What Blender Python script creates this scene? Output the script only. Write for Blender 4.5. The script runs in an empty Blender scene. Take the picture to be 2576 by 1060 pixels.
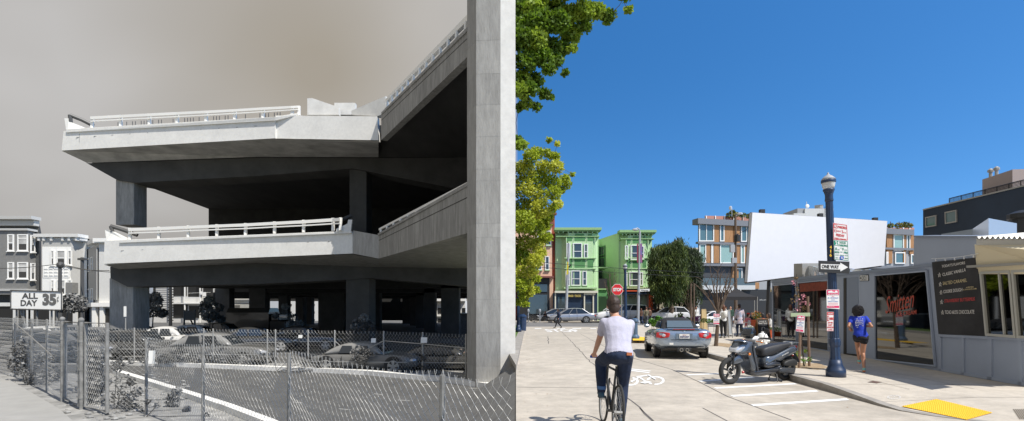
import bpy, math, random
from mathutils import Vector as V, Matrix
from math import sin, cos, pi, radians as R
rnd = random.Random(7)
S = bpy.context.scene
COL = S.collection
F, CX, HY, CH = 1300.0, 1298.0, 778.0, 1.6      # focal length, principal column and horizon row of a 2576 px wide frame; eye height
# ---------------------------------------------------------------- camera, world, sun, exposure
cam = bpy.data.cameras.new('camera'); camo = bpy.data.objects.new('camera', cam); COL.objects.link(camo)
camo.location = (0, 0, CH); camo.rotation_euler = (pi/2, 0, 0)
cam.sensor_width = 36; cam.lens = 36*F/2576; cam.shift_x = -(CX-1288)/2576; cam.shift_y = (HY-530)/2576
cam.clip_start = .05; cam.clip_end = 3000; S.camera = camo
SUN_EL = R(53); sh = V((.78, -.63)).normalized()
sun = bpy.data.lights.new('sun', 'SUN'); sun.energy = 4.6; sun.angle = R(.5); sun.color = (1, .955, .89)
suno = bpy.data.objects.new('sun', sun); COL.objects.link(suno)
sd = V((sh.x*cos(SUN_EL), sh.y*cos(SUN_EL), sin(SUN_EL)))
suno.rotation_euler = sd.to_track_quat('Z', 'Y').to_euler()
W = bpy.data.worlds.new('World'); S.world = W; W.use_nodes = True
nt = W.node_tree; N = nt.nodes; L = nt.links; N.clear()
out = N.new('ShaderNodeOutputWorld'); bg = N.new('ShaderNodeBackground'); sky = N.new('ShaderNodeTexSky')
sky.sky_type = 'NISHITA'; sky.sun_disc = False; sky.sun_elevation = SUN_EL; sky.sun_rotation = math.atan2(sh.x, sh.y)
sky.altitude = 0; sky.air_density = 1.0; sky.dust_density = .3; sky.ozone_density = 2.0
hs = N.new('ShaderNodeHueSaturation'); hs.inputs['Saturation'].default_value = 1.34; hs.inputs['Value'].default_value = 1.85
L.new(sky.outputs[0], hs.inputs['Color'])
tc = N.new('ShaderNodeTexCoord'); lift = N.new('ShaderNodeMapping'); lift.inputs['Scale'].default_value = (1, 1, 1.35); lift.inputs['Location'].default_value = (0, 0, .13)
L.new(tc.outputs['Generated'], lift.inputs[0]); L.new(lift.outputs[0], sky.inputs[0])
sep = N.new('ShaderNodeSeparateXYZ'); L.new(tc.outputs['Generated'], sep.inputs[0])
mp = N.new('ShaderNodeMapping'); mp.inputs['Scale'].default_value = (1, 1, 1.5); L.new(tc.outputs['Generated'], mp.inputs[0])
n1 = N.new('ShaderNodeTexNoise'); n1.inputs['Scale'].default_value = 1.9; n1.inputs['Detail'].default_value = 3; n1.inputs['Roughness'].default_value = .45; n1.inputs['Distortion'].default_value = .4
L.new(mp.outputs[0], n1.inputs['Vector'])
cr = N.new('ShaderNodeValToRGB'); e = cr.color_ramp.elements
e[0].position = .3; e[0].color = (3.3, 3.15, 2.95, 1); e[1].position = .72; e[1].color = (5.5, 5.4, 5.35, 1)
L.new(n1.outputs['Fac'], cr.inputs[0])
mr = N.new('ShaderNodeMapRange'); mr.inputs[1].default_value = -.004; mr.inputs[2].default_value = .004; L.new(sep.outputs[0], mr.inputs[0])
mx = N.new('ShaderNodeMix'); mx.data_type = 'RGBA'; L.new(mr.outputs[0], mx.inputs[0])
vd = N.new('ShaderNodeVectorMath'); vd.operation = 'DISTANCE'; vd.inputs[1].default_value = (-.33, .855, .40); L.new(tc.outputs['Generated'], vd.inputs[0])   # one darker, browner cloud
vr = N.new('ShaderNodeMapRange'); vr.inputs[1].default_value = .03; vr.inputs[2].default_value = .33; L.new(vd.outputs['Value'], vr.inputs[0])
vm = N.new('ShaderNodeMix'); vm.data_type = 'RGBA'; vm.inputs[6].default_value = (3.6, 3.25, 2.75, 1); L.new(vr.outputs[0], vm.inputs[0]); L.new(cr.outputs[0], vm.inputs[7]); L.new(vm.outputs[2], mx.inputs[6]); L.new(hs.outputs[0], mx.inputs[7])
L.new(mx.outputs[2], bg.inputs[0]); bg.inputs[1].default_value = .085; L.new(bg.outputs[0], out.inputs[0])
S.view_settings.view_transform = 'Standard'; S.view_settings.look = 'None'; S.view_settings.gamma = 1; S.view_settings.exposure = 0.35
S.render.resolution_x, S.render.resolution_y = 1024, 421
# ---------------------------------------------------------------- helpers
def P(px, py, z): return V(((px-CX)/F*z, z, CH-(py-HY)/F*z))       # a sight line carried out to its distance
class MB:
    def __init__(s): s.v = []; s.f = []; s.m = []
    def add(s, vs, fs, mi=0):
        b = len(s.v); s.v += [V(a) for a in vs]; s.f += [tuple(b+i for i in f) for f in fs]; s.m += [mi]*len(fs); return s
    def box(s, x0, x1, y0, y1, z0, z1, mi=0):
        return s.add([(x, y, z) for z in (z0, z1) for y in (y0, y1) for x in (x0, x1)],
                     [(0,2,3,1),(4,5,7,6),(0,1,5,4),(2,6,7,3),(0,4,6,2),(1,3,7,5)], mi)
    def ext(s, pts, vec, mi=0):
        n = len(pts); vec = V(vec); pts = [V(p) for p in pts]
        return s.add(pts+[p+vec for p in pts], [tuple(range(n))[::-1], tuple(range(n, 2*n))]+[(i, (i+1) % n, n+(i+1) % n, n+i) for i in range(n)], mi)
    def prism(s, poly, z0, z1, mi=0): return s.ext([(x, y, z0) for x, y in poly], (0, 0, z1-z0), mi)
    def tube(s, p0, p1, r0, r1=None, n=8, mi=0): return s.path([p0, p1], [r0, r0 if r1 is None else r1], n, mi)
    def path(s, pts, rs, n=8, mi=0, closed=False):
        pts = [V(p) for p in pts]
        if not hasattr(rs, '__len__'): rs = [rs]*len(pts)
        vs = []; m = len(pts)
        ref = None
        for i, p in enumerate(pts):
            if closed: d = pts[(i+1) % m]-pts[i-1]
            else: d = pts[min(i+1, m-1)]-pts[max(i-1, 0)]
            d = d.normalized() if d.length > 1e-9 else V((0, 0, 1))
            if ref is None: ref = V((0, 0, 1)) if abs(d.z) < .9 else V((1, 0, 0))
            a = d.cross(ref)
            if a.length < 1e-4: a = d.cross(V((0, 1, 0)))
            a.normalize(); b = a.cross(d); ref = b
            for k in range(n): t = 2*pi*k/n; vs.append(p+(a*cos(t)+b*sin(t))*rs[i])
        fs = [(i*n+k, i*n+(k+1) % n, (i+1)*n+(k+1) % n, (i+1)*n+k) for i in range(m-1) for k in range(n)]
        if closed: fs += [((m-1)*n+k, (m-1)*n+(k+1) % n, (k+1) % n, k) for k in range(n)]
        else: fs += [tuple(range(n))[::-1], tuple(range((m-1)*n, m*n))]
        return s.add(vs, fs, mi)
    def lathe(s, prof, c, n=16, mi=0, flute=0):
        vs = []; c = V(c)
        for r, z in prof:
            for k in range(n):
                t = 2*pi*k/n; rr = r*(1-flute*(k % 2)); vs.append(c+V((rr*cos(t), rr*sin(t), z)))
        m = len(prof)
        return s.add(vs, [(i*n+k, i*n+(k+1) % n, (i+1)*n+(k+1) % n, (i+1)*n+k) for i in range(m-1) for k in range(n)]+[tuple(range(n))[::-1], tuple(range((m-1)*n, m*n))], mi)
    def ball(s, c, r, n=10, mi=0, rot=None):
        r = V(r) if hasattr(r, '__len__') else V((r, r, r)); vs = []; m = max(4, n//2+1); c = V(c)
        for i in range(1, m):
            a = pi*i/m
            for k in range(n):
                t = 2*pi*k/n; q = V((sin(a)*cos(t)*r.x, sin(a)*sin(t)*r.y, -cos(a)*r.z)); vs.append(q)
        vs += [V((0, 0, -r.z)), V((0, 0, r.z))]
        if rot: vs = [rot @ q for q in vs]
        vs = [q+c for q in vs]; q = (m-1)*n
        fs = [(i*n+k, i*n+(k+1) % n, (i+1)*n+(k+1) % n, (i+1)*n+k) for i in range(m-2) for k in range(n)]
        fs += [(q, (k+1) % n, k) for k in range(n)]+[(q+1, (m-2)*n+k, (m-2)*n+(k+1) % n) for k in range(n)]
        return s.add(vs, fs, mi)
    def cap(s, a, b, ra, rb=None, n=10, mi=0):                       # tapered capsule
        rb = ra if rb is None else rb; a = V(a); b = V(b); d = (b-a); d = d.normalized() if d.length > 1e-6 else V((0, 0, 1))
        ps = []; rs = []
        for t in (-.98, -.8, -.45, 0): ps.append(a+d*ra*t); rs.append(ra*math.sqrt(max(.02, 1-t*t)))
        for t in (0, .45, .8, .98): ps.append(b+d*rb*t); rs.append(rb*math.sqrt(max(.02, 1-t*t)))
        return s.path(ps, rs, n, mi)
    def loft(s, secs, mi=0, close=True):
        n = len(secs[0]); vs = [p for q in secs for p in q]
        fs = [(i*n+k, i*n+(k+1) % n, (i+1)*n+(k+1) % n, (i+1)*n+k) for i in range(len(secs)-1) for k in range(n)]
        if close: fs += [tuple(range(n))[::-1], tuple(range((len(secs)-1)*n, len(secs)*n))]
        return s.add(vs, fs, mi)
def leafy(m, k=.45):                                                # let light through thin leaves
    t = m.node_tree; b = t.nodes['Principled BSDF']; tr = t.nodes.new('ShaderNodeBsdfTranslucent'); mi = t.nodes.new('ShaderNodeMixShader'); mi.inputs[0].default_value = k
    if b.inputs['Base Color'].links: t.links.new(b.inputs['Base Color'].links[0].from_socket, tr.inputs[0])
    else: tr.inputs[0].default_value = b.inputs['Base Color'].default_value
    t.links.new(b.outputs[0], mi.inputs[1]); t.links.new(tr.outputs[0], mi.inputs[2]); t.links.new(mi.outputs[0], t.nodes['Material Output'].inputs[0])
def wm(o):
    m = Matrix.Identity(4)
    while o: m = o.matrix_basis @ m; o = o.parent
    return m
def part(name, mb, mats, parent=None, world=True, smooth=False, bev=0, sub=0, remesh=0):
    me = bpy.data.meshes.new(name)
    vs = mb.v
    if parent is not None and world:
        mi = wm(parent).inverted(); vs = [mi @ v for v in vs]
    me.from_pydata([tuple(v) for v in vs], [], mb.f)
    if not isinstance(mats, (list, tuple)): mats = [mats]
    for m in mats: me.materials.append(m)
    if len(mats) > 1: me.polygons.foreach_set('material_index', mb.m)
    if smooth: me.polygons.foreach_set('use_smooth', [True]*len(me.polygons))
    me.update()
    o = bpy.data.objects.new(name, me); COL.objects.link(o)
    if parent: o.parent = parent
    if remesh:
        r = o.modifiers.new('remesh', 'REMESH'); r.mode = 'VOXEL'; r.voxel_size = remesh; r.use_smooth_shade = True
        q = o.modifiers.new('smooth', 'SMOOTH'); q.factor = .5; q.iterations = 4
    if bev:
        b = o.modifiers.new('bevel', 'BEVEL'); b.width = bev; b.segments = 2; b.limit_method = 'ANGLE'; b.angle_limit = R(35)
    if sub: q = o.modifiers.new('subsurf', 'SUBSURF'); q.levels = sub; q.render_levels = sub
    return o
def tag(o, label=None, cat=None, group=None, kind=None):
    if label: o['label'] = label
    if cat: o['category'] = cat
    if group: o['group'] = group
    if kind: o['kind'] = kind
    return o
def thing(name, label, cat, loc=(0, 0, 0), rotz=0, group=None):
    o = bpy.data.objects.new(name, None); COL.objects.link(o); o.location = loc; o.rotation_euler = (0, 0, rotz); o.empty_display_size = .2
    return tag(o, label, cat, group)
def struct(name, mb, mats, **k): return tag(part(name, mb, mats, **k), kind='structure')
def copytree(o, parent=None):
    c = o.copy(); COL.objects.link(c); c.parent = parent
    for ch in list(o.children): copytree(ch, c)
    return c
_mc = {}
def mat(name, col, rough=.7, metal=0, var=0, vs=3., bump=0, bs=40., spec=.5, col2=None, stretch=None, emit=0, coat=0, alpha=1, trans=0, fine=None):
    if name in _mc: return _mc[name]
    m = bpy.data.materials.new(name); m.use_nodes = True; t = m.node_tree; b = t.nodes['Principled BSDF']
    if not hasattr(col, '__len__'): col = (col, col, col)
    b.inputs['Base Color'].default_value = (*col, 1); b.inputs['Roughness'].default_value = rough; b.inputs['Metallic'].default_value = metal
    b.inputs['Specular IOR Level'].default_value = spec; b.inputs['Coat Weight'].default_value = coat; b.inputs['Alpha'].default_value = alpha
    b.inputs['Transmission Weight'].default_value = trans
    if emit: b.inputs['Emission Color'].default_value = (*col, 1); b.inputs['Emission Strength'].default_value = emit
    if var or bump or col2:
        g = t.nodes.new('ShaderNodeNewGeometry'); mpn = t.nodes.new('ShaderNodeMapping'); t.links.new(g.outputs['Position'], mpn.inputs[0])
        if stretch: mpn.inputs['Scale'].default_value = stretch
    if var or col2:
        n = t.nodes.new('ShaderNodeTexNoise'); n.inputs['Scale'].default_value = vs; n.inputs['Detail'].default_value = 5; n.inputs['Roughness'].default_value = .65
        t.links.new(mpn.outputs[0], n.inputs['Vector']); r = t.nodes.new('ShaderNodeValToRGB'); e = r.color_ramp.elements
        c2 = col2 or tuple(min(1, c*(1+var)) for c in col); c1 = col if col2 else tuple(c*(1-var) for c in col)
        e[0].position = .32; e[0].color = (*c1, 1); e[1].position = .68; e[1].color = (*c2, 1)
        t.links.new(n.outputs['Fac'], r.inputs[0]); t.links.new(r.outputs[0], b.inputs['Base Color'])
        if fine:                                                    # stains and specks of a second size
            n2 = t.nodes.new('ShaderNodeTexNoise'); n2.inputs['Scale'].default_value = fine[0]; n2.inputs['Detail'].default_value = 6; n2.inputs['Roughness'].default_value = .75; t.links.new(mpn.outputs[0], n2.inputs['Vector'])
            q = t.nodes.new('ShaderNodeMapRange'); q.inputs[1].default_value = .3; q.inputs[2].default_value = .62; q.inputs[3].default_value = 1-fine[1]; q.inputs[4].default_value = 1; t.links.new(n2.outputs['Fac'], q.inputs[0])
            mm = t.nodes.new('ShaderNodeMix'); mm.data_type = 'RGBA'; mm.blend_type = 'MULTIPLY'; mm.inputs[0].default_value = 1; t.links.new(r.outputs[0], mm.inputs[6]); t.links.new(q.outputs[0], mm.inputs[7]); t.links.new(mm.outputs[2], b.inputs['Base Color'])
    if bump:
        n = t.nodes.new('ShaderNodeTexNoise'); n.inputs['Scale'].default_value = bs; n.inputs['Detail'].default_value = 4; t.links.new(mpn.outputs[0], n.inputs['Vector'])
        u = t.nodes.new('ShaderNodeBump'); u.inputs['Strength'].default_value = bump; u.inputs['Distance'].default_value = .02
        t.links.new(n.outputs['Fac'], u.inputs['Height']); t.links.new(u.outputs[0], b.inputs['Normal'])
    _mc[name] = m; return m
def text(s, org, ux, uy, m, parent, name='lettering', off=.006, bold=.0, shear=0, world=True, thick=.002, space=1):
    """lettering stretched to fill the parallelogram org + ux + uy"""
    c = bpy.data.curves.new('t', 'FONT'); c.body = s; c.offset = bold; c.resolution_u = 3; c.shear = shear; c.space_line = space; c.align_x = 'CENTER'; c.extrude = .001
    o = bpy.data.objects.new('t', c); COL.objects.link(o); bpy.context.view_layer.update()
    me = bpy.data.meshes.new_from_object(o.evaluated_get(bpy.context.evaluated_depsgraph_get()))
    bpy.data.objects.remove(o); org = V(org); ux = V(ux); uy = V(uy)
    xs = [v.co.x for v in me.vertices]; ys = [v.co.y for v in me.vertices]; n = ux.cross(uy).normalized()
    x0, x1, y0, y1 = min(xs), max(xs), min(ys), max(ys)
    mb = MB(); mb.v = [org+ux*((v.co.x-x0)/(x1-x0))+uy*((v.co.y-y0)/(y1-y0))+n*(off+(thick if v.co.z > 0 else 0)) for v in me.vertices]
    mb.f = [tuple(p.vertices) for p in me.polygons]; mb.m = [0]*len(mb.f)
    bpy.data.meshes.remove(me)
    return part(name, mb, m, parent, world=world)
def quad4(mb, a, b, c, d, th, mi=0):                               # a solid slab behind the face a b c d (counter-clockwise as seen)
    n = (V(b)-V(a)).cross(V(d)-V(a)).normalized(); return mb.ext([a, b, c, d], -n*th, mi)
def window(parent, a, b, c, d, fm, gm, fw=.08, proud=.07, bars=(), name='window', sill=None):
    """frame with its pane on the wall face a b c d (a lower left, b lower right)"""
    a, b, c, d = map(V, (a, b, c, d)); n = (b-a).cross(d-a).normalized(); u = (b-a).normalized(); w = (d-a).normalized()
    mb = MB(); q = n*proud
    def bar(p0, p1, p2, p3): mb.ext([p0, p1, p2, p3], q)
    bar(a, b, b+w*fw-u*fw, a+w*fw+u*fw); bar(b, c, c-u*fw-w*fw, b-u*fw+w*fw); bar(c, d, d-w*fw+u*fw, c-w*fw-u*fw); bar(d, a, a+u*fw+w*fw, d+u*fw-w*fw)
    for kind, t in bars:
        if kind == 'h':
            p = a.lerp(d, t); r = b.lerp(c, t); mb.ext([p+u*fw-w*fw*.35, r-u*fw-w*fw*.35, r-u*fw+w*fw*.35, p+u*fw+w*fw*.35], q*.8)
        else:
            p = a.lerp(b, t); r = d.lerp(c, t); mb.ext([p+w*fw-u*fw*.35, p+w*fw+u*fw*.35, r-w*fw+u*fw*.35, r-w*fw-u*fw*.35], q*.8)
    o = part(name, mb, fm, parent)
    g = MB(); g.ext([a+u*fw*.5+w*fw*.5, b-u*fw*.5+w*fw*.5, c-u*fw*.5-w*fw*.5, d+u*fw*.5-w*fw*.5], n*(proud*.3)); part('pane', g, gm, o)
    if sill:
        s_ = MB(); s_.ext([a-u*.06-w*.1, b+u*.06-w*.1, b+u*.06-w*.003, a-u*.06-w*.003], n*(proud+.08)); part('sill', s_, sill, o)
    return o
def leaves(mb, c, r, n, size, shape=.6, mi=0, fan=False):
    """leaf sized faces scattered through an uneven volume"""
    for _ in range(n):
        while True:
            q = V((rnd.uniform(-1, 1), rnd.uniform(-1, 1), rnd.uniform(-1, 1)))
            if q.length <= 1: break
        k = q.length**shape/max(q.length, 1e-6) if q.length > 0 else 1
        p = V(c)+V((q.x*k*r[0], q.y*k*r[1], q.z*k*r[2])); s = size*rnd.uniform(.6, 1.4)
        a = V((rnd.gauss(0, 1), rnd.gauss(0, 1), rnd.gauss(0, .7))).normalized(); b = a.cross(V((rnd.gauss(0, 1), rnd.gauss(0, 1), rnd.gauss(0, 1)))).normalized()
        if fan: mb.add([p, p+a*s*.75+b*s*.5, p+a*s*1.02+b*s*.1, p+a*s*.85-b*s*.02, p+a*s*1.02-b*s*.16, p+a*s*.72-b*s*.5], [(0, 1, 2, 3, 4, 5)], mi)
        else: mb.add([p-a*s*.5, p+b*s*.32, p+a*s*.5, p-b*s*.32], [(0, 1, 2, 3)], mi)

def boxparts(name, mb, m, parent, **k):                             # one part for each eight-cornered piece collected in mb
    for i in range(0, len(mb.v), 8):
        q = MB(); q.v = mb.v[i:i+8]; q.f = [tuple(j-i for j in f) for f in mb.f if i <= f[0] < i+8]; q.m = [0]*len(q.f); o = part(name, q, m, parent, **k)
    return o
# ================================================================ LEFT HALF: the grey lot under the double-deck viaduct
GL = -.9                                                            # level of the sunken lot
LH = CH-GL
def G(px, py): z = LH*F/(py-HY); return V(((px-CX)/F*z, z, GL))      # where a sight line meets the lot
def g3(v): return (v*1.02, v, v*.93)
m_asph = mat('lot asphalt', g3(.1), .9, var=.15, vs=1.4, bump=.25, bs=30, fine=(9, .35))
m_dirt = mat('lot dirt', g3(.26), .95, var=.4, vs=2.2, bump=.6, bs=9)
m_walk = mat('pale walk', g3(.31), .85, var=.08, vs=2)
m_kerb = mat('painted kerb', g3(.72), .8, var=.12, vs=3)
m_con = mat('grey concrete', g3(.31), .85, var=.16, vs=1.1, bump=.2, bs=14, stretch=(1.6, 1.6, .3), fine=(4, .4))
m_conA = mat('board marked concrete', g3(.35), .85, var=.1, vs=1.3, bump=.3, bs=20, stretch=(1.5, 1.5, .3), fine=(5, .3))
m_conB = mat('board marked concrete darker lift', g3(.33), .85, var=.1, vs=1.6, bump=.3, bs=20, stretch=(1.5, 1.5, .3), fine=(5, .3))
m_white = mat('white concrete', g3(.76), .75, var=.05, vs=1.2, fine=(7, .12))
m_soff = mat('formed soffit darkened for shade', g3(.062), .9, var=.25, vs=.8, bump=.3, bs=6, stretch=(1, .25, 1))  # concrete colour darkened to stand in for shade under the decks
m_dark = mat('concrete darkened for shade', g3(.028), .95, var=.3, vs=1)  # near-black concrete: the deep interior shade is put into the colour
m_rail = mat('white rail paint', g3(.82), .5)
m_pipe = mat('dark pipe', g3(.07), .5)
m_galv = mat('galvanised steel', g3(.34), .5, metal=.25)
m_gpost = mat('weathered post', g3(.2), .7, var=.3, vs=6)
m_wire = mat('fence wire', g3(.5), .5, metal=.2)
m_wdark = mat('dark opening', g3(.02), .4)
m_lpane = mat('grey window pane', g3(.05), .1)
m_lblind = mat('window blind grey', g3(.45), .4, var=.3, vs=.7)
m_lfoil = mat('grey leaves', g3(.1), .6, var=.5, vs=4)
m_lfoil2 = mat('pale grey leaves', g3(.2), .6, var=.45, vs=4)
m_lbark = mat('grey bark', g3(.12), .9)
# ---- ground
g = MB(); g.box(-160, 0, 3.0, 260, GL-.6, GL); struct('ground', g, m_dirt)
g = MB()
k1 = [G(250, 918), G(301, 919), G(480, 925), G(644, 932), G(780, 937), G(915, 944), G(1100, 961), G(1290, 987)]   # far kerb
k2 = [G(301, 940), G(400, 971), G(490, 1000), G(587, 1032), G(690, 1072), G(850, 1150)]                         # near kerb
rd = [V((p.x, p.y, GL+.004)) for p in k1]; rd[-1].x = -.02
g.add(rd+[V((-.02, 4, GL+.004)), V((-3.8, 6.2, GL+.004))]+[V((p.x, p.y, GL+.004)) for p in k2[::-1]]+[V((-30, 21, GL+.004)), V((-32, 24, GL+.004))],
      [tuple(range(len(rd)+2+len(k2)+2))]); struct('road', g, m_asph)
g = MB(); g.box(-100, -.02, 24, 200, GL, GL+.004); struct('parking_lot', g, mat('parking lot asphalt', g3(.1), .9, var=.3, vs=.6))
def kerb(pts, w, h, m):
    mb = MB()
    for a, b in zip(pts, pts[1:]):
        d = (b-a).normalized(); n = V((-d.y, d.x, 0)); mb.ext([a, b, b+n*w, a+n*w], (0, 0, h))
    return struct('kerb', mb, m)
k1[-1].x = -.13
kerb(k1, .3, .17, m_kerb); kerb(k2[::-1], .22, .15, m_kerb)
g = MB(); a = G(20, 957); b = G(148, 1033); c = G(200, 1080); d = G(-400, 1080); e_ = G(-400, 957)
g.add([V((p.x, p.y, GL+.05)) for p in (d, c, b, a, e_)], [(0, 1, 2, 3, 4)]); g.ext([c, b, a], (0, 0, .05)); struct('sidewalk', g, m_walk)
g = MB(); g.add([(-1.3, 3.2, GL+.012), (-.003, 3.2, -.02), (-.003, 15.2, -.02), (-1.3, 15.2, GL+.012), (-.003, 3.2, GL), (-.003, 15.2, GL)], [(0, 1, 2, 3), (2, 5, 3), (1, 0, 4), (1, 4, 5, 2)]); struct('added_bank', g, mat('embankment asphalt', g3(.15), .9, var=.15, vs=2, fine=(9, .3)))  # slope added to replace the step's shadow; paler since sun only grazes it
# road lane dashes and seams
g = MB()
for (x0, y0, x1, y1) in [(1060, 968, 1075, 969), (940, 992, 962, 995), (1000, 1008, 1030, 1010), (735, 1013, 760, 1015), (1180, 978, 1200, 979), (850, 1030, 880, 1033)]:
    p = G(x0, y0); q = G(x1, y1); p.z = q.z = GL+.008; g.add([p, q, q+V((0, .08, 0)), p+V((0, .08, 0))], [(0, 1, 2, 3)])
struct('road_marking', g, mat('worn lane paint', g3(.3), .9))
# ---- great pillar at the end of the ramps
t = thing('concrete_pillar', 'massive pale board-marked concrete pillar rising full height beside the ramps', 'pillar', P(1240, 975, 16.6))
foot = [((1175-CX)/F*17.1, 17.1), ((1198-CX)/F*16.5, 16.5), ((1259-CX)/F*16.45, 16.45), (-.5, 16.62), (-.5, 18.3), (-1.6, 18.3)]
lv = [GL, P(0, 922, 16.5).z, P(0, 837, 16.5).z, P(0, 754, 16.5).z, P(0, 671, 16.5).z, P(0, 598, 16.5).z, P(0, 563, 16.5).z, P(0, 456, 16.5).z, P(0, 426, 16.5).z, P(0, 345, 16.5).z, P(0, 265, 16.5).z, P(0, 187, 16.5).z, P(0, 103, 16.5).z, 13.4]
mb = MB(); cc = V((-.75, 17.3))
for i, (a, b) in enumerate(zip(lv, lv[1:])):
    k = [0, 1, 0, 0, 1, 0, 1, 1, 0, 0, 1, 0, 1][i]
    mb.prism(foot, a+.005, b-.005, k)
    mb.prism([tuple(cc+(V(p)-cc)*.997) for p in foot], b-.005, b+.005, 1)
part('shaft', mb, [m_conA, m_conB], t)
mb = MB(); mb.prism([(-.498, 16.64), (-.02, 16.84), (-.02, 18.29), (-.498, 18.29)], GL, 13.4); part('end_panel', mb, mat('pale end panel', g3(.56), .8, var=.05, vs=1, fine=(4, .12)), t)
# ---- decks
def deckface(mb, a, b, ht_a, hb_a, ht_b, hb_b, th): mb.ext([V((a[0], a[1], hb_a)), V((b[0], b[1], hb_b)), V((b[0], b[1], ht_b)), V((a[0], a[1], ht_a))], th)
def PZ(px, py, z): return P(px, py, z)
def rail(parent, tops, bots, n_thick=.07, name='guard_rail', m=m_rail):
    """tops / bots: world points of the posts, with two long rails"""
    mb = MB()
    for a, b in zip(tops, bots): mb.box(a.x-.07, a.x+.07, a.y-.05, a.y+.05, b.z, a.z)
    for a, b, c, d in zip(tops, tops[1:], bots, bots[1:]):
        for k0, k1_ in ((.05, .3), (.42, .52)):
            p = a.lerp(c, k0); q = b.lerp(d, k0); p2 = a.lerp(c, k1_); q2 = b.lerp(d, k1_)
            mb.ext([p2-V((0, .06, 0)), q2-V((0, .06, 0)), q-V((0, .06, 0)), p-V((0, .06, 0))], (0, -.06, 0))
    return part(name, mb, m, parent)
T = thing('upper_viaduct_deck', 'upper deck of the concrete viaduct with pale fascia and a ramp rising to the pillar', 'viaduct deck', (-13, 30, 9.9))
zl, zm, zr = 29.5, 27, 26
mb = MB()
mb.ext([P(155, 379, zl), P(693, 348, zm), P(693, 298, zm), P(160, 330, zl)], (0, .35, 0))
mb.ext([P(693.5, 348.5, zm+.1), P(952, 353, zr), P(949, 293, zr), P(693.5, 291, zm+.1)], (0, .35, 0))
part('fascia', mb, m_white, T)
mb = MB()
mb.ext([P(166, 334, zl-.12), P(693, 303, zm-.12), P(750, 290, zm-.12), P(750, 284, zm-.12), P(693, 294, zm-.12), P(166, 325, zl-.12)], (0, .4, 0))
part('coping', mb, m_white, T, bev=.02)
zs = 10.05
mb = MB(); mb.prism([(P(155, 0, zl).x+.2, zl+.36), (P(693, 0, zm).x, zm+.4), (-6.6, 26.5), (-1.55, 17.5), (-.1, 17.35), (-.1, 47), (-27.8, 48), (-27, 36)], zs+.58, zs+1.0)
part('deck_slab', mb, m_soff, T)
mb = MB()                                                           # sloped soffit haunch between fascia and bent cap
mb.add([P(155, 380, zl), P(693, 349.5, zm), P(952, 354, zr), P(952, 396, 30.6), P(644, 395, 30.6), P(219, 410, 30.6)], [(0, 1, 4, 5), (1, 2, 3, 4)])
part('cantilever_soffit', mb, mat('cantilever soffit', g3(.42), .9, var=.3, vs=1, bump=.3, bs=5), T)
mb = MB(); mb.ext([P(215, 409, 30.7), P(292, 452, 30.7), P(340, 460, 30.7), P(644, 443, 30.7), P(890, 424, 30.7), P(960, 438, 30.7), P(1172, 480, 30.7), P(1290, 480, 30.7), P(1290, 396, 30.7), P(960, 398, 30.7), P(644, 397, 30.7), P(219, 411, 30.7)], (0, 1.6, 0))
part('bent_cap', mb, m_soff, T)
mb = MB()                                                           # wall of the ramp that comes towards the pillar
A = V((-6.65, 25.6, 0)); B = V((-1.62, 17.2, 0)); nn = V((.857, .516, 0))*.3
def rw(px, py, pz, d=0): return P(px, py, pz)+nn*d
mb.ext([P(959, 353, 25.6), P(1175, 144, 17.2), P(1175, 76, 17.2), P(959, 288, 25.6)], nn)
part('ramp_wall', mb, m_con, T)
mb = MB(); mb.ext([P(959, 289, 25.45), P(1175, 78, 17.08), P(1175, 68, 17.08), P(959, 283, 25.45)], nn*1.3); part('ramp_coping', mb, m_con, T)
mb = MB(); mb.ext([P(959, 304, 25.57), P(1175, 98, 17.18), P(1175, 96, 17.18), P(959, 302.5, 25.57)], nn*.2); part('groove', mb, m_soff, T)
mb = MB(); a = P(962, 248, 25.5)+nn*.5; b = P(1176, 22, 17.15)+nn*.5; c = P(962, 256, 25.5)+nn*.5; d = P(1176, 38, 17.15)+nn*.5
mb.ext([c, d, b, a], nn*.5)
for k in range(13):
    s_ = (k+.4)/13; p = c.lerp(d, s_); q = (P(962, 286, 25.5)+nn*.5).lerp(P(1176, 70, 17.15)+nn*.5, s_); mb.tube(q-V((0, 0, .03)), p, .09, .06, 6)
part('ramp_rail', mb, m_rail, T)
tops = [P(x, y, z) for x, y, z in ((232, 294, 29.3), (304, 290, 29), (376, 286.5, 28.6), (446, 283, 28.3), (519, 279.5, 27.9), (591, 276, 27.6), (662, 271.5, 27.3), (735, 268, 27))]
bots = [P(x, y, z) for x, y, z in ((232, 322, 29.3), (304, 318, 29), (376, 314, 28.6), (446, 310, 28.3), (519, 306, 27.9), (591, 301, 27.6), (662, 297, 27.3), (735, 291, 27))]
rail(T, tops+[P(752, 267, 27)], bots+[P(752, 290, 27)])
mb = MB(); mb.path([P(176, 290, 29.6), P(206, 302, 29.9), P(236, 317, 30.2)], .11, 8); mb.tube(P(176, 290, 29.6), P(178, 308, 29.6), .1); part('end_pipe_rail', mb, m_pipe, T)
mb = MB(); mb.ext([P(162, 298, 29.5), P(172, 298, 29.5), P(172, 305, 29.5), P(215, 322, 29.8), P(172, 326, 29.5), P(166, 326, 29.5)], (0, .15, 0)); part('end_post', mb, m_white, T)
mb = MB(); mb.ext([P(773, 248, 26.8), P(785, 247, 26.8), P(852, 270, 26.8), P(852, 289, 26.8), P(773, 289, 26.8)], (0, .3, 0)); mb.ext([P(841, 259, 27.3), P(893, 259, 27.3), P(893, 289, 27.3), P(841, 289, 27.3)], (0, .3, 0))
mb.ext([P(884, 279, 26.7), P(970, 242, 25.8), P(970, 285, 25.8), P(950, 292, 26), P(884, 289, 26.7)], (.1, .3, 0)); part('new_parapet', mb, mat('fresh concrete', g3(.6), .85, var=.1), T)
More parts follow.
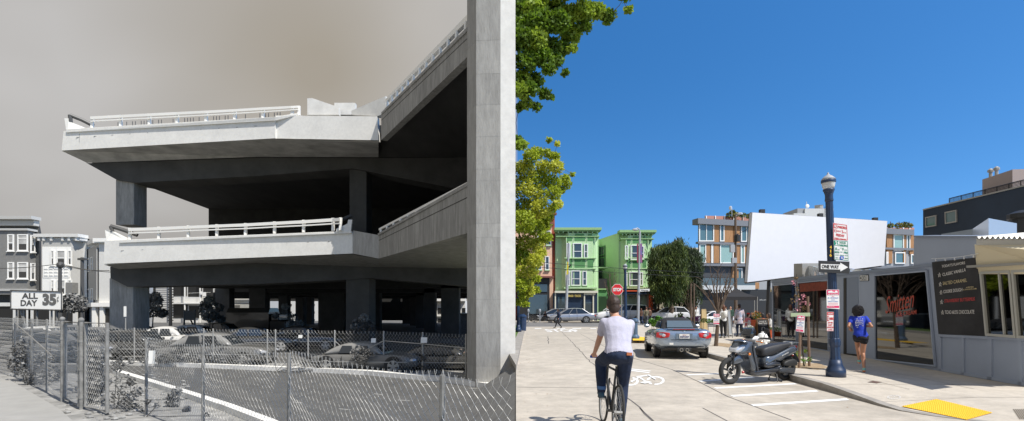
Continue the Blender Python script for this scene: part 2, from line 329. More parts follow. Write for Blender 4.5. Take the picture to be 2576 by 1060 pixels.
mb = MB(); mb.box(-27.6, -.1, 46.4, 47.0, 5.003, 10.7); mb.box(-.7, -.12, 18.4, 46.39, 5.003, 10.6); part('rear_closing_wall', mb, m_dark, T)  # walls added to close the deck space and keep light out
mb = MB()
for i in range(60):
    s_ = i/59; p = P(270+440*s_, 312-27*s_, 29.8-2.2*s_)+V((0, .8, 0))
    if rnd.random() < .5: mb.tube(p, p+V((0, 0, .38)), .025, n=4)
tag(part('rebar_end', mb, m_pipe, T), kind='stuff')
# columns of the bents: top-level things
def column(px0, px1, pt, pb, z, dep, lab, m=m_con):
    t = thing('viaduct_column', lab, 'column', P((px0+px1)/2, pb, z)); mb = MB(); a = P(px0, pt, z); b = P(px1, pb, z)
    mb.box(a.x, b.x, z, z+dep, b.z, a.z); part('shaft', mb, m, t, bev=.03); return t
column(291, 337, 452, 566, 30.95, 1.1, 'left concrete column carrying the upper deck, seen against the grey sky', m_con)
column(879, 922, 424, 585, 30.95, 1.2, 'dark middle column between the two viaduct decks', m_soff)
# ---- lower deck
T2 = thing('lower_viaduct_deck', 'lower deck of the viaduct with pale fascia and white guard rail above the parked cars', 'viaduct deck', (-13, 30, 4.2))
mb = MB(); mb.ext([P(261, 664, 29.5), P(887, 638, 27), P(887, 584, 27), P(263, 606, 29.5)], (0, .35, 0)); part('fascia', mb, m_white, T2)
mb = MB(); mb.ext([P(887.5, 638, 27), P(953, 651, 26.2), P(953, 592, 26.2), P(887.5, 580, 27)], (0, .35, 0)); part('corner_fascia', mb, m_conA, T2)
mb = MB(); mb.ext([P(301, 612, 29.25), P(884, 587, 26.85), P(884, 581, 26.85), P(301, 604, 29.25)], (0, .4, 0)); part('coping', mb, m_white, T2, bev=.02)
mb = MB(); mb.prism([(P(261, 0, 29.5).x, 29.86), (P(887, 0, 27).x, 27.4), (-6.8, 26.6), (-1.6, 17.5), (-.1, 17.4), (-.1, 58), (-8, 90), (-52.5, 90), (-34.5, 60), (-27.5, 40)], 4.45, 5.0); part('deck_slab', mb, m_soff, T2)
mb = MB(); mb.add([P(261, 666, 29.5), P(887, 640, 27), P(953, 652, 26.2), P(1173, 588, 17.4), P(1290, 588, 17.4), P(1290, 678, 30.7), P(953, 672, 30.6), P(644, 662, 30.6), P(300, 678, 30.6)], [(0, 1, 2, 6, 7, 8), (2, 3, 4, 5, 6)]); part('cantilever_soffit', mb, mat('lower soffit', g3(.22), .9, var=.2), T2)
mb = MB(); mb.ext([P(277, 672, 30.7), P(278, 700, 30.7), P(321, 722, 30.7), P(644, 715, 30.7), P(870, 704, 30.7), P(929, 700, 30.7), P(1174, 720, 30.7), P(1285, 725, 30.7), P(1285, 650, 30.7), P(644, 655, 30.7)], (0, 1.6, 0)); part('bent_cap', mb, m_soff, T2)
mb = MB()
mb.ext([P(953, 651, 26.2), P(1175, 587, 17.2), P(1175, 466, 17.2), P(953, 592, 26.2)], nn); part('ramp_wall', mb, m_con, T2)
mb = MB(); mb.ext([P(950, 593, 26.1), P(1176, 468, 17.1), P(1176, 459, 17.1), P(950, 588, 26.1)], nn*1.3); part('ramp_coping', mb, m_con, T2)
mb = MB(); mb.ext([P(953, 606, 26.17), P(1175, 498, 17.17), P(1175, 496, 17.17), P(953, 604.5, 26.17)], nn*.2); part('groove', mb, m_soff, T2)
mb = MB(); a = P(938, 574, 26.6)+nn; b = P(1178, 443, 17.2)+nn; c = P(938, 579, 26.6)+nn; d = P(1178, 450, 17.2)+nn; mb.ext([c, d, b, a], nn*.4)
for k in range(11):
    s_ = (k+.4)/11; p = c.lerp(d, s_); q = (P(938, 592, 26.6)+nn).lerp(P(1178, 466, 17.2)+nn, s_); mb.tube(q-V((0, 0, .03)), p, .08, .06, 6)
part('ramp_rail', mb, m_rail, T2)
xs = [(327, 574, 603), (400, 571, 601), (474, 568, 597), (546, 565, 594), (618, 562, 592), (691, 558, 588), (764, 554, 585), (838, 549, 581), (857, 548, 580)]
rail(T2, [P(x, a, 29.3-2.3*i/7.5) for i, (x, a, b) in enumerate(xs)], [P(x, b, 29.3-2.3*i/7.5) for i, (x, a, b) in enumerate(xs)])
mb = MB(); mb.path([P(278, 569, 29.6), P(310, 579, 29.8), P(346, 592, 30)], .11); mb.tube(P(279, 570, 29.6), P(283, 584, 29.6), .1); mb.path([P(884, 543, 27.6), P(866, 551, 27.3), P(856, 556, 27.1)], .1); part('end_pipe_rail', mb, m_pipe, T2)
mb = MB(); mb.ext([P(264, 579, 29.5), P(276, 579, 29.5), P(320, 600, 29.7), P(320, 608, 29.7), P(268, 608, 29.5)], (0, .15, 0)); mb.ext([P(846, 576, 26.9), P(874, 563, 26.9), P(876, 553, 26.9), P(886, 553, 26.9), P(882, 583, 26.9), P(846, 583, 26.9)], (0, .15, 0)); part('end_post', mb, m_white, T2)
column(275, 335, 700, 862, 30.95, 1.4, 'left concrete column under the lower deck with a sunlit lower corner')
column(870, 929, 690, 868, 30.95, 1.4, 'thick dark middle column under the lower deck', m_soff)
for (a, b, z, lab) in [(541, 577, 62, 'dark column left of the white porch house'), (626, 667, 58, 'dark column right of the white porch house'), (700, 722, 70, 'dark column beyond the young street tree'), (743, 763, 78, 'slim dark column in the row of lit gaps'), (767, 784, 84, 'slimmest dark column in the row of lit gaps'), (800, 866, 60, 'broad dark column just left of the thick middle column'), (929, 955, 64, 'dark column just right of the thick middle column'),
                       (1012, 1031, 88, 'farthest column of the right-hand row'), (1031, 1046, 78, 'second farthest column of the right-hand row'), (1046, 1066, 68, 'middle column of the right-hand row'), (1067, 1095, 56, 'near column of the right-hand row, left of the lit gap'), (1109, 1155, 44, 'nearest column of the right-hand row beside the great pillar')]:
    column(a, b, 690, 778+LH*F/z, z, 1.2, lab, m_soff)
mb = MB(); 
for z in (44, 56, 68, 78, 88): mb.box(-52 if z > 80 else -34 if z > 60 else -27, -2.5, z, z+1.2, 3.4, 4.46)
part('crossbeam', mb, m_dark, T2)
mb = MB(); mb.box(P(925, 0, 91).x, P(1016, 0, 91).x, 91, 91.6, P(0, 807, 91).z, 4.45); part('far_shade_panel', mb, m_dark, T2)  # added dark panel standing in for the shade above the far gap
mb = MB(); mb.box(P(655, 0, 91).x, P(800, 0, 91).x, 91, 91.6, P(0, 758, 91).z, 4.45); part('far_shade_panel', mb, m_dark, T2)  # same added shade panel over the left-hand gaps
for TT, z_, pts in ((T, zl, ((155, 379, 160, 330), (693, 348, 693, 298))), (T2, 29.5, ((261, 664, 263, 606), (887, 638, 887, 584)))):
    (ax_, ay, bx_, by), (cx_, cy, dx_, dy) = pts; mb = MB()
    for k in range(1, 12):
        f_ = k/12; px = ax_+(cx_-ax_)*f_; y0 = ay+(cy-ay)*f_; y1 = by+(dy-by)*f_; zz = z_+(27-z_)*f_-.004; a = P(px, y0-3, zz); mb.box(a.x-.012, a.x+.012, zz-.004, zz+.02, a.z, P(px, y1+9, zz).z)
        mb.box(a.x-.2, a.x+1.1, zz-.004, zz+.02, a.z+.62, a.z+.64)
    tag(part('board_joint', mb, m_con, TT), kind='stuff')
# ---- background houses of the left half
def lwin(parent, x0, y0, x1, y1, z, blind=True, z2=None, fm=m_rail, hb=.5, n=.09):
    z2 = z2 or z; w = window(parent, P(x0, y1, z), P(x1, y1, z2), P(x1, y0, z2), P(x0, y0, z), fm, m_lpane, fw=.13, proud=.1, bars=(('h', hb),), sill=fm)
    if blind:
        a = P(x0, y1, z); b = P(x1, y1, z2); h = P(x0, y0, z).z-a.z; u = (b-a); nrm = u.cross(V((0, 0, 1))).normalized()
        q = MB(); q.ext([a+u*.15+V((0, 0, h*.42)), a+u*.85+V((0, 0, h*.42)), a+u*.85+V((0, 0, h*.9)), a+u*.15+V((0, 0, h*.9))], nrm*.06); part('blind', q, m_lblind, w)
Z = 62
def body(parent, poly, z0, z1, m, name='wall'): mb = MB(); mb.prism(poly, z0, z1); return part(name, mb, m, parent)
mA = mat('grey stucco', g3(.2), .9, var=.08); mBk = mat('dark brick', g3(.09), .9, var=.5, vs=9); mT = mat('light stucco', g3(.62), .85, var=.05); mU = mat('mid stucco', g3(.42), .85, var=.05)
t = thing('row_house', 'dark grey stuccoed row house with a brick corner at the far left', 'house', P(50, 828, Z))
x = lambda px, z=Z: (px-CX)/F*z
body(t, [(x(-120), Z), (x(98), Z), (x(104, Z+10), Z+10), (x(-120), Z+10)], GL, P(0, 556, Z).z, mBk)
body(t, [(x(-40), Z-1.1), (x(70, Z-1.1), Z-1.1), (x(90), Z-.02), (x(-40), Z-.02)], P(0, 742, Z).z, P(0, 585, Z).z, mA, 'bay')
mb = MB(); mb.box(x(-120), x(104), Z-1.3, Z, P(0, 556, Z).z, P(0, 548, Z).z); mb.box(x(-120), x(99), Z-.7, Z, P(0, 570, Z).z, P(0, 557, Z).z); mb.box(x(-60), x(95), Z-1.3, Z, P(0, 584, Z).z, P(0, 579, Z).z); mb.box(x(-60), x(92), Z-1.25, Z, P(0, 733, Z).z, P(0, 728, Z).z); boxparts('cornice', mb, mat('cornice grey', g3(.45), .8), t)
for (y0, y1) in ((590, 632), (660, 702)):
    lwin(t, 45, y0, 71, y1, Z-1.12, hb=.75); lwin(t, 36-16, y0, 36, y1, Z-1.12)
    lwin(t, 76, y0+2, 87, y1+3, Z-1.0, z2=Z-.3, hb=.75)
t = thing('row_house', 'light grey row house with a square bay and bracketed cornice', 'house', P(155, 828, Z))
body(t, [(x(101), Z+.5), (x(210), Z+.5), (x(210, Z+10), Z+10), (x(101), Z+10)], GL, P(0, 598, Z).z, mT)
body(t, [(x(119), Z-.6), (x(190), Z-.6), (x(200), Z+.48), (x(112), Z+.48)], P(0, 752, Z).z, P(0, 604, Z).z, mU, 'bay')
mb = MB(); mb.box(x(101), x(212), Z-.9, Z+.6, P(0, 599, Z).z, P(0, 591, Z).z); mb.box(x(104), x(210), Z-.5, Z+.6, P(0, 606, Z).z, P(0, 600, Z).z)
for px in (112, 124, 143, 171, 187, 205): mb.box(x(px)-.12, x(px)+.12, Z-.8, Z+.5, P(0, 608, Z).z, P(0, 599, Z).z)
boxparts('cornice', mb, mT, t)
mb = MB(); mb.box(x(121), x(188), Z-.7, Z-.58, P(0, 700, Z).z, P(0, 672, Z).z)
for r_ in range(3):
    for c_ in range(5): mb.box(x(125+c_*12.5), x(134+c_*12.5), Z-.75, Z-.68, P(0, 695-r_*8, Z).z, P(0, 692-r_*8, Z).z)
part('panel', mb, m_rail, t)
mb = MB(); mb.box(x(119), x(190), Z-.66, Z-.58, P(0, 672, Z).z, P(0, 623, Z).z); mb.box(x(119), x(190), Z-.66, Z-.58, P(0, 742, Z).z, P(0, 700, Z).z); boxparts('bay_trim', mb, m_rail, t)
for (y0, y1) in ((630, 668), (704, 742)):
    lwin(t, 128, y0, 138, y1, Z-.68); lwin(t, 143, y0, 166, y1, Z-.68); lwin(t, 171, y0, 182, y1, Z-.68)
mb = MB(); mb.box(x(180), x(196), Z-.8, Z+.4, P(0, 738, Z).z, P(0, 712, Z).z); part('fuse_cabinet', mb, mA, t)
t = thing('row_house', 'pale corner house seen past its side wall just left of the column', 'house', P(250, 828, 58))
xc, xl = x(249, 58), x(213, 66)
body(t, [(xc, 58), (x(330, 58), 58), (x(330, 66), 70), (xl, 66)], GL, P(0, 612, 58).z, mT)
mb = MB(); mb.ext([(xl-.3, 66, P(0, 622, 66).z), (xc-.3, 57.5, P(0, 611, 57.5).z), (xc-.3, 57.5, P(0, 601, 57.5).z), (xl-.3, 66, P(0, 610, 66).z)], (1.2, .3, 0)); mb.box(xc-.3, x(330, 58), 57.5, 58, P(0, 610, 58).z, P(0, 601, 58).z)
mb.box(xc-.4, x(330, 58), 57.4, 58, P(0, 772, 58).z, P(0, 762, 58).z); mb.ext([(xl-.3, 66, P(0, 772, 66).z), (xc-.3, 57.5, P(0, 773, 57.5).z), (xc-.3, 57.5, P(0, 763, 57.5).z), (xl-.3, 66, P(0, 764, 66).z)], (1.2, .3, 0)); boxparts('cornice', mb, m_rail, t)
mb = MB(); mb.ext([(xl, 65.9, P(0, 755, 66).z), (xc-.1, 57.9, P(0, 755, 58).z), (xc-.1, 57.9, P(0, 622, 58).z), (xl, 65.9, P(0, 630, 66).z)], (-.05, -.05, 0)); part('side_stucco', mb, mU, t)
d_ = V((xc-xl, 58-66, 0))
for (y0, y1) in ((650, 684), (727, 770)):
    for s0, s1 in ((.12, .3), (.36, .5), (.6, .74)):
        a = V((xl-.1, 65.9, 0))+d_*s0; b = V((xl-.1, 65.9, 0))+d_*s1
        z0 = P(0, y1-2*0, 62).z; z1 = P(0, y0, 62).z
        window(t, V((a.x, a.y, z0)), V((b.x, b.y, z0)), V((b.x, b.y, z1)), V((a.x, a.y, z1)), m_rail, m_lpane, fw=.1, proud=.1, bars=(('h', .5),))
mb = MB(); 
for px in (243, 262, 290): mb.box(x(px, 58)-.2, x(px, 58)+.2, 57.6, 57.98, GL, P(0, 772, 58).z)
boxparts('shop_pilaster', mb, m_rail, t)
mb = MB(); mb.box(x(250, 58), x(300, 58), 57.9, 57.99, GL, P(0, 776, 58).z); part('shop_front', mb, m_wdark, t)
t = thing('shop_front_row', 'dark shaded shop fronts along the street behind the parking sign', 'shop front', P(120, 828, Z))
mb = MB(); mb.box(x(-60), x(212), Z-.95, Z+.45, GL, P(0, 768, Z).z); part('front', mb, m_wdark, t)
mb = MB(); mb.box(x(-60), x(212), Z-1.1, Z-.96, P(0, 771, Z).z, P(0, 762, Z).z)
for px in (60, 93, 98, 150, 208): mb.box(x(px)-.25, x(px)+.25, Z-1.1, Z-.96, GL, P(0, 771, Z).z)
boxparts('trim', mb, mT, t)
# houses seen beneath the deck
Z = 96
mClap = mat('clapboard', g3(.55), .85, var=.06)
t = thing('porch_house', 'pale clapboard house with open back porches seen under the deck', 'house', P(430, 828, Z))
body(t, [(x(330, Z), Z), (x(545, Z), Z), (x(545, Z), Z+12), (x(330, Z), Z+12)], GL, 9, mClap)
mb = MB()
for k in range(22): mb.box(x(393, Z), x(428, Z), Z-.06, Z-.001, .2+k*.38, .24+k*.38)
part('clapboard_line', mb, mA, t)
mb = MB(); 
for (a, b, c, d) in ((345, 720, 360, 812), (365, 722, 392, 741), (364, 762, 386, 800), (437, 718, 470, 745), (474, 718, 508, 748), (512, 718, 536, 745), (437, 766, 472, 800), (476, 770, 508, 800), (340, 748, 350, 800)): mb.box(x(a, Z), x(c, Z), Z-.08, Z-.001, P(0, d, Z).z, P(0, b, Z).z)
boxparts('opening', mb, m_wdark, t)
mb = MB()
for (a, b, y0, y1) in ((474, 510, 748, 763), (486, 506, 806, 818)):
    mb.box(x(a, Z), x(b, Z), Z-1.0, Z-.92, P(0, y0+1.5, Z).z, P(0, y0, Z).z); mb.box(x(a, Z), x(b, Z), Z-1.0, Z-.92, P(0, y1, Z).z, P(0, y1-2, Z).z)
    for k in range(18): q = x(a, Z)+(x(b, Z)-x(a, Z))*k/17; mb.box(q-.04, q+.04, Z-.98, Z-.94, P(0, y1, Z).z, P(0, y0, Z).z)
for px in (473, 511, 437): mb.box(x(px, Z)-.09, x(px, Z)+.09, Z-1, Z-.85, GL, 9)
part('porch_rail', mb, m_rail, t)
mb = MB(); mb.box(x(437, Z), x(536, Z), Z-1.1, Z-.1, P(0, 765, Z).z, P(0, 762, Z).z); part('porch_floor', mb, mT, t)
mb = MB(); mb.box(x(514, Z), x(519, Z), Z-1.2, Z-1.17, P(0, 742, Z).z, P(0, 734, Z).z); mb.box(x(520, Z), x(528, Z), Z-1.2, Z-1.17, P(0, 746, Z).z, P(0, 736, Z).z); mb.tube(P(474, 738, Z-1.2), P(532, 736, Z-1.2), .02, n=4); tag(part('washing_line', mb, m_rail), 'white laundry pegged on a line at the upper back porch', 'laundry')
t = thing('balcony_house', 'grey house with one white balcony seen between two dark columns', 'house', P(608, 828, 92)); Z = 92
body(t, [(x(560, Z), Z), (x(640, Z), Z), (x(640, Z), Z+12), (x(560, Z), Z+12)], GL, 8, mU)
mb = MB(); mb.box(x(581, Z), x(636, Z), Z-1.2, Z-1.1, P(0, 751.5, Z).z, P(0, 750, Z).z); mb.box(x(581, Z), x(636, Z), Z-1.2, Z-1.1, P(0, 766, Z).z, P(0, 763, Z).z)
for k in range(26): q = x(581, Z)+(x(636, Z)-x(581, Z))*k/25; mb.box(q-.05, q+.05, Z-1.18, Z-1.12, P(0, 766, Z).z, P(0, 750, Z).z)
mb.box(x(576, Z), x(581, Z), Z-1.2, Z-.1, GL, 8); part('balcony', mb, m_rail, t)
mb = MB(); mb.box(x(581, Z), x(604, Z), Z-.2, Z-.001, P(0, 797, Z).z, P(0, 768, Z).z); boxparts('opening', mb, mat('shade wall', g3(.12), .9), t)
mb = MB(); mb.box(x(577, Z), x(600, Z), Z-1.0, Z-.21, GL, P(0, 798, Z).z); part('box_bay', mb, mT, t)
Z = 110
t = thing('city_block', 'pale many-windowed block glimpsed through the gaps beyond the dark columns', 'building', P(760, 815, Z))
body(t, [(x(655, Z), Z), (x(800, Z), Z), (x(800, Z), Z+8), (x(655, Z), Z+8)], GL, 12, mT)
mb = MB(); mb.box(x(655, Z), x(681, Z), Z-3, Z-.01, GL, 9); part('brick_wing', mb, mBk, t)
mb = MB()
for px in (686, 695, 731, 766, 789):
    for yy in (765, 784, 803): mb.box(x(px, Z), x(px+3, Z), Z-.1, Z-.001, P(0, yy+5, Z).z, P(0, yy, Z).z)
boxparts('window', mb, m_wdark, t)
t = thing('city_block', 'white block with a window band low in the gap right of the middle column', 'building', P(980, 822, Z))
body(t, [(x(935, Z), Z), (x(1016, Z), Z), (x(1016, Z), Z+8), (x(935, Z), Z+8)], GL, P(0, 806, Z).z, mT)
mb = MB()
for px in (962, 973, 984, 996): mb.box(x(px, Z), x(px+7, Z), Z-.1, Z-.001, P(0, 820, Z).z, P(0, 815.5, Z).z)
boxparts('window', mb, m_wdark, t)
t = thing('city_block', 'ornate pale block rising beside the great pillar beneath the deck', 'building', P(1140, 822, 95)); Z = 95
body(t, [(x(1080, Z), Z), (x(1170, Z), Z), (x(1170, Z), Z+8), (x(1080, Z), Z+8)], GL, P(0, 757, Z).z, mT)
mb = MB(); mb.box(x(1080, Z), x(1172, Z), Z-.8, Z, P(0, 758, Z).z, P(0, 752, Z).z); mb.box(x(1080, Z), x(1170, Z), Z-.4, Z, P(0, 796, Z).z, P(0, 792, Z).z); boxparts('cornice', mb, m_rail, t)
mb = MB()
for px in (1106, 1167):
    for yy in (775, 802): mb.box(x(px, Z)-.3, x(px, Z)+.3, Z-.1, Z-.001, P(0, yy+15, Z).z, P(0, yy, Z).z)
boxparts('window', mb, m_wdark, t)
t = thing('brick_shed', 'small dark shed between the nearest right column and the great pillar', 'shed', P(1165, 840, 50)); mb = MB(); mb.box(x(1157, 50), x(1185, 50), 50, 53, GL, P(0, 790, 50).z); part('wall', mb, mBk, t); mb = MB(); mb.box(x(1156, 50)-.1, x(1186, 50), 49.8, 53.2, P(0, 790, 50).z, P(0, 788, 50).z); part('roof', mb, mT, t)
# ---- parking sign
t = thing('parking_sign', 'white ALL DAY 35 cent parking billboard on timber posts', 'sign', P(97, 860, 36)); Z = 36
mb = MB(); mb.ext([P(28, 776, Z), P(154, 779, Z), P(154, 735, Z), P(28, 731, Z)], (0, .12, 0)); part('board', mb, m_rail, t)
mb = MB()
for a, b in (((26, 731), (156, 734.5)), ((26, 778), (156, 781)), ((155, 733), (155, 781)), ((27, 730), (27, 778))): mb.tube(P(*a, Z-.02), P(*b, Z-.02), .045, n=4)
part('frame', mb, m_pipe, t)
def lt(s, x0, y0, x1, y1, z, m, parent, **k): return text(s, P(x0, y1, z), P(x1, y1, z)-P(x0, y1, z), P(x0, y0, z)-P(x0, y1, z), m, parent, **k)
lt('ALL', 55, 737.5, 95.5, 752, Z-.01, m_pipe, t, bold=.03); lt('DAY', 52, 755, 94, 770, Z-.01, m_pipe, t, bold=.03)
m35 = mat('sign numerals', g3(.12), .6); lt('35', 107, 739, 142, 769, Z-.01, m35, t, bold=.06); lt('¢', 143, 744, 148, 763, Z-.01, m_pipe, t)
mb = MB()
for px in (42, 60, 93, 130, 143): mb.tube(P(px, 850, Z+.2), P(px, 777, Z+.2), .06, n=5)
mb.tube(P(66, 830, Z+.2), P(50, 775, Z+.2), .06, n=5); part('post', mb, m_gpost, t)
# ---- poles, wires, small signs
def pole(nm, lab, cat, px, pt, pb, z, r, m, extra=None, group=None):
    b = P(px, pb, z); t = thing(nm, lab, cat, b, group=group); mb = MB(); mb.tube(b, P(px, pt, z), r, r*.75, 8); 
    if extra: extra(mb)
    part('pole', mb, m, t); return t
pole('utility_pole', 'dark iron trolley pole with a ball top in front of the light row house', 'pole', 151, 667, 835, 55, .2, m_pipe, lambda mb: mb.ball(P(152, 667, 55), .35))
pole('utility_pole', 'dark pole standing between the light row house and the corner house', 'pole', 207, 648, 835, 54, .2, m_pipe, lambda mb: mb.box(P(207, 0, 54).x-.35, P(207, 0, 54).x+.35, 53.8, 54.2, P(0, 655, 54).z, P(0, 650, 54).z))
def rungs(mb):
    for k in range(14): p = P(429, 722+k*6.5, 55); mb.tube(p-V((.3, 0, 0)), p+V((.3, 0, 0)), .05, n=4)
pole('utility_pole', 'black pole with climbing rungs in front of the clapboard house', 'pole', 429, 700, 835, 55, .17, m_wdark, rungs)
for i, (a, b, sag, lab) in enumerate((((-20, 676, 55), (152, 664, 55), 3, 'overhead wire running off the left edge to the trolley pole'), ((152, 664, 55), (300, 686, 50), 5, 'overhead wire from the trolley pole to the lower deck'), ((152, 667, 55), (275, 681, 50), 5, 'thinner second wire from the trolley pole toward the column'))):
    mb = MB(); pts = [P(a[0]+(b[0]-a[0])*k/8, a[1]+(b[1]-a[1])*k/8+sag*sin(pi*k/8), a[2]+(b[2]-a[2])*k/8) for k in range(9)]; mb.path(pts, .035, 4); tag(part('overhead_wire', mb, m_pipe), lab, 'wire')
for px, pt, z, w, lab in ((316, 771, 30, 5, 'narrow white traffic sign on a post before the left column'), (368, 800, 26, 0, '')):
    if not w: continue
    t = pole('traffic_sign', lab, 'sign', px, pt+2, 868, z, .035, m_galv); mb = MB(); mb.box(P(px-3, 0, z).x, P(px+3, 0, z).x, z-.06, z-.03, P(0, 797, z).z, P(0, 771, z).z); part('sign_face', mb, m_rail, t)
t = thing('sign_back', 'dark back of a board sign on two raked posts under the deck', 'sign', P(478, 845, 34)); mb = MB(); mb.box(P(465, 0, 34).x, P(490, 0, 34).x, 34, 34.1, P(0, 806, 34).z, P(0, 782, 34).z); part('board', mb, m_pipe, t)
mb = MB(); mb.tube(P(463, 845, 34.1), P(464, 780, 34.1), .06); mb.tube(P(490, 845, 34.1), P(490, 780, 34.1), .06); mb.tube(P(497, 840, 35), P(480, 806, 34.1), .05); part('post', mb, m_wdark, t)
# ================================================================ vehicles (local frame: x forward, y left, z up)
m_tyre = mat('tyre rubber', g3(.025), .85); m_rim = mat('alloy rim', g3(.42), .35, metal=.7); m_black = mat('black trim', g3(.02), .55)
m_glass = mat('car glass', (.02, .025, .03), .04, spec=.8); m_plate = mat('number plate', g3(.75), .5)
m_red = mat('tail lamp red', (.45, .02, .02), .15, coat=.5); m_lamp = mat('clear lamp', (.6, .62, .65), .08, metal=.4); m_chrome = mat('chrome', g3(.7), .12, metal=1)
def ring(x, w, zb, zt, tuck=.86, crown=.0):
    h = zt-zb
    q = [(0, zb), (w*.7, zb), (w*tuck*1.02, zb+h*.06), (w, zb+h*.3), (w, zb+h*.62), (w*.96, zb+h*.88), (w*.84, zt), (w*.45, zt+crown), (0, zt+crown*1.3)]
    pts = [(x, a, b) for a, b in q]; return [V(p) for p in pts]+[V((p[0], -p[1], p[2])) for p in pts[-2:0:-1]]
def wheel(parent, x, y, r, w=.2, rim=m_rim, spokes=5, white=None):
    s = 1 if y > 0 else -1; mb = MB(); prof = [(r*.68, -w/2), (r*.93, -w/2), (r, -w*.32), (r, w*.32), (r*.93, w/2), (r*.68, w/2)]
    rot = Matrix.Rotation(pi/2, 3, 'X'); n0 = len(mb.v); mb.lathe(prof, (0, 0, 0), 20); c = V((x, y-s*w/2, r)); mb.v = [rot @ v+c for v in mb.v]
    o = part('wheel', mb, m_tyre, parent, world=False, smooth=False)
    mb = MB(); mb.lathe([(r*.69, -.02), (r*.69, .02), (r*.6, .028)], (0, 0, 0), 18); mb.v = [rot @ v+V((x, y-s*.005, r)) for v in mb.v]
    part('rim', mb, rim if not white else white, o, world=False)
    mb = MB(); a0 = .3
    for k in range(spokes):
        t = 2*pi*k/spokes+pi/2; d = V((cos(t), 0, sin(t))); e = V((-sin(t), 0, cos(t)))
        for q in (.36,): 
            t2 = t+pi/spokes; d2 = V((cos(t2), 0, sin(t2))); e2 = V((-sin(t2), 0, cos(t2)))
            mb.ext([V((x, y+s*.026, r))+d2*r*.2, V((x, y+s*.026, r))+d2*r*.6-e2*r*q*.5, V((x, y+s*.026, r))+d2*r*.6+e2*r*q*.5], (0, s*.004, 0))
    part('rim_gap', mb, m_black, o, world=False); return o
def car(name, label, loc, rotz, st, cab, belt, roof, wx, wr, paint, group=None, cat='car', lights=None, doors=(), win=(), roofpaint=None, halfw=None, hub=5, plate=None, rear='red', whitewall=None, trim=None, rimm=m_rim, wtop=.76, dome=False, domew=1, sub=2):
    t = thing(name, label, cat, loc, rotz, group)
    mb = MB(); mb.loft([ring(*s) for s in st]); part('body', mb, paint, t, world=False, smooth=True, sub=sub)
    W_ = halfw or max(s[1] for s in st)
    b0, b1, b2, b3 = cab; wb = W_*.9; wt = W_*wtop; zr = roof
    def sec(x0, x1, k): return None
    def box8(xb0, xb1, xt0, xt1, yb, yt, z0, z1): return [V((xb0, -yb, z0)), V((xb1, -yb*.93, z0)), V((xb1, yb*.93, z0)), V((xb0, yb, z0)), V((xt0, -yt, z1)), V((xt1, -yt*.95, z1)), V((xt1, yt*.95, z1)), V((xt0, yt, z1))]
    if dome:
        mb = MB(); secs = []
        for k, hh, ww in ((0, .02, .9), (.05, .3, .86), (.18, .72, .8), (.34, .95, .76), (.5, 1, .75), (.66, .98, .75), (.8, .88, .76), (.92, .5, .8), (1, .02, .86)):
            x_ = b0+(b3-b0)*k; z_ = belt+(zr-belt)*hh; w_ = W_*ww*domew; q = [(w_, belt-.05), (w_*1.0, belt+(z_-belt)*.3), (w_*.94, belt+(z_-belt)*.7), (w_*.78, belt+(z_-belt)*.94), (w_*.4, z_), (0, z_+.01)]
            secs.append([V((x_, a, b)) for a, b in q]+[V((x_, -a, b)) for a, b in q[-2::-1]])
        mb.loft(secs); part('roof', mb, roofpaint or paint, t, world=False, smooth=True, sub=1)
        for s in (1, -1):
            for c0, c1, q0, q1 in ((.26, .49, .31, .47), (.53, .8, .54, .73)):
                mb = MB(); za, zb_ = belt+.05, zr-.13; xa = b0+(b3-b0)*c0; xb = b0+(b3-b0)*c1; ya = s*(W_*.8*domew+.03); yb_ = s*(W_*.73*domew+.02)
                mb.ext([V((xa, ya, za)), V((xb, ya, za)), V((b0+(b3-b0)*q1, yb_, zb_)), V((b0+(b3-b0)*q0, yb_, zb_))], (0, -s*.06, 0)); part('side_window', mb, m_glass, t, world=False)
        for (xx, xo, z0, z1) in ((b3-.13*(b3-b0), .0, 0, 0), ):
            mb = MB(); mb.ext([V((b3-.02, -W_*.62, belt+.08)), V((b3-.02, W_*.62, belt+.08)), V((b2+.14, W_*.55, zr-.13)), V((b2+.14, -W_*.55, zr-.13))], (-.12, 0, 0)); part('windscreen', mb, m_glass, t, world=False)
            mb = MB(); mb.ext([V((b0+.12, -W_*.5, belt+.1)), V((b0+.12, W_*.5, belt+.1)), V((b1-.25, W_*.45, zr-.16)), V((b1-.25, -W_*.45, zr-.16))], (.12, 0, 0)); part('rear_window', mb, m_glass, t, world=False)
    else:
        mb = MB(); mb.add(box8(b0, b3, b1, b2, wb, wt, belt-.04, zr-.05), [(0,3,2,1),(4,5,6,7),(0,1,5,4),(1,2,6,5),(2,3,7,6),(3,0,4,7)])
        part('glass', mb, m_glass, t, world=False, bev=.05)
    mb = MB()                                                       # roof skin with its pillars
    n = 6; secs = []
    for i in range(n+1):
        k = i/n; x_ = b1-.06+(b2-b1+.12)*k; z_ = zr+.03*sin(pi*k)-.04*abs(2*k-1)**3; secs.append([V((x_, -wt*1.01, z_-.06)), V((x_, -wt*.86, z_)), V((x_, 0, z_+.025)), V((x_, wt*.86, z_)), V((x_, wt*1.01, z_-.06)), V((x_, 0, z_-.07))])
    mb.loft(secs)
    for s in (1, -1):
        pil = [(b0, b1), (b3, b2)]+[(b0+(b3-b0)*d, b1+(b2-b1)*d) for d in doors]
        for i, (a, b) in enumerate(pil):
            f = (a-b0)/(b3-b0); yb = wb*(1-.07*f)+.006; yt = wt*(1-.05*f)+.006
            mb.tube((a, s*yb, belt-.03), (b, s*yt, zr-.04), .035 if i > 1 else .05, n=6)
    if not dome: part('roof', mb, roofpaint or paint, t, world=False, smooth=False)
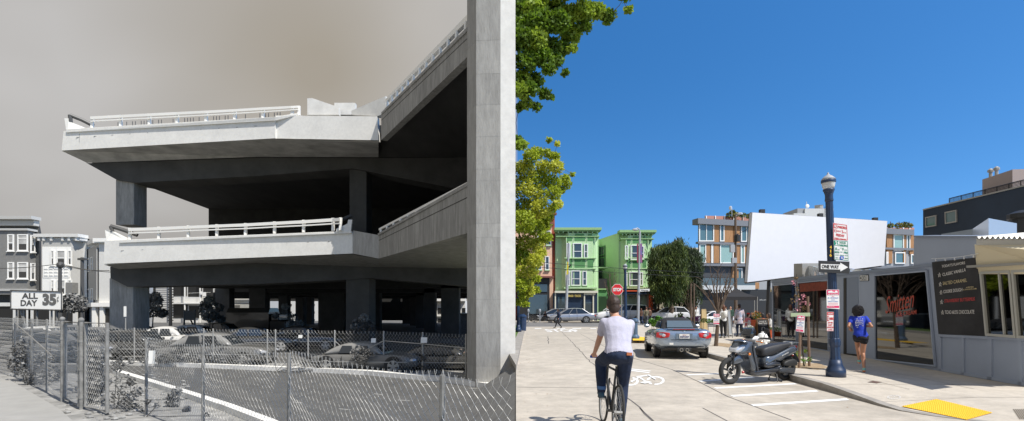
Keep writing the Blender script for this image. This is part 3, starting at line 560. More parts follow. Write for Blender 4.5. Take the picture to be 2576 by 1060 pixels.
    for x_ in wx:
        for s in (1, -1):
            mb = MB(); mb.lathe([(wr*1.14, -.02), (wr*1.14, .02)], (0, 0, 0), 20); rot = Matrix.Rotation(pi/2, 3, 'X'); mb.v = [rot @ v+V((x_, s*(W_-.022), wr*1.02)) for v in mb.v]
            part('wheel_arch', mb, m_black, t, world=False); wheel(t, x_, s*(W_+.0), wr, rim=rimm, spokes=hub, white=whitewall)
    xf = st[-1][0]; xr = st[0][0]; zf = lights or (belt*.72)
    for s in (1, -1):
        mb = MB(); mb.ball((xf-.14, s*W_*.72, zf), (.14, W_*.2, .075), 10); part('headlight', mb, m_lamp, t, world=False)
        mb = MB(); mb.ball((xr+.13, s*W_*.74, zf+.08), (.14, W_*.2, .09), 10); part('tail_light', mb, m_red if rear == 'red' else m_lpane, t, world=False)
    mb = MB(); mb.box(xf-.1, xf+.03, -W_*.45, W_*.45, zf-.12, zf-.02); part('grille', mb, m_black, t, world=False)
    mb = MB()
    for d in doors:
        for s in (1, -1): xx = b0+(b3-b0)*d; mb.box(xx-.008, xx+.008, s*W_-.01, s*W_+.006, .3, belt-.06)
    if doors: part('door_seam', mb, m_black, t, world=False)
    for s in (1, -1): mb = MB(); mb.ball((b3-.25, s*(W_+.04), belt+.06), (.07, .1, .07), 8); part('side_mirror', mb, paint, t, world=False)
    if trim: mb = MB(); [mb.box(xr+.3, xf-.3, s*W_-.01, s*W_+.012, belt*.62, belt*.62+.035) for s in (1, -1)]; part('side_trim', mb, trim, t, world=False)
    return t
def old_car(label, px, pyb, z, rotz, paint, L=5.0, H=1.5, flip=1, group='cars in the fenced lot', pale_roof=None, loc=None):
    b = loc or P(px, pyb, z); k = L/5; h = H/1.5
    st = [(-2.5*k, .55, .42*h, .66*h), (-2.42*k, .8, .32*h, .8*h), (-1.9*k, .9, .26*h, .9*h), (-1.2*k, .92, .24*h, .96*h), (0, .93, .24*h, .95*h), (.9*k, .92, .24*h, .96*h), (1.6*k, .9, .26*h, .95*h), (2.2*k, .85, .3*h, .88*h), (2.44*k, .7, .36*h, .76*h), (2.5*k, .5, .42*h, .66*h)]
    return car('parked_car', label, b, rotz, st, (-1.7*k, -1.0*k, .45*k, 1.0*k), .94*h, 1.5*h, (-1.5*k, 1.55*k), .34, paint, group=group, doors=(.34, .62), roofpaint=pale_roof, rear='grey', rimm=m_galv, trim=m_galv, dome=True)
m_pd = mat('dark grey car paint', g3(.045), .25, coat=.6); m_pm = mat('mid grey car paint', g3(.13), .3, coat=.5); m_pw = mat('pale car paint', g3(.6), .3, coat=.5)
m_proof = mat('grey roof paint', g3(.22), .35, coat=.5)
old_car('large dark rounded sedan with grey roof parked behind the inner fence', 545, 922, 23.6, .06, m_pm, L=5.0, H=1.55, pale_roof=m_proof)
old_car('low dark two-tone sedan parked just left of the great pillar', 925, 936, 21.2, -.1, m_pm, L=4.5, H=1.25, pale_roof=m_proof)
old_car('black sedan in deep shade nearest the great pillar', 1118, 936, 21.8, -.06, m_pd, L=4.6, H=1.2)
for i, (px, z, rz, pt, L_, lab) in enumerate([(118, 31, .1, m_pw, 4.6, 'white-roofed sedan behind the far left end of the fence'), (190, 33, .3, m_pm, 4.6, 'grey sedan behind the open gate panel'), (80, 26.5, -.2, m_pd, 4.8, 'dark sedan low behind the left fence panels'),
                                           (255, 29, 0.1, m_pm, 4.8, 'grey sedan at the foot of the left column'), (352, 33, .25, m_pd, 4.6, 'dark sedan just right of the left column'), (492, 34, .2, m_pw, 4.8, 'white sedan under the deck behind the young tree'),
                                           (432, 30.5, .05, m_pw, 4.4, 'low pale car in front of the clapboard house'), (645, 30, .3, m_pd, 4.6, 'black sedan behind the big rounded sedan'), (762, 31, .2, m_pd, 4.6, 'black sedan left of the thick middle column'), (165, 24.5, .15, m_pm, 4.8, 'grey sedan close behind the gate leaf'), (340, 25.5, .05, m_pd, 5, 'long dark sedan left of the big rounded sedan'), (560, 40, 0, m_pm, 4.6, 'grey car far under the deck near the white porch house')]):
    z_ = z; old_car(lab, 0, 0, 0, rz, pt, L=L_, H=1.5, loc=V(((px-CX)/F*z_, z_, GL)))
t = thing('canvas_truck', 'dark covered truck standing between the deep columns', 'truck', V(((655-CX)/F*45, 45, GL)))
mb = MB(); mb.loft([[V((x_, y_, z_)) for y_, z_ in ((-1, .7), (1, .7), (1, 2.2), (.7, 2.6), (-.7, 2.6), (-1, 2.2))] for x_ in (-2.4, 1.2)]); part('canopy', mb, m_pd, t, world=False)
mb = MB(); mb.box(1.25, 2.6, -.95, .95, .5, 1.5); mb.box(1.3, 2.0, -.85, .85, 1.5, 2.1); part('cab', mb, m_pd, t, world=False, bev=.08)
for x_ in (-1.4, 1.9):
    for s in (1, -1): wheel(t, x_, s*1.02, .42)
# ---- chain link
def link_mesh(mb, a, b, h0, h1, cell, r, top_spike=.07, sag=0, wob=0):
    """diamond mesh of zigzag wires hung between the ground points a and b"""
    a = V(a); b = V(b); u = (b-a); Lh = u.length; u = u/Lh; n = V((-u.y, u.x, 0)); m = max(2, int((h1-h0)/cell)); step = cell/2
    nw = int(Lh/cell)
    for i in range(nw+1):
        s0 = i*cell; pts = []; ph = rnd.uniform(-1, 1)*wob; fl = 1 if i % 2 else -1
        for j in range(m*1+1):
            zz = h0+(h1-h0)*j/m; off = s0+(step if j % 2 else -step)*fl
            off = min(max(off, 0), Lh); k = off/Lh; sg = -sag*4*k*(1-k)*(j/m)+wob*sin(off*1.7+j*.2)*(j/m)
            pts.append(a+u*off+n*((r*1.2 if j % 2 else -r*1.2)+.03*sin(off*2+j*.5)*min(1, wob*20))+V((0, 0, zz+sg)))
        q = pts[-1]; pts.append(q+u*(step*.7*fl*(1 if m % 2 else -1))+V((0, 0, top_spike)))
        mb.path(pts, r, 3)
def fence(name, label, pts, h, hb, cell, r, postr, mw, mp, toprail=False, wob=0, sag=0, posts=True, mid=None, ph=None, knob=True):
    t = thing(name, label, 'fence', V(pts[0]))
    mb = MB()
    for i, (a, b) in enumerate(zip(pts, pts[1:])): link_mesh(mb, a, b, hb, h, cell, r, sag=sag, wob=wob)
    part('chain_link', mb, mw, t)
    if posts:
        for i, p in enumerate(pts): 
            if not knob and i in (0, len(pts)-1): continue
            mb = MB(); mb.tube(V(p)-V((0, 0, .05)), V(p)+V((0, 0, h+(.06 if knob else .0))), postr, n=8)
            if knob: mb.ball(V(p)+V((0, 0, h+.06)), postr*1.2, 8)
            part('post', mb, mp, t)
    if toprail: mb = MB(); mb.path([V(p)+V((0, 0, h)) for p in pts], postr*.7, 6); part('top_rail', mb, mp, t)
    if mid: mb = MB(); [mb.tube(a, b, postr*.6, n=6) for a, b in mid]; part('brace', mb, mp, t)
    return t
def L3(px, z): return V(((px-CX)/F*z, z, GL))
# near fence, from the gate to the seam
nf = [L3(273, 12.2), L3(368, 12.3), L3(511, 10.2), L3(727, 8.35), L3(1113, 5.65), V((-.04, 4.9, GL))]
fence('chain_link_fence', 'sagging rusty chain-link fence nearest the camera, along the lot road', nf, 1.78,   .02, .06, .0027, .032, m_wire, m_gpost, sag=.08, wob=.035, knob=False)
lf = [L3(157, 14), L3(118, 15.6), L3(80, 17.2), L3(37, 19), L3(-60, 22)]
fence('chain_link_fence', 'chain-link fence running back at the far left beside the pale sidewalk', lf, 2.1, .02, .07, .003, .032, m_wire, m_gpost, mid=[(L3(37, 19)+V((0, 0, 2.0)), L3(140, 14.6)+V((0, 0, 1.1)))])
cell = .11
k0 = [V((p.x+.1, p.y+.75, GL)) for p in k1]
inf = [k0[0]+V((-3, .3, 0)), k0[1], k0[2], V(((536-CX)/F*22.7, 22.7, GL)), k0[3], V(((693-CX)/F*21.7, 21.7, GL)), V(((775-CX)/F*21.5, 21.5, GL)), V(((842-CX)/F*21, 21, GL)), V(((965-CX)/F*20.4, 20.4, GL)), V(((1063-CX)/F*19.3, 19.3, GL)), V(((1172-CX)/F*17.9, 17.9, GL))]
fence('chain_link_fence', 'straight chain-link fence behind the white kerb in front of the parked sedans', inf, 1.55, .02, .085, .0037, .03, m_wire, m_galv, toprail=False,
      mid=[(inf[8]+V((0, 0, 1.25)), inf[9]+V((0, 0, 1.2))), (inf[9]+V((0, 0, 1.2)), inf[10]+V((0, 0, 1.15))), (inf[8]+V((0, 0, 1.25)), inf[8]+V((-1.35, .1, .55))), (inf[7]+V((0, 0, 1.2)), inf[7]+V((.9, -.1, .5)))])
t = thing('gate_leaf', 'chain-link gate leaf with pipe frame standing ajar beside the sidewalk', 'gate', L3(157, 14))
for a, b in ((L3(157, 13.95), L3(203, 12.9)), (L3(208, 12.85), L3(273, 12.15))):
    a = a+V((.08, 0, .08)); b = b+V((-.03, 0, .08)); z2 = V((0, 0, 2.08)); mb = MB(); mb.path([a, a+z2, b+z2, b], .04, 8, closed=True); part('gate_frame', mb, m_gpost, t)
    mb = MB(); link_mesh(mb, a, b, 0, 2.05, .065, .0029, top_spike=0); part('gate_mesh', mb, m_wire, t)
for p, lab in ((L3(157, 14), 'stout gate post at the left side of the gate leaf'), (L3(204.5, 12.87), 'pair of hinge pipes between the two gate leaves')):
    g_ = thing('gate_post', lab, 'post', p); mb = MB(); mb.tube(p-V((0, 0, .05)), p+V((0, 0, 2.2)), .045, n=10); mb.ball(p+V((0, 0, 2.23)), .065, 10)
    for k in (.3, 1.0, 1.7): mb.lathe([(.056, -.03), (.056, .03)], p+V((0, 0, k)), 10)
    part('pipe', mb, m_gpost, g_)
for (px, py, w, h, z, ls, lab) in [(381, 899, 16, 33, 12.0, 'NO\nDUMPING\nTHIS PROPERTY\nIS UNDER\nPATROL', 'tilted white notice wired to the near fence'), (755, 847, 10, 8, 21.4, '', 'small white tag on the fence left of the two-tone sedan'), (939, 857, 12, 11, 20.3, '', 'blank white tag left of the corner fence post'), (1066, 856, 16, 14, 19.1, '', 'square white tag right of the corner fence post')]:
    a = P(px-w/2, py+h/2, z); b = P(px+w/2, py+h/2, z); c = P(px+w/2+1, py-h/2, z); d = P(px-w/2+1, py-h/2, z); t = thing('fence_notice', lab, 'notice', a); mb = MB(); quad4(mb, a, b, c, d, .01); part('plate', mb, m_rail, t)
# ---- trees and shrubs of the lot
def small_tree(label, px, pyb, z, top, r, clumps, n=260, size=.14, group=None, m=m_lfoil, m2=m_lfoil2, name='young_tree', trunkr=.05, bark=m_lbark, cat='tree', fan=False, base=None):
    b = base or P(px, pyb, z); t = thing(name, label, cat, b, group=group); mb = MB(); fo = MB(); hub = None
    tp = P(clumps[0][0], clumps[0][1], z)
    mb.path([b, b.lerp(tp, .5)+V((.05, 0, 0)), tp], [trunkr, trunkr*.7, trunkr*.3], 6)
    mid = b.lerp(tp, .55)
    for i, (cx, cy, cr) in enumerate(clumps):
        c = P(cx, cy, z)+V((0, rnd.uniform(-.3, .3), 0)); rr = cr/F*z
        mb.path([mid, mid.lerp(c, .6)+V((0, 0, -.05)), c], [trunkr*.5, trunkr*.35, trunkr*.15], 5)
        leaves(fo, c, (rr, rr, rr*.85), int(n*(.5+cr/r*.6)), size, mi=0 if i % 3 else 1, fan=fan)
    part('trunk', mb, bark, t); part('crown', fo, [m, m2], t); return t
small_tree('young street tree in front of the trolley pole by the parking sign', 165, 835, 45, 745, 25, [(170, 748, 12), (150, 762, 13), (176, 764, 14), (196, 758, 16), (206, 776, 12), (158, 778, 10), (190, 778, 12)], size=.25)
small_tree('leafy young street tree before the clapboard house', 382, 840, 38, 745, 25, [(386, 745, 13), (360, 765, 15), (385, 765, 16), (400, 770, 14), (380, 785, 17), (402, 788, 13), (395, 755, 12)], size=.2)
small_tree('leafy young street tree in front of the back porches', 525, 840, 38, 745, 25, [(532, 755, 12), (515, 768, 14), (540, 775, 16), (520, 785, 17), (545, 795, 12), (555, 803, 10), (522, 800, 14)], size=.2)
small_tree('thin young tree before the lit gaps between the columns', 735, 842, 38, 760, 25, [(718, 772, 9), (712, 785, 8), (735, 800, 13), (755, 815, 12), (740, 818, 14), (765, 822, 8), (693, 794, 9)], size=.17, n=180)
small_tree('bushy young tree in front of the thick middle column', 905, 862, 30, 790, 25, [(918, 800, 12), (900, 812, 14), (925, 818, 15), (895, 822, 10), (910, 828, 16), (936, 826, 9)], size=.15)
def shrub(label, pts, z, n, size, m=m_lfoil, m2=m_lfoil2, name='shrub', group=None, base=None):
    b = P(pts[0][0], pts[0][1]+pts[0][2], z); b.z = GL; t = thing(name, label, 'shrub', b, group=group); fo = MB(); st = MB()
    for i, (cx, cy, cr) in enumerate(pts):
        c = P(cx, cy, z); rr = cr/F*z; leaves(fo, c, (rr, rr*.8, rr), n, size, mi=i % 2); st.path([b+V((rnd.uniform(-.1, .1), 0, 0)), c], [.015, .006], 4)
    part('stem', st, m_lbark, t); part('foliage', fo, [m, m2], t); return t
shrub('dark round shrub before the two-tone sedan', [(908, 905, 17), (893, 892, 14), (922, 890, 12), (905, 880, 10)], 20, 150, .09)
shrub('dense low hedge between the gate and the big rounded sedan', [(440, 893, 16), (470, 898, 15), (418, 900, 15), (500, 905, 13), (455, 880, 10), (395, 905, 12), (530, 908, 12), (560, 910, 10), (590, 910, 10), (620, 910, 12)], 22.3, 150, .1)
shrub('low shrub under the pillar end of the fence', [(1065, 900, 9), (1100, 940, 9), (1070, 925, 10), (1150, 955, 8)], 19, 110, .08)
shrub('scrubby weed growing by the near kerb', [(435, 998, 14), (445, 985, 12), (425, 1010, 12), (440, 1015, 13)], 13.2, 110, .07)
shrub('tangle of tall weeds behind the gate leaf', [(225, 930, 30), (250, 900, 25), (240, 960, 28), (210, 990, 22), (180, 880, 22), (260, 1000, 25), (215, 900, 22)], 15.5, 260, .1)
shrub('dry weeds along the left fence', [(60, 880, 26), (100, 910, 26), (130, 940, 22), (75, 920, 22), (45, 920, 22), (140, 970, 14)], 17.8, 240, .1)
shrub('weeds climbing the fence corner beyond the gate', [(295, 920, 16), (310, 960, 20), (300, 1000, 20), (330, 1000, 18), (345, 1030, 16)], 12.9, 130, .07)
shrub('broad pale weeds at the foot of the gate leaves', [(235, 985, 20), (255, 1010, 18), (215, 1010, 14), (262, 960, 16)], 13.6, 220, .09)
shrub('scruffy weeds between the near fence and the near kerb', [(330, 960, 12), (345, 985, 14), (320, 1015, 14), (362, 1040, 12), (470, 1030, 9), (500, 1050, 9)], 12.6, 120, .06)
shrub('ragged row of weeds along the foot of the inner fence', [(690+i*38, 905+i*3.2+rnd.uniform(-4, 4), rnd.uniform(5, 9)) for i in range(9)], 20.4, 70, .07)
shrub('low pale groundcover beyond the near kerb', [(300, 905, 9), (330, 908, 8), (360, 906, 9)], 22.5, 80, .08)
shrub('rough grassy weeds along the edge of the pale sidewalk', [(70, 958, 10), (95, 965, 10), (118, 985, 10), (60, 940, 12), (90, 945, 12), (120, 960, 12), (140, 1000, 9)], 17, 150, .06)
shrub('small weed at the bottom of the near fence', [(370, 1010, 8), (395, 1020, 8), (520, 1045, 8)], 12, 60, .05)
mb = MB()
for _ in range(900):
    px = rnd.uniform(20, 480); q = G(px, rnd.uniform(945, 1060)); s_ = rnd.uniform(.02, .09)
    if q.x < -9 and not (px < 165 and q.y < 17.5) and rnd.random() < .35: mb.ball(q+V((0, 0, s_*.3)), (s_, s_*.8, s_*.5), 5)
tag(part('rubble', mb, m_dirt), 'loose stones and clods on the bare verge by the gate', 'rubble', kind='stuff')
# ================================================================ RIGHT HALF: the street today
SW = .13                                                            # pavement height
c_ = lambda r, g, b: (r, g, b)
m_conc = mat('street concrete', c_(.49, .44, .365), .9, var=.12, vs=.4, bump=.2, bs=25, fine=(2.2, .3))
m_pave = mat('pavement concrete', c_(.51, .46, .385), .9, var=.1, vs=1.2, bump=.2, bs=25, fine=(6, .2))
m_curb = mat('kerb stone', c_(.3, .28, .25), .9, var=.2, vs=3)
m_tar = mat('cross street asphalt', c_(.17, .165, .16), .9, var=.12, vs=1)
m_paint = mat('white road paint', c_(.74, .74, .72), .7)
m_yel = mat('yellow tactile paving', c_(.85, .5, .03), .8, bump=.4, bs=60)
m_soil = mat('planting soil', c_(.34, .25, .15), .95, var=.3, vs=8, bump=.5)
kx = lambda z: 5.64+.0432*z
lx = lambda z: max(.002, -.35+.026*z)
g = MB(); g.box(.0, 140, 3, 17.3, -1.2, 0); g.box(-1.5, 140, 17.3, 47, -1.2, 0); struct('road', g, m_conc)
g = MB(); g.box(-1.5, 240, 47, 300, -1.2, -.001); struct('cross_street', g, m_tar)
g = MB(); g.box(-1.6, 240, 62.5, 110, -.001, .14); struct('sidewalk', g, m_pave)
# near-right pavement with a kerb that drops to a ramp at the corner
zs_ = [4, 5, 5.8, 6.4, 6.9, 7.3, 7.7, 8.1, 8.5, 9, 9.6, 10.3, 11.2, 13, 16, 20, 24, 24.6, 25.6, 30, 36, 42, 44, 46.9]
def kline(z):
    if z < 8.3: return kx(8.3)+min(6, .62*(8.3-z)**1.75)
    if z > 24.6: return kx(z)-.75+(0 if z < 42 else (z-42)*.25)
    if z > 24: return kx(z)-.75*(z-24)/.6
    return kx(z)
def kh(z): return SW*min(1, max(.03, (z-7.9)/2.2))
g = MB(); nx = 14; rows = []
for z in zs_:
    x0 = kline(z); r_ = []
    for i in range(nx):
        u = [0, .1, .35, .7, 1.1, 1.6, 2.2, 3, 4, 6, 9, 14, 25, 60][i]; r_.append(V((x0+u, z, kh(z)+(SW-kh(z))*min(1, u/1.6))))
    rows.append(r_)
g.v = [p for r_ in rows for p in r_]; g.f = [(j*nx+i, j*nx+i+1, (j+1)*nx+i+1, (j+1)*nx+i) for j in range(len(zs_)-1) for i in range(nx-1)]; g.m = [0]*len(g.f)
struct('sidewalk', g, m_pave)
g = MB()
for z0, z1 in zip(zs_, zs_[1:]): g.add([V((kline(z0)-.008, z0, -.02)), V((kline(z1)-.008, z1, -.02)), V((kline(z1)-.008, z1, kh(z1)+.003)), V((kline(z0)-.008, z0, kh(z0)+.003)), V((kline(z0)+.14, z0, kh(z0)+.003+(SW-kh(z0))*.06)), V((kline(z1)+.14, z1, kh(z1)+.003+(SW-kh(z1))*.06))], [(0, 1, 2, 3), (3, 2, 5, 4)])
struct('kerb', g, m_curb)
g = MB(); zz = [13.4, 17.3, 22, 30, 40, 46]
for z0, z1 in zip(zz, zz[1:]): g.ext([V((lx(z0)-.35 if z0 > 17 else .001, z0, 0)), V((lx(z0), z0, 0)), V((lx(z1), z1, 0)), V((lx(z1)-.35 if z1 > 17.2 else .001, z1, 0))], (0, 0, .15))
struct('kerb', g, m_curb)
g = MB(); g.box(-1.5, -.0, 17.4, 46, 0, .13); g.ext([V((0, 17.5, .0)), V((.1, 17.5, 0)), V((.7, 46, 0)), V((0, 46, 0))], (0, 0, .131)); struct('grass_verge', g, mat('grass verge', c_(.09, .16, .03), .95, var=.5, vs=14))
g = MB(); g.ext([V((.25, 28, .131)), V((lx(28)-.02, 28, .131)), V((lx(34)-.02, 34, .131)), V((.2, 34, .131))], (0, 0, .004)); struct('tactile_paving', g, m_yel)
def gp(px, py, h=0): z = (CH-h)*F/(py-HY); return V(((px-CX)/F*z, z, h))
def ph(x_, z_):
    z_ = max(4, min(46, z_)); u = x_-kline(z_); return -.0 if u < 0 else kh(z_)+(SW-kh(z_))*min(1, u/1.6)
def gpp(px, py):
    h = .1
    for _ in range(12): q_ = gp(px, py, h); h = .5*h+.5*ph(q_.x, q_.y)
    q_ = gp(px, py, h); return V((q_.x, q_.y, h))
def pquad(mb, pts, up): mb.add([gpp(x, y)+V((0, 0, up)) for x, y in pts], [tuple(range(len(pts)))])
def gquad(mb, pts, up, h=0): mb.add([gp(x, y, h)+V((0, 0, up)) for x, y in pts], [tuple(range(len(pts)))])
# tactile plate with its domes at the near corner
g = MB(); q = [gpp(2268, 1024), gpp(2432, 1058), gpp(2497, 1040), gpp(2356, 1006)]
def bil(a, b): return q[0].lerp(q[1], a).lerp(q[3].lerp(q[2], a), b)
for i in range(8):
    for j in range(8): g.add([bil(i/8, j/8)+V((0, 0, .012)), bil((i+1)/8, j/8)+V((0, 0, .012)), bil((i+1)/8, (j+1)/8)+V((0, 0, .012)), bil(i/8, (j+1)/8)+V((0, 0, .012))], [(0, 1, 2, 3)])
for i in range(30):
    for j in range(16): g.lathe([(.012, 0), (.006, .008)], bil((i+.5)/30, (j+.5)/16)+V((0, 0, .011)), 6)
struct('tactile_paving', g, m_yel)
g = MB(); gquad(g, [(1592, 857), (1634, 857.5), (1632, 850), (1592, 846)], .006, SW+.0); struct('tactile_paving', g, m_yel)
g = MB()
for x0, y0, x1, y1, w in [(1732, 944, 1824, 940, 2.2), (1764, 960, 1900, 950, 2.6), (1803, 977, 2006, 966, 3.2), (1845, 997, 2060, 984, 3.8), (1897, 1020.5, 2137, 1005, 4.4)]:
    gquad(g, [(x0, y0+w/2), (x1, y1+w/2), (x1-8, y1-w/2), (x0-9, y0-w/2)], .004)
for x0, x1 in [(1345, 1362), (1400, 1422), (1440, 1462), (1485, 1500)]: gquad(g, [(x0, 827.5), (x1, 827.5), (x1, 826), (x0, 826)], .004)
o_ = gp(1377, 835.5); text('STOP', V((o_.x, o_.y, .004)), gp(1465, 835.5)-o_, V((0, gp(1377, 829).y-o_.y, 0)), m_paint, None, name='t', off=0, thick=.001, bold=.02)
o2 = bpy.data.objects['t']; bpy.data.objects.remove(o2)
def roadtext():
    t = text('STOP', V((o_.x, o_.y, .004)), gp(1465, 835.5)-o_, V((0, gp(1377, 829).y-o_.y, 0)), m_paint, None, name='stop_marking', off=0, thick=.001, bold=.02); tag(t, kind='structure')
roadtext()
# worn bicycle symbol with chevrons
gquad(g, [(1580, 933), (1631, 939), (1637, 937.5), (1586, 931)], .004); gquad(g, [(1584, 929.5), (1634, 935), (1638, 933.5), (1590, 928)], .004)
def wheelmark(cx, cy, rx, ry, a0, a1):
    n = 16
    for k in range(n):
        if rnd.random() < .12: continue
        t0 = a0+(a1-a0)*k/n; t1 = a0+(a1-a0)*(k+1)/n
        gquad(g, [(cx+rx*cos(t0), cy+ry*sin(t0)), (cx+rx*cos(t1), cy+ry*sin(t1)), (cx+rx*.72*cos(t1), cy+ry*.72*sin(t1)), (cx+rx*.72*cos(t0), cy+ry*.72*sin(t0))], .004)
hh_ = .006; wheelmark(1585, 960, 22, 11, -2, 4); wheelmark(1649, 958, 23, 11, -3, 2.8)
for pts in ([(1605, 950), (1625, 963), (1629, 963), (1611, 949)], [(1600, 948), (1628, 944), (1629, 947), (1602, 951)], [(1585, 961), (1606, 950), (1610, 951), (1590, 963)], [(1609, 964), (1626, 960), (1640, 963), (1622, 967)], [(1628, 945), (1648, 957), (1651, 956), (1633, 944)]): hh_ += .002; gquad(g, pts, hh_)
struct('road_marking', g, m_paint)
g = MB()                                                            # joints and cracks
def crack(pts, w=.012, h=0, up=.003, jit=.0):
    ps = [gp(x, y, h) for x, y in pts]
    for a, b in zip(ps, ps[1:]):
        n = max(1, int((b-a).length/.5)) if jit else 1; pr = a
        for k in range(n):
            nx_ = a.lerp(b, (k+1)/n)+(V((rnd.uniform(-jit, jit), 0, 0)) if k < n-1 else V((0, 0, 0))); d = (nx_-pr).normalized(); s = V((-d.y, d.x, 0))*w; g.add([pr-s+V((0, 0, up)), nx_-s+V((0, 0, up)), nx_+s+V((0, 0, up)), pr+s+V((0, 0, up))], [(0, 1, 2, 3)]); pr = nx_
crack([(1414, 836), (1447, 870), (1470, 895), (1560, 985), (1590, 1010), (1642, 1060)], .014, jit=.04)
crack([(1459, 840), (1500, 862), (1560, 892), (1690, 930), (1760, 962), (1830, 998), (1990, 1057)], .012)
crack([(1378, 847), (1380, 865)], .02, jit=.03); crack([(1610, 1028), (1645, 1060)], .01); crack([(1768, 1027), (1830, 1060)], .01)
for y_ in (868, 905, 975): crack([(1312-(y_-868)*.1, y_), (1500+y_*.05, y_+1)], .008)
struct('road_joint', g, mat('joint tar', c_(.12, .11, .1), .9))
g = MB()
for z in (8.6, 10.1, 11.6, 13.1, 14.8, 16.6, 18.6, 21, 24, 28): g.add([V((kx(z)+.15, z-.006, SW+.004)), V((8.2+.15*z, z-.006, SW+.004)), V((8.2+.15*z, z+.008, SW+.004)), V((kx(z)+.15, z+.008, SW+.004))], [(0, 1, 2, 3)])
for f_ in (.33, .66): g.add([V((kx(9.5)+f_*3.6-.006, 9.5, SW+.004)), V((kx(9.5)+f_*3.6+.008, 9.5, SW+.004)), V((kx(30)+f_*6+.008, 30, SW+.004)), V((kx(30)+f_*6-.006, 30, SW+.004))], [(0, 1, 2, 3)])
struct('pavement_joint', g, mat('pavement joint', c_(.22, .2, .17), .9))
g = MB(); gquad(g, [(1985, 925), (2060, 931), (2085, 925), (2060, 915), (2000, 914)], .006, SW); gquad(g, [(1790, 869), (1850, 876), (1880, 870), (1810, 863)], .006, SW); struct('planting_bed', g, m_soil)
g = MB()
for _ in range(160):
    z = rnd.uniform(8, 40); x_ = lx(z)+rnd.expovariate(3); s = rnd.uniform(.02, .05); a = rnd.uniform(0, 6)
    if rnd.random() < .25: x_ = rnd.uniform(.5, 5.5)
    if x_ > .02: g.add([V((x_, z, .006)), V((x_+s*cos(a), z+s*sin(a), .012)), V((x_+s*cos(a+1), z+s*sin(a+1), .008))], [(0, 1, 2)])
tag(part('fallen_leaves', g, mat('dry leaves', c_(.25, .14, .05), .8)), 'dry fallen leaves and specks scattered along the left kerb', 'leaves', kind='stuff')
g = MB(); gquad(g, [(2182, 962.5), (2206, 965), (2219, 962), (2195, 959)], .006, SW); struct('utility_cover', g, mat('rusty cover', c_(.13, .08, .06), .7))
g = MB()
for k in range(8): pquad(g, [(2548+k*5, 1030), (2550.5+k*5, 1030), (2568+k*5, 1056), (2565+k*5, 1056)], .006)
struct('ramp_groove', g, mat('groove dark', c_(.2, .17, .13), .9))
g = MB(); 
def ringmark(cx, cy, rx, ry):
    for k in range(14):
        t0 = 2*pi*k/14; t1 = t0+.36; pquad(g, [(cx+rx*cos(t0), cy+ry*sin(t0)), (cx+rx*cos(t1), cy+ry*sin(t1)), (cx+rx*.8*cos(t1), cy+ry*.8*sin(t1)), (cx+rx*.8*cos(t0), cy+ry*.8*sin(t0))], .004)
ringmark(2249, 1000, 18, 5); ringmark(2243, 1001, 7, 2.4); ringmark(2256, 999, 7, 2.4); struct('pavement_stencil', g, mat('faded white stencil', c_(.62, .6, .57), .9))
# ---------------------------------------------------------------- green houses
Z = 66
def bx(mb, x0, x1, y0, y1, zf, dep, mi=0, Zr=None): z_ = Zr or Z; mb.box((x0-CX)/F*z_, (x1-CX)/F*z_, z_-zf, z_-zf+dep, P(0, y1, z_).z, P(0, y0, z_).z, mi)
mg = mat('pale green stucco', c_(.46, .66, .37), .85, var=.05); mgd = mat('dark green panel', c_(.09, .26, .09), .8); mgt = mat('green trim', c_(.27, .45, .2), .8); mgc = mat('cream shop trim', c_(.65, .63, .52), .8)
m_nvy = mat('navy shop paint', c_(.015, .03, .06), .4); m_wpan = mat('house window glass', c_(.05, .065, .07), .05, spec=.8); m_wframe = mat('white window frame', c_(.75, .76, .74), .6)
def gwin(t, x0, y0, x1, y1, z, hb=.45): window(t, P(x0, y1, z), P(x1, y1, z), P(x1, y0, z), P(x0, y0, z), m_wframe, m_wpan, fw=.11, proud=.1, bars=(('h', hb),), sill=mgt)
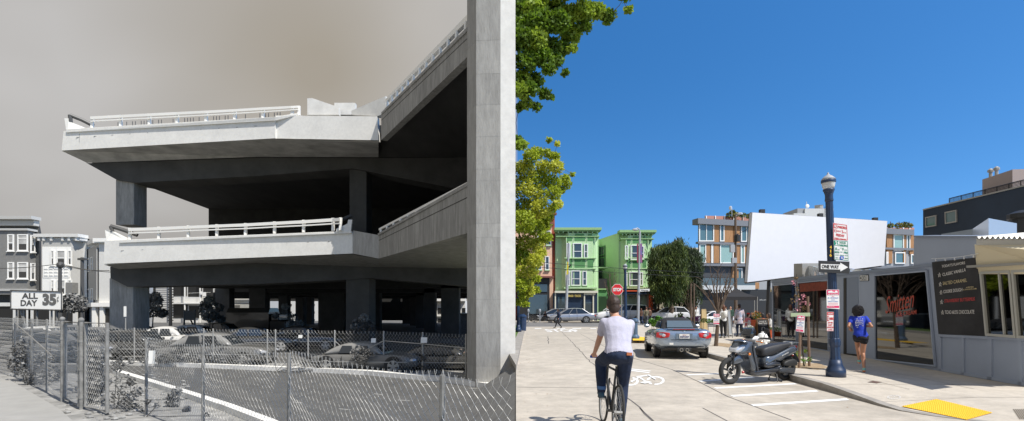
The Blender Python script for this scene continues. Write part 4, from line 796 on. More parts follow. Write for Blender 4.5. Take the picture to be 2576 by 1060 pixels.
def greenhouse(label, x0, x1, bx0, bx1, ytop, wins, px_side=None):
    t = thing('row_house', label, 'house', V(((x0+x1)/2-CX, 0, 0))*(Z/F)+V((0, Z, 0)), group=None)
    mb = MB(); bx(mb, x0, x1, ytop+6, 812, 0, 12); part('wall', mb, mg, t)
    mb = MB(); mb.prism([((bx0-CX)/F*Z-.4, Z), ((bx0-CX)/F*Z+.35, Z-1.0), ((bx1-CX)/F*Z-.35, Z-1.0), ((bx1-CX)/F*Z+.4, Z)], P(0, 726, Z).z, P(0, ytop+12, Z).z); part('bay', mb, mg, t)
    mb = MB(); bx(mb, x0-4, x1+4, ytop, ytop+6, 1.45, 1.5); bx(mb, x0-2, x1+2, ytop+6, ytop+9, 1.25, 1.3); bx(mb, x0, x1, ytop+20, ytop+22, 1.12, 1.2); boxparts('cornice', mb, mgt, t)
    mb = MB()
    for k in range(9): q = x0+(x1-x0)*(k+.5)/9; bx(mb, q-1.2, q+1.2, ytop+9, ytop+13, 1.2, .3)
    boxparts('bracket', mb, mg, t)
    mb = MB(); w = bx1-bx0
    for a, b in ((.04, .22), (.28, .66), (.72, .93)):
        bx(mb, bx0+w*a, bx0+w*b, ytop+23, ytop+32, 1.03, .05); bx(mb, bx0+w*a, bx0+w*b, 654, 675, 1.03, .05)
        if a != .04: bx(mb, bx0+w*a+3, bx0+w*b-3, ytop+15, ytop+19, 1.13, .03)
    part('panel', mb, mgd, t)
    mb = MB(); bx(mb, bx0-3, bx1+3, 650.5, 652.5, 1.12, 1.2); bx(mb, bx0-3, bx1+3, 677, 678.5, 1.1, 1.2); bx(mb, bx0-4, bx1+4, 723, 727, 1.15, 1.2)
    for k in (.0, .25, .69, .97): bx(mb, bx0+w*k+1, bx0+w*k+3, ytop+22, 723, 1.05, .1)
    part('bay_trim', mb, mg, t)
    for a, b, y0, y1 in wins: gwin(t, a, y0, b, y1, Z-1.02)
    return t
h1 = greenhouse('left pale green house above the shop with the gold-lettered sign', 1397, 1505, 1421, 1494, 577, [(1425, 1435, 612, 650), (1441, 1464, 612, 650), (1469, 1479, 614, 650), (1423, 1434, 682, 720), (1437, 1460, 681, 719), (1465, 1476, 682, 719)])
mb = MB(); bx(mb, 1394, 1500, 733, 738, 1.3, 1.3); bx(mb, 1466, 1495, 738, 743, 1.1, .1); bx(mb, 1466, 1469, 743, 790, 1.1, .1); bx(mb, 1488, 1491, 743, 808, 1.1, .1); bx(mb, 1394, 1397, 738, 810, 1.1, .1); part('shop_trim', mb, mgc, h1)
mb = MB(); bx(mb, 1390, 1500, 738, 811, .9, .85); part('shop_front', mb, m_nvy, h1)
mb = MB(); bx(mb, 1402, 1425, 748, 790, .95, .04); bx(mb, 1465, 1486, 760, 795, .95, .04); part('shop_window', mb, m_wpan, h1)
mb = MB(); bx(mb, 1426, 1463, 740, 749, 1.2, .2); part('shop_sign', mb, m_black, h1)
zt = Z-1.21; lt('BRASS • TACKS', 1429, 742, 1461, 747.5, zt, mat('gold lettering', c_(.65, .5, .12), .5), h1, bold=.02)
h2 = greenhouse('right pale green house above the shop with the orange pilaster', 1557, 1640, 1569, 1625, 583, [(1572, 1580, 618, 653), (1586, 1610, 617, 654), (1612, 1620, 619, 653), (1571, 1578, 685, 720), (1583, 1607, 684, 720), (1609.5, 1617, 685, 719)])
mb = MB(); x0_ = (1557-CX)/F*Z; mb.add([(x0_-.02, Z, 0), (x0_-.02, Z, P(0, 586, Z).z), (x0_-2.2, Z+9, P(0, 586, Z).z), (x0_-2.2, Z+9, 0)], [(0, 1, 2, 3)]); part('side_wall', mb, mg, h2)
for yy in (618, 640): window(h2, V((x0_-1.6, Z+5.6, P(0, yy+30, 70).z)), V((x0_-1.1, Z+4.0, P(0, yy+30, 70).z)), V((x0_-1.1, Z+4.0, P(0, yy, 70).z)), V((x0_-1.6, Z+5.6, P(0, yy, 70).z)), mgd, m_wpan)
mb = MB(); bx(mb, 1560, 1642, 734, 741, 1.5, 1.5); part('shop_canopy', mb, m_nvy, h2)
mb = MB(); bx(mb, 1562, 1638, 741, 811, .8, .75); part('shop_front', mb, mat('shop stone grey', c_(.3, .32, .3), .7), h2)
mb = MB(); bx(mb, 1570, 1590, 751, 800, .86, .05); bx(mb, 1592, 1606, 751, 800, .86, .05); bx(mb, 1609, 1623, 746, 800, .86, .05); part('shop_window', mb, mat('pale shop glass', c_(.25, .33, .27), .2), h2)
m_org = mat('orange pilaster', c_(.7, .1, .03), .6); mb = MB(); bx(mb, 1628, 1636, 736, 811, 1.4, .6); bx(mb, 1560, 1636, 732, 734.5, 1.6, .3); part('orange_pilaster', mb, m_org, h2)
mb = MB(); bx(mb, 1574, 1604, 742, 751, 1.0, .15); part('shop_sign', mb, mat('sign board sand', c_(.5, .38, .25), .7), h2); lt('AMINA', 1577, 743.5, 1601, 750, Z-1.01, mat('teal lettering', c_(.03, .16, .15), .6), h2, bold=.03)
t = thing('courtyard_wing', 'recessed green wing with a dark lattice balcony between the two green houses', 'house', V((13, Z+3, 0))); Z2 = Z
mb = MB(); bx(mb, 1503, 1557, 603, 811, -6, 4); part('wall', mb, mg, t)
mb = MB(); bx(mb, 1503, 1522, 606, 609, -5.7, .3); bx(mb, 1519, 1523, 575, 690, -5.3, .4); part('downpipe', mb, mgt, t)
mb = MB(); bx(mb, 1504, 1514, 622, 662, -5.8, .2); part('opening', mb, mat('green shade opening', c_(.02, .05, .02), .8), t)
mb = MB(); bx(mb, 1503, 1530, 728, 811, -.5, .3); part('gate_wall', mb, mgd, t)
mb = MB(); bx(mb, 1500, 1530, 726, 729, -.3, 3); bx(mb, 1500, 1530, 672, 674, -.3, 3); boxparts('balcony_slab', mb, mgt, t)
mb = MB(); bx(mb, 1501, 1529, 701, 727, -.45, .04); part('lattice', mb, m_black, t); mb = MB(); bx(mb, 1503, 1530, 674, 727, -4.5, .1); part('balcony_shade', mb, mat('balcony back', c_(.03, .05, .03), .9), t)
mb = MB()
for k in range(12): bx(mb, 1503+k*2.2, 1503.6+k*2.2, 745, 805, -.42, .05)
part('gate_bar', mb, m_black, t)
# peach building
mpe = mat('peach stucco', c_(.7, .45, .31), .85, var=.05); mbr = mat('red brick', c_(.3, .07, .045), .9, var=.35, vs=7)
t = thing('row_house', 'peach stucco building with a red brick corner, half hidden by the ginkgo', 'house', V(((1350-CX)/F*Z, Z, 0)))
mb = MB(); bx(mb, 1290, 1396, 540, 811, -.3, 12); part('brick_wall', mb, mbr, t)
mb = MB(); bx(mb, 1292, 1388, 566, 697, .5, .8); part('stucco_front', mb, mpe, t); mb = MB(); bx(mb, 1352, 1391, 700, 811, .4, .7); part('shop_wall', mb, mpe, t)
mb = MB(); bx(mb, 1290, 1400, 537, 541, .5, 1); bx(mb, 1292, 1392, 562, 567, .9, 1.2); bx(mb, 1292, 1392, 696, 700, .9, 1.2); boxparts('cornice', mb, mat('brown cornice', c_(.2, .07, .06), .8), t)
for a, b, y0, y1 in ((1374, 1386, 581, 618), (1352, 1364, 590, 615), (1371, 1382, 645, 680), (1346, 1363, 643, 680)): gwin(t, a, y0, b, y1, Z-.52)
mb = MB(); bx(mb, 1330, 1376, 742, 790, .5, .08); bx(mb, 1332, 1376, 716, 735, .5, .08); part('shop_window', mb, m_wpan, t); mb = MB(); bx(mb, 1300, 1382, 700, 811, .42, .05); part('shop_front', mb, m_black, t)
# beige building behind the trees, wooden fence
t = thing('rear_building', 'beige flat-roofed building behind the dark street trees', 'building', V((27, 88, 0))); mb = MB(); mb.box(P(1640, 0, 88).x, P(1775, 0, 88).x, 88, 96, 0, P(0, 625, 88).z); part('wall', mb, mat('beige siding', c_(.55, .5, .38), .85), t)
mb = MB(); mb.box(P(1640, 0, 88).x, P(1775, 0, 88).x, 87.7, 88, P(0, 628, 88).z, P(0, 624, 88).z); part('cornice', mb, mat('beige trim', c_(.6, .56, .45), .8), t); mb = MB(); mb.lathe([(.5, 0), (.5, 1), (.7, 1.1), (.1, 1.5)], P(1701, 626, 88), 8); part('roof_vent', mb, m_galv, t)
t = thing('timber_fence', 'reddish timber fence with wire panels below the dark trees', 'fence', V((19, 65, 0))); m_wood = mat('red timber', c_(.2, .065, .03), .8, var=.25, vs=6)
mb = MB(); Z = 65; bx(mb, 1636, 1752, 751, 754, 0, .15); bx(mb, 1636, 1752, 758, 760, 0, .12)
for k in range(7): bx(mb, 1637+k*18, 1640+k*18, 750, 811, .05, .2)
bx(mb, 1636, 1752, 778, 790, .05, .1); part('frame', mb, m_wood, t)
mb = MB()
for k in range(46): bx(mb, 1650+k*2.2, 1650.5+k*2.2, 760, 778, -.05, .03)
for k in range(6): bx(mb, 1650, 1752, 760+k*3, 760.6+k*3, -.05, .03)
part('wire_panel', mb, m_galv, t); mb = MB(); bx(mb, 1637, 1652, 764, 800, -.02, .05); part('blue_panel', mb, mat('blue door', c_(.06, .12, .2), .6), t)
# ---------------------------------------------------------------- modern timber-and-glass block across the street
A0 = V((P(1756, 0, 62).x, 62)); A1 = V((P(2300, 0, 70).x, 70)); AD = (A1-A0)
def MP(px, py, off=0):
    k = (px-CX)/F; n = V((AD.y, -AD.x)).normalized()*off; a = A0+n; z = (a.x-a.y*AD.x/AD.y)/(k-AD.x/AD.y) if abs(AD.y) > 1e-6 else a.y
    return P(px, py, z)
def mq(mb, x0, y0, x1, y1, off, th, mi=0, xl=None, yr=0): quad4(mb, MP(x0, y1, off), MP(x1, y1+yr, off), MP(x1, y0+yr, off), MP(x0, y0, off), th, mi)
t = thing('apartment_block', 'modern apartment block clad in timber slats and glass behind the blank white screen', 'building', V((A0.x, A0.y, 0)))
m_fas = mat('dark grey fascia', c_(.16, .17, .19), .6); m_lgw = mat('block wall grey', c_(.3, .31, .32), .7); m_slat = mat('timber slats', c_(.33, .17, .07), .75, var=.35, vs=3, stretch=(6, 6, .3)); m_mglass = mat('teal glass', c_(.08, .15, .16), .06, spec=.9); m_mglass2 = mat('pale teal glass', c_(.26, .4, .37), .15)
mb = MB(); mb.prism([(A0.x, A0.y), (A1.x, A1.y), (A1.x-4, A1.y+16), (A0.x*(A0.y+16)/A0.y+.4, A0.y+16)], 0, P(0, 566, 62).z+.2); part('wall', mb, m_lgw, t)
mb = MB(); mq(mb, 1756, 549, 2300, 563, .5, 1.2, yr=29); mq(mb, 1756, 608, 2300, 613, .3, .5, yr=17); mq(mb, 1756, 663, 2300, 669, .5, .8, yr=8); part('fascia', mb, m_fas, t)
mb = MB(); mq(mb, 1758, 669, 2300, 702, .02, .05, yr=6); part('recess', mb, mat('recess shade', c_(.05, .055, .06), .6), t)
mb = MB(); mq(mb, 1756, 718, 1900, 729, .8, 1.0); mq(mb, 1752, 698, 1758, 800, .8, .5); part('balcony_fascia', mb, mat('pale fascia', c_(.5, .52, .52), .7), t)
mb = MB(); mq(mb, 1757, 700, 1900, 718, .8, .04); part('glass_railing', mb, mat('dark rail glass', c_(.09, .12, .13), .1), t)  # one even dark tint over the whole railing
mb = MB(); mq(mb, 1762, 729, 2000, 812, .05, .06); part('shop_front', mb, m_black, t)
wn = [(1757.5, 1795, 563, 608, 0), (1810, 1821, 564, 608, 0), (1863, 1891, 565, 609, 0), (1758, 1775, 614, 662, 1), (1788, 1793, 616, 662, 0), (1810, 1844, 615, 663, 1), (1862, 1872, 616, 663, 1), (1850, 1866, 675, 712, 0), (1875, 1892, 675, 712, 0)]
for a, b, y0, y1, k in wn: window(t, MP(a, y1, .05), MP(b, y1, .05), MP(b, y0, .05), MP(a, y0, .05), m_wframe, m_mglass2 if k else m_mglass, fw=.12, proud=.12, bars=(('v', .5),) if b-a > 25 and not k else ())
for a, b, y0, y1, k in [(2246, 2272, 590, 631, 1), (2279, 2288, 591, 631, 0), (2250, 2275, 635, 664, 0), (2228, 2233, 634, 664, 0), (2290, 2299, 640, 664, 0)]: window(t, MP(a, y1, .05), MP(b, y1, .05), MP(b, y0, .05), MP(a, y0, .05), m_wframe, m_mglass2 if k else m_mglass, fw=.14, proud=.12)
for a, b, y0, y1 in [(1796, 1809, 563, 662), (1822, 1844, 564, 610), (1846, 1861, 565, 663), (1776, 1787, 615, 662), (1873, 1890, 616, 663), (2231, 2245, 588, 663), (2273, 2279, 590, 663), (2289, 2300, 592, 640), (1893, 1910, 711, 727), (1842, 1858, 672, 712)]:
    mb = MB(); mq(mb, a, y0, b, y1, .16, .15); part('timber_cladding', mb, m_slat, t)
mb = MB(); mq(mb, 1774, 543, 1895, 555, -1.2, .1, yr=3); mq(mb, 2228, 573, 2300, 584, -1.2, .1); part('roof_rail', mb, mat('copper railing', c_(.42, .2, .15), .6), t)
mb = MB()
for k in range(6): mq(mb, 1776+k*23, 543, 1778+k*23, 556, -1.1, .06)
for k in range(4): mq(mb, 2240+k*16, 573, 2242+k*16, 584, -1.1, .06)
part('rail_post', mb, m_wframe, t)
lt('URBAN RITUAL', 1786, 727, 1868, 737, 60.5, m_wframe, t, bold=.02); lt('450', 1797, 753, 1805, 757, 61.2, m_wframe, t); lt('public recreation', 1911, 753, 1934, 757, 58, m_wframe, t); lt('41', 1930, 724, 1940, 735, 58, mat('gilt numerals', c_(.5, .35, .12), .5), t)
m_rf = mat('roof garden leaves', c_(.11, .13, .02), .7, var=.5, vs=3); m_rf2 = mat('roof garden leaves light', c_(.2, .19, .03), .7)
for cl, lab in (([(1835, 541, 8), (1850, 540, 9), (1868, 542, 8), (1885, 544, 8), (1842, 534, 6)], 'olive shrubs spilling over the left of the roof rail'), ([(2240, 568, 7), (2262, 568, 9), (2275, 566, 9), (2287, 568, 7)], 'olive shrubs on the roof to the right of the blank screen')):
    t2 = thing('roof_shrub', lab, 'shrub', P(cl[0][0], 556, 64)); fo = MB(); st = MB()
    for i, (cx, cy, r_) in enumerate(cl): leaves(fo, P(cx, cy, 64), (r_/F*64, .5, r_/F*64*.8), 150, .22, mi=i % 2); st.tube(P(cx, 558, 64), P(cx, cy, 64), .05, n=4)
    part('foliage', fo, [m_rf, m_rf2], t2); part('stem', st, m_wood, t2)
t = thing('rooftop_plant_room', 'pale rooftop plant room with a steel vent above the blank screen', 'plant room', P(2045, 550, 74)); Z = 74
mb = MB(); bx(mb, 2025, 2097, 525, 560, 0, 6); bx(mb, 1994, 2026, 538, 560, .3, 5); part('wall', mb, mat('plant room paint', c_(.55, .56, .55), .7), t); mb = MB(); bx(mb, 2008, 2026, 524, 540, -.2, 4); part('side_panel', mb, m_lgw, t)
mb = MB(); mb.lathe([(.55, 0), (.55, .45), (.62, .5), (.2, .55)], P(2060, 526, 76), 14); part('vent', mb, m_galv, t)
mb = MB(); mb.tube(P(2029, 525, 75), P(2029, 508, 75), .04, n=4); mb.ball(P(2031, 519, 75), (.3, .12, .3), 8); part('antenna', mb, m_wframe, t)
mb = MB()
for px in (2075, 2080): mb.tube(P(px, 560, 73.6), P(px, 520, 73.6), .03, n=4)
for k in range(8): mb.tube(P(2075, 524+k*4, 73.6), P(2080, 524+k*4, 73.6), .025, n=4)
part('ladder', mb, m_black, t)
# ---------------------------------------------------------------- blank screen
t = thing('blank_billboard', 'large blank white screen leaning above the shop roof', 'screen', P(2050, 700, 27.5))
a, b, c, d = P(1880, 710.5, 26), P(2224, 668, 30), P(2232, 556.5, 30), P(1893, 535, 26)
mb = MB(); quad4(mb, a, b, c, d, .18); part('panel', mb, mat('screen white', c_(.62, .63, .66), .8, var=.02), t)
mb = MB(); nrm = V((0, .25, 0)); [mb.tube(p+nrm, q+nrm, .06, n=4) for p, q in ((a, b), (b, c), (c, d), (d, a))]
for k in (.15, .5, .85): p = a.lerp(b, k)+V((0, .4, 0)); q = d.lerp(c, k)+V((0, .4, 0)); mb.tube(V((p.x, p.y, .13)), q, .09, n=6)
part('support', mb, m_black, t)
for k, (px, py) in enumerate(((1919, 533), (2066, 543), (2204, 553))):
    z_ = 26.2+4*(px-1886)/340; mb = MB(); p = P(px, py, z_); mb.box(p.x-.12, p.x+.12, p.y, p.y+.2, p.z-.08, p.z+.13); mb.tube(p, p-V((0, -.1, .3)), .03, n=4); part('floodlight', mb, m_black, t)
# ---------------------------------------------------------------- grey ice-cream shop
FK = .15; FX0 = 8.22
def FP(px, py, off=0): k = (px-CX)/F; o = off*1.011; z = (FX0-o)/(k-FK); return P(px, py, z)
def fq(mb, pts, off, th, mi=0):
    q = [FP(x, y, off) for x, y in pts]; n = V((-1, FK, 0)).normalized(); mb.ext(q, -n*th, mi)
m_shop = mat('shop grey paint', c_(.33, .38, .47), .75, var=.04, vs=1.5, bump=.05); m_shop2 = mat('shop grey recess', c_(.22, .26, .33), .75); m_mir = mat('dark reflective shop glass', c_(.115, .115, .11), .03, metal=1)
t = thing('ice_cream_shop', 'low grey painted ice cream shop with dark windows and a wall chalkboard', 'shop', FP(2250, 910)); t.location.z = SW
base = lambda px: HY+(CH-SW)*F/FP(px, 0).y
mb = MB(); fq(mb, [(1942, base(1942)), (2600, base(2600)), (2600, 664), (2342, 664), (2133, 684.6), (1942, 705)], 0, .25)
far = FP(1942, 800); mb.box(far.x, far.x+12, far.y-.25, far.y, SW, 2.85); part('wall', mb, m_shop, t)
mb = MB(); fq(mb, [(2298, 672), (2461, 700), (2457.5, 595), (2299, 594)], .02, .3); part('parapet_block', mb, m_shop, t)
mb = MB(); fq(mb, [(1940, 712), (2136, 691), (2344, 670), (2344, 664), (2133, 684.6), (1940, 705)], .06, .06); fq(mb, [(2298, 597), (2458, 597), (2458, 593.5), (2298, 593)], .08, .5); part('parapet_cap', mb, m_shop2, t)
gw = window(t, FP(2204, 906, .01), FP(2357, 923, .01), FP(2335, 680, .01), FP(2202, 692, .01), m_shop, m_mir, fw=.035, proud=.05, name='shop_window')
text('Smitten', FP(2228, 790, .04), FP(2300, 773, .04)-FP(2228, 790, .04), FP(2228, 748, .04)-FP(2228, 790, .04), mat('red glass lettering', c_(.4, .045, .02), .5), gw, shear=.35, bold=.0)
text('ICE CREAM', FP(2256, 796, .04), FP(2306, 791, .04)-FP(2256, 796, .04), FP(2256, 785, .04)-FP(2256, 796, .04), bpy.data.materials['red glass lettering'], gw, bold=.01)
w2 = window(t, FP(2010, 872, .01), FP(2087, 885, .01), FP(2086, 703, .01), FP(2008, 711, .01), m_shop, m_mir, fw=.04, proud=.05, name='shop_window')
w3 = window(t, FP(1947, 861, .01), FP(2006, 871, .01), FP(2005, 712, .01), FP(1945, 718, .01), m_shop, m_mir, fw=.04, proud=.05, name='shop_window')
mb = MB(); fq(mb, [(2012, 735), (2084, 730), (2083, 708), (2011, 714)], .035, .01); part('red_valance', mb, mat('red valance', c_(.2, .035, .015), .8, var=.3, vs=8), w2)
mb = MB(); fq(mb, [(2121, 893), (2161, 897), (2158, 697), (2121, 700)], .012, .1); d_ = part('door', mb, m_shop2, t); mb = MB(); fq(mb, [(2122, 892), (2128, 893), (2128, 700), (2122, 700)], .03, .06); fq(mb, [(2128, 893), (2160, 897), (2160, 892), (2128, 889)], .03, .05); part('door_gap', mb, m_black, d_)
mb = MB(); fq(mb, [(2163, 708), (2185, 707), (2184, 691), (2162, 693)], .02, .02); n_ = part('house_number', mb, m_black, t); 
for s_, a, b in (('4', 2163, 2168.3), ('3', 2169, 2173.7), ('2', 2174.3, 2178.5), ('1', 2179.5, 2183.5)):
    mb = MB(); fq(mb, [(a, 706.5), (b, 706), (b, 693), (a, 693.5)], .026, .006); part('number_tile', mb, m_wframe, n_)
    a += 1 if s_ == '1' else 0; b -= 1 if s_ == '1' else 0; text(s_, FP(a+.9, 705, .028), FP(b-.9, 704.6, .028)-FP(a+.9, 705, .028), FP(a+.9, 695, .028)-FP(a+.9, 705, .028), m_black, n_, bold=.02)
mb = MB(); fq(mb, [(2360.6, 840.6), (2478, 846), (2457, 648), (2344, 660)], .05, .05); cb = part('chalkboard', mb, mat('chalkboard', c_(.022, .022, .024), .7, var=.5, vs=1.5), t)
chk = mat('white chalk', c_(.72, .7, .66), .9); chr_ = mat('red chalk', c_(.6, .08, .08), .9); chy = mat('yellow chalk', c_(.62, .52, .3), .9)
def q3(x_, y_): return 1987.5+.3769*x_, 660.4+.3769*y_
for s_, x0, y0, x1, y1, h, m in (("TODAY'S FLAVORS", 1015, 36, 1170, 12, 18, chk), ('CLASSIC VANILLA', 1020, 93, 1175, 60, 21, chk), ('SALTED CARAMEL', 1022, 152, 1183, 130, 22, chy), ('COOKIE DOUGH', 1026, 207, 1152, 193, 22, chk), ('w/ PRETZELS\n& CHOCOLATE CHIPS', 1158, 187, 1247, 180, 22, chy), ('STRAWBERRY BUTTERMILK', 1033, 270, 1237, 255, 22, chr_), ('TCHO 60.5% CHOCOLATE', 1035, 345, 1232, 343, 24, chk)):
    a = FP(*q3(x0, y0), .055); text(s_, a, FP(*q3(x1, y1), .055)-a, FP(*q3(x0, y0-h), .055)-a, m, cb)
for x_, y_ in ((997, 85), (1003, 147), (1008, 202), (1012, 265), (1018, 335)):
    mb = MB(); c = FP(*q3(x_, y_), .058); pts = [c+V((FK*0, 0, 0))+(V((.15, .99, 0))*cos(pi/2+2.513*k)*-1+V((0, 0, 1))*sin(pi/2+2.513*k))*.055 for k in range(6)]; mb.path(pts, .006, 3); part('chalk_star', mb, chk, cb)
# string lights above the chalkboard
mb = MB(); pts = [FP(2343+k*(2461-2343)/10, 651-2.5*k/2.2*1.1+3*sin(k*pi/10)-0, .12) for k in range(11)]; mb.path(pts, .006, 4)
sl = tag(part('string_light_cable', mb, m_wframe), 'short string of small clear bulbs hung above the chalkboard', 'string lights')
for p in pts[1::2]: mb = MB(); mb.ball(p-V((0, 0, .04)), (.022, .022, .035), 6); part('bulb', mb, m_lamp, sl)
# wainscot, awning bay and its window
mb = MB(); fq(mb, [(2360, 847), (2600, 859), (2600, 852), (2360, 841)], .04, .06)
for a, b in ((2361, 2367), (2418, 2424), (2483, 2494), (2560, 2568)): fq(mb, [(a, base(a)-2), (b, base(b)-2), (b, base(b)-140+(b-2360)*.0), (a, base(a)-140)], .035, .05) if False else fq(mb, [(a, base(a)), (b, base(b)), (b, 850), (a, 846)], .03, .05)
fq(mb, [(2360, base(2360)), (2600, base(2600)), (2600, base(2600)-9), (2360, base(2360)-6)], .03, .05); fq(mb, [(2476, 846), (2484, 847), (2466, 670), (2459, 670)], .04, .06); part('wainscot', mb, m_shop, t)
w4 = window(t, FP(2486, 845, .02), FP(2563, 851, .02), FP(2548, 680, .02), FP(2471, 684, .02), mat('pale metal frame', c_(.42, .42, .38), .5), m_mir, fw=.05, proud=.06, name='service_window', bars=(('v', .62),))
w5 = window(t, FP(2566, 851, .02), FP(2640, 855, .02), FP(2625, 676, .02), FP(2551, 680, .02), bpy.data.materials['pale metal frame'], m_mir, fw=.05, proud=.06, name='service_window')
mb = MB(); a, b = FP(2452, 674, .0), FP(2640, 664, .0); n = V((-1, FK, 0)).normalized(); mb.ext([a, b, b+n*.16, a+n*.16], (0, 0, .05)); part('flashing', mb, m_galv, t)
aw = thing('awning', 'cream fabric awning under a corrugated roof edge at the right end of the shop', 'awning', FP(2500, 640)); m_crm = mat('cream canvas', c_(.68, .6, .42), .85)
n = V((-1, FK, 0)).normalized(); A = FP(2458, 613, .04); B = FP(2700, 613, .04); dz = V((0, 0, 1)); A0_ = FP(2458, 672, .04); B0_ = FP(2700, 668, .04)
mb = MB(); A1_ = A+n*.05-dz*.02; B1_ = B+n*.05-dz*.02; E = FP(2700, 640, .5)
mb.add([A1_, FP(2700, 613, .09), E, FP(2458, 690, .04)+dz*0, FP(2700, 690, .1)], [(0, 3, 4, 2), (0, 2, 1)]); part('canvas', mb, m_crm, aw)
mb = MB(); N_ = 70; vs = []
for k in range(N_+1):
    p = FP(2455+k*3.4, 598, .14); h_ = .022*(1 if k % 4 < 2 else -1); q = p-n*1.6+dz*.12; vs += [p+dz*(h_+.0), q+dz*h_, p+dz*(h_-.02)]
mb.add(vs, [(i*3, i*3+3, i*3+4, i*3+1) for i in range(N_)]+[(i*3, i*3+2, i*3+5, i*3+3) for i in range(N_)]); part('corrugated_sheet', mb, m_galv, aw)
mb = MB(); fq(mb, [(2456, 617), (2700, 622), (2700, 601), (2456, 601)], .12, .06); part('gutter', mb, mat('ribbed gutter', c_(.5, .49, .45), .6), aw)
t = thing('roof_sign_box', 'pale metal box with crumpled foil strip on the left end of the shop roof', 'roof box', FP(2010, 702, -.3))
mb = MB(); fq(mb, [(1997, 701), (2019, 699), (2018, 663), (1997, 664)], -.1, .6); part('box', mb, m_galv, t)
mb = MB(); k_ = 24
top = [(2018+k*(2240-2018)/k_, 669+k*.35+rnd.uniform(-2, 2)) for k in range(k_+1)]
for (x0, y0), (x1, y1) in zip(top, top[1:]): mb.ext([FP(x0, 700-(x0-2018)*.1, -.3), FP(x1, 700-(x1-2018)*.1, -.3), FP(x1, y1+(x1-2018)*.02, -.3+rnd.uniform(-.05, .05)), FP(x0, y0+(x0-2018)*.02, -.3+rnd.uniform(-.05, .05))], (.05, 0, 0))
part('foil_strip', mb, mat('foil', c_(.75, .78, .8), .2, metal=.8), t)
# ---------------------------------------------------------------- dark blue building and roof plant on the right
t = thing('navy_building', 'dark navy building with two small windows behind the shop at the right edge', 'building', P(2322, 700, 34)); m_navy = mat('navy stucco', c_(.018, .032, .055), .85, var=.15, vs=.5)
b0 = P(2322, 0, 34); b1 = P(2640, 0, 24.6); u_ = V((b1.x-b0.x, b1.y-b0.y, 0))
def NP(px, py, off=0):
    k = (px-CX)/F; s_ = u_.normalized(); n_ = V((s_.y, -s_.x, 0))*off; a = V((b0.x, b0.y, 0))+n_; s = (a.x-k*a.y)/(k*s_.y-s_.x); return P(px, py, a.y+s*s_.y)
mb = MB(); quad4(mb, NP(2322, 800), NP(2640, 800), NP(2640, 451), NP(2322, 527), 8); part('wall', mb, m_navy, t)
mb = MB(); quad4(mb, NP(2321, 529.5, .06), NP(2640, 453.5, .06), NP(2640, 450.5, .06), NP(2321, 526.5, .06), .4); part('parapet_cap', mb, m_galv, t)
for q in ((2330, 573, 2357, 569, 2357, 541, 2330, 547), (2380, 564, 2409, 559, 2408, 528, 2379, 534)): window(t, NP(q[0], q[1], .01), NP(q[2], q[3], .01), NP(q[4], q[5], .01), NP(q[6], q[7], .01), m_galv, m_mglass, fw=.07, proud=.07)
mb = MB()
for k in range(5): mb.tube(NP(2388, 500+k*2.6, -.4), NP(2640, 437+k*3.4, -.4), .018 if k else .03, n=4)
for k in range(9): px = 2388+k*30; f_ = k/8.4; mb.tube(NP(px, 500-f_*60.5, -.4), NP(px, 514-f_*58, -.4), .03, n=4)
part('roof_railing', mb, m_black, t)
pb = thing('roof_penthouse', 'pinkish rooftop box with two vents on the navy building', 'rooftop box', NP(2520, 470, -2)); mpk = mat('pinkish render', c_(.42, .34, .31), .8)
mb = MB(); a = NP(2471, 520, -3); b = NP(2547, 520, -3); zt_ = P(0, 452, a.y).z; mb.prism([(a.x, a.y), (b.x, b.y), (b.x+6, b.y-.9), (a.x+6, a.y-.9)], a.z-2, zt_); part('wall', mb, mpk, pb)
for px in (2492, 2507): mb = MB(); p = NP(px, 445, -3.2); p.z = zt_-.02; mb.lathe([(.09, 0), (.09, .35), (.16, .38), (.16, .5), (.05, .6)], p, 8); part('vent', mb, m_galv, pb)
t = thing('steel_duct_box', 'brushed steel ventilation box standing on the roof above the awning', 'duct box', FP(2500, 600, -2))
a, b, c = P(2446, 600, 15), P(2487, 600, 13.2), P(2558, 600, 14.0)
mb = MB(); mb.prism([(a.x, a.y), (b.x, b.y), (c.x, c.y), (c.x-.4, c.y+2)], 2.9, P(0, 556, 13.6).z); part('casing', mb, mat('brushed steel', c_(.42, .46, .5), .35, metal=.5), t)
mb = MB(); mb.lathe([(.28, 0), (.28, .6), (.34, .62), (.34, .75), (.1, .85)], P(2572, 606, 14.5), 12); tag(part('roof_vent', mb, m_black), 'black roof vent at the right of the steel box', 'vent')
